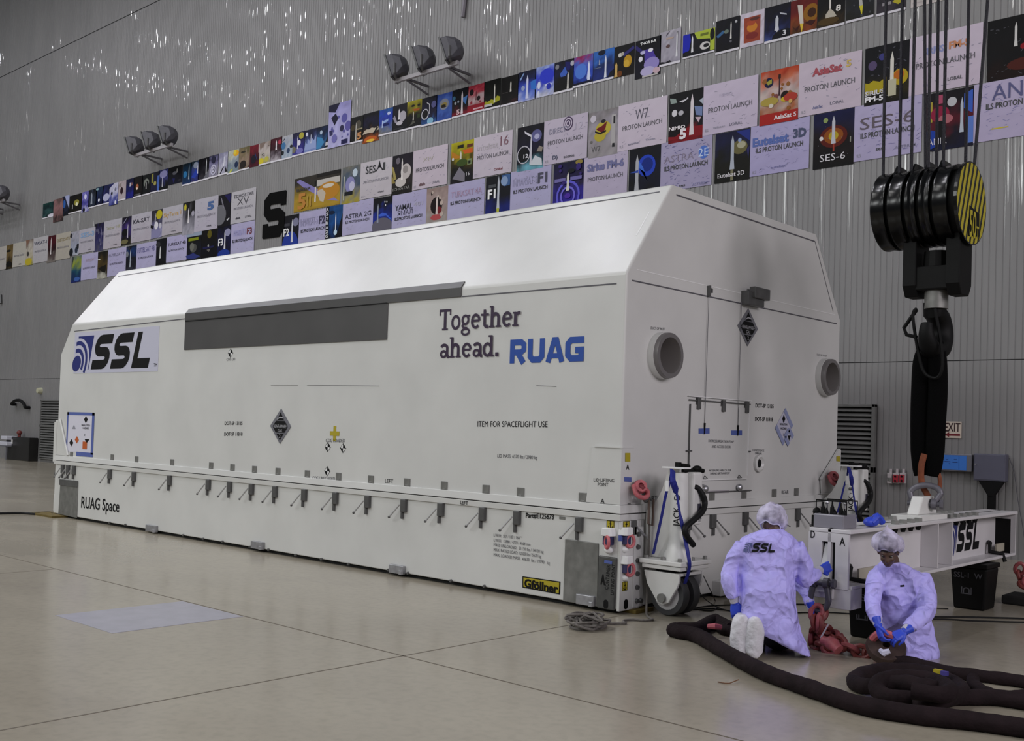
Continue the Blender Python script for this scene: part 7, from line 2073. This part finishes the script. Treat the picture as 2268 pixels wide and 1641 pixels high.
def person(label, cfg):
    body = MB()
    hc, hf = cfg['head'], cfg['hfwd']
    F, L = head_mb(body, hc, hf, 1.0)
    neck0 = cfg['neck']
    body.tube(catmull([Vector(hc) + F @ Vector((0, -.03, -.04)), Vector(hc).lerp(neck0, .6), neck0 - UZ * .05], 4), [.056] * 4 + [.060] * 5, 14)
    tp = cfg['spine']
    limb(body, [neck0 - UZ * .03] + tp, [.09, .13, .135, .14])
    for arm in cfg['arms']:
        limb(body, arm[0], [.052, .044, .030])
    for leg in cfg['legs']:
        limb(body, leg, [.078, .060, .040])
    o = body.build('person', SKIN, None, smooth=True)
    soften(o, .010, 3)
    tag(o, label, 'person', None)
    face_parts(o, L, F)
    hair_and_net(o, Vector(hc), F, 1.0, cfg.get('lean', (0, 0)), drop=cfg.get('drop', .02))
    # coat: torso rings and sleeves grown together
    cm = MB()
    cm.loft([ringp(*r_) for r_ in cfg['coat']])
    bv = BVHTree.FromPolygons([tuple(v) for v in cm.v], [tuple(f) for f in cm.f])
    for arm in cfg['arms']:
        limb(cm, arm[0], arm[1])
    for ex in cfg.get('extra', []):
        cm.loft(ex)
    coat = cm.build('lab_coat', COAT, o, smooth=True)
    soften(coat, .0105, 3, cfg.get('wr', .012), .045)
    for arm in cfg['arms']:
        p2, p1 = arm[0][-1], arm[0][-2]
        d = (Vector(p2) - Vector(p1)).normalized()
        MB().tube([Vector(p2) - d * .03, Vector(p2) + d * .045], [.044, .036], 14).build('cuff', CUFF, o, smooth=True)
        h = arm[2]
        if h:
            glove(o, Vector(p2) + d * .05, h['d'], h['n'], h.get('s', 1.0), h.get('curl', .9), thumb_side=h.get('thumb', 1))
    tm = MB()
    for leg in cfg['legs']:
        limb(tm, leg, [.092, .072, .052])
    soften(tm.build('trousers', TROUS, o, smooth=True), .014, 3)
    for sh in cfg['shoes']:
        soften(MB().loft(sh).build('shoe_cover', COVER, o, smooth=True), .010, 4, .02, 0)
    return o, bv
A3 = atd
# ---- left worker, seen from behind, kneeling
def sole(px, py0, py1, d, hw, lean):
    """kneeling foot: sole upright towards the viewer, toe on the floor"""
    rings = []
    k = 9
    for i in range(k):
        t = i / (k - 1)
        w = hw * (.35 + .65 * max(0, 1 - abs(2 * t - 1) ** 3.2) ** .5) * (1.06 - .10 * t)
        c = A3(px + lean * t, lerp(py1, py0, t), d)
        th_ = .055 + .025 * t
        ring = []
        for j in range(14):
            a = 2 * PI * j / 14
            ring.append(c + RH * (w * d / FPX * math.cos(a)) + FH * (th_ * (math.sin(a) + .6)))
        rings.append(ring)
    return rings
W1 = dict(
    head=A3(1714, 1163, 8.66), hfwd=FH * .75 + RH * .55 - UZ * .35, neck=A3(1710, 1182, 8.60),
    spine=[A3(1702, 1240, 8.56), A3(1700, 1300, 8.54), A3(1698, 1345, 8.54)],
    lean=(-.5, .3), drop=.01,
    coat=[(1709, 1172, 8.60, 27, .085), (1707, 1183, 8.59, 46, .105), (1704, 1198, 8.58, 62, .125), (1702, 1222, 8.57, 66, .145), (1700, 1260, 8.56, 64, .16), (1699, 1300, 8.55, 61, .175), (1699, 1335, 8.54, 62, .20), (1702, 1362, 8.54, 64, .215, 3), (1707, 1385, 8.55, 68, .22, 14), (1714, 1404, 8.56, 74, .22, 30), (1719, 1414, 8.57, 77, .22, 37)],
    arms=[([A3(1650, 1212, 8.58), A3(1622, 1252, 8.55), A3(1615, 1286, 8.51), A3(1624, 1322, 8.53)], [.088, .074, .070, .052], dict(d=-UZ + RH * .18, n=FH + RH * .3, curl=.55, thumb=1)),
          ([A3(1756, 1214, 8.58), A3(1776, 1250, 8.60), A3(1784, 1280, 8.63), A3(1810, 1266, 8.74)], [.092, .084, .074, .050], dict(d=RH * .8 + FH * .35 + UZ * .25, n=FH * .8 - RH * .4 - UZ * .2, curl=1.15, thumb=-1))],
    legs=[[A3(1680, 1350, 8.56), A3(1672, 1436, 8.95), A3(1642, 1395, 8.44)], [A3(1720, 1350, 8.58), A3(1742, 1428, 8.92), A3(1675, 1400, 8.46)]],
    shoes=[sole(1641, 1362, 1453, 8.37, 24, 3), sole(1671, 1366, 1458, 8.33, 22, 4)],
)
w1, bv1 = person('person in lab coat with logo on the back, kneeling, seen from behind', W1)
def on_coat(px, py, lift):
    h = bv1.ray_cast(CAM, ray(px, py).normalized())
    p = h[0] if h[0] else A3(px, py, 8.42)
    return p - ray(px, py).normalized() * lift
def qc(u, v):
    return on_coat(lerp(1648, 1719, u), lerp(1222 + 2 * u, 1201 + 3 * u, v), .017)
A, B_, C_ = logo_ssl(qc)
lg = A.build('logo_letters', INK, w1)
B_.build('logo_emblem', NAVY, w1)
# glasses arm beside the temple
MB().tube([A3(1738, 1160, 8.62), A3(1746, 1164, 8.66), A3(1750, 1166, 8.70)], .004, 6).build('glasses', BLK, w1)
# ---- right worker, facing the viewer, kneeling and bent forward
W2 = dict(
    head=A3(1967, 1221, 8.49), hfwd=-FH * .78 - RH * .32 - UZ * .52, neck=A3(1979, 1251, 8.66),
    spine=[A3(1992, 1300, 8.74), A3(2000, 1360, 8.84), A3(2008, 1402, 8.86)],
    lean=(.0, -1.5), drop=-.01,
    coat=[(1977, 1246, 8.63, 27, .085), (1982, 1256, 8.66, 46, .10), (1987, 1268, 8.69, 56, .125), (1991, 1292, 8.71, 59, .145), (1994, 1325, 8.73, 58, .16), (1998, 1360, 8.76, 58, .18), (2004, 1392, 8.79, 60, .205), (2014, 1420, 8.80, 58, .22), (2022, 1446, 8.78, 52, .23), (2022, 1455, 8.78, 50, .23)],
    arms=[([A3(1946, 1274, 8.68), A3(1933, 1312, 8.58), A3(1934, 1345, 8.46), A3(1942, 1374, 8.36)], [.086, .074, .066, .050], dict(d=-UZ * .75 + RH * .12 - FH * .35, n=RH * .7 - FH * .1 - UZ * .3, curl=.85, thumb=1)),
          ([A3(2036, 1278, 8.70), A3(2052, 1320, 8.60), A3(2046, 1358, 8.46), A3(2010, 1392, 8.32)], [.092, .084, .078, .052], dict(d=-RH * .75 - UZ * .38 - FH * .15, n=-UZ * .6 + FH * .35 - RH * .2, curl=.85, thumb=1))],
    legs=[[A3(1995, 1400, 8.86), A3(2000, 1434, 8.72), A3(2040, 1432, 9.00)], [A3(2028, 1400, 8.88), A3(2035, 1434, 8.72), A3(2062, 1432, 9.02)]],
    shoes=[sole(2058, 1418, 1448, 9.02, 14, 0), sole(2068, 1418, 1446, 9.06, 12, 0)],
)
w2, bv2 = person('person in a white lab coat kneeling face to the viewer, bending over the slings', W2)
MB().tube([A3(1994, 1298, 8.50), A3(2003, 1297, 8.50)], .008, 6).build('chest_pocket_clip', BLK, w2)
# ---- third worker crouching behind the left one; only a sleeve and glove come into view
W3 = dict(
    head=A3(1716, 1262, 9.10), hfwd=FH * .1 + RH * .75 - UZ * .6, neck=A3(1702, 1284, 9.15),
    spine=[A3(1692, 1315, 9.2), A3(1686, 1345, 9.22), A3(1684, 1362, 9.22)],
    coat=[(1703, 1280, 9.15, 25, .08), (1700, 1290, 9.16, 42, .10), (1696, 1305, 9.18, 48, .13), (1692, 1330, 9.20, 48, .15), (1690, 1360, 9.22, 48, .18), (1690, 1390, 9.22, 50, .2), (1692, 1410, 9.22, 50, .2)],
    arms=[([A3(1738, 1296, 9.14), A3(1768, 1290, 9.05), A3(1786, 1308, 8.98), A3(1795, 1338, 8.92)], [.082, .070, .062, .046], dict(d=-UZ * .9 + RH * .25, n=RH * .5 - FH * .6, curl=.9, thumb=-1)),
          ([A3(1660, 1298, 9.16), A3(1654, 1330, 9.1), A3(1668, 1350, 9.0), A3(1690, 1352, 8.95)], [.08, .07, .06, .045], dict(d=RH * .9 - UZ * .3, n=-UZ, curl=.8, thumb=1))],
    legs=[[A3(1690, 1380, 9.22), A3(1712, 1408, 9.05), A3(1680, 1404, 9.45)], [A3(1676, 1380, 9.24), A3(1680, 1408, 9.05), A3(1664, 1404, 9.47)]],
    shoes=[sole(1676, 1384, 1410, 9.48, 13, 0), sole(1662, 1384, 1410, 9.50, 13, 0)],
)
person('person hidden behind the left worker, one gloved hand reaching to the red chain', W3)
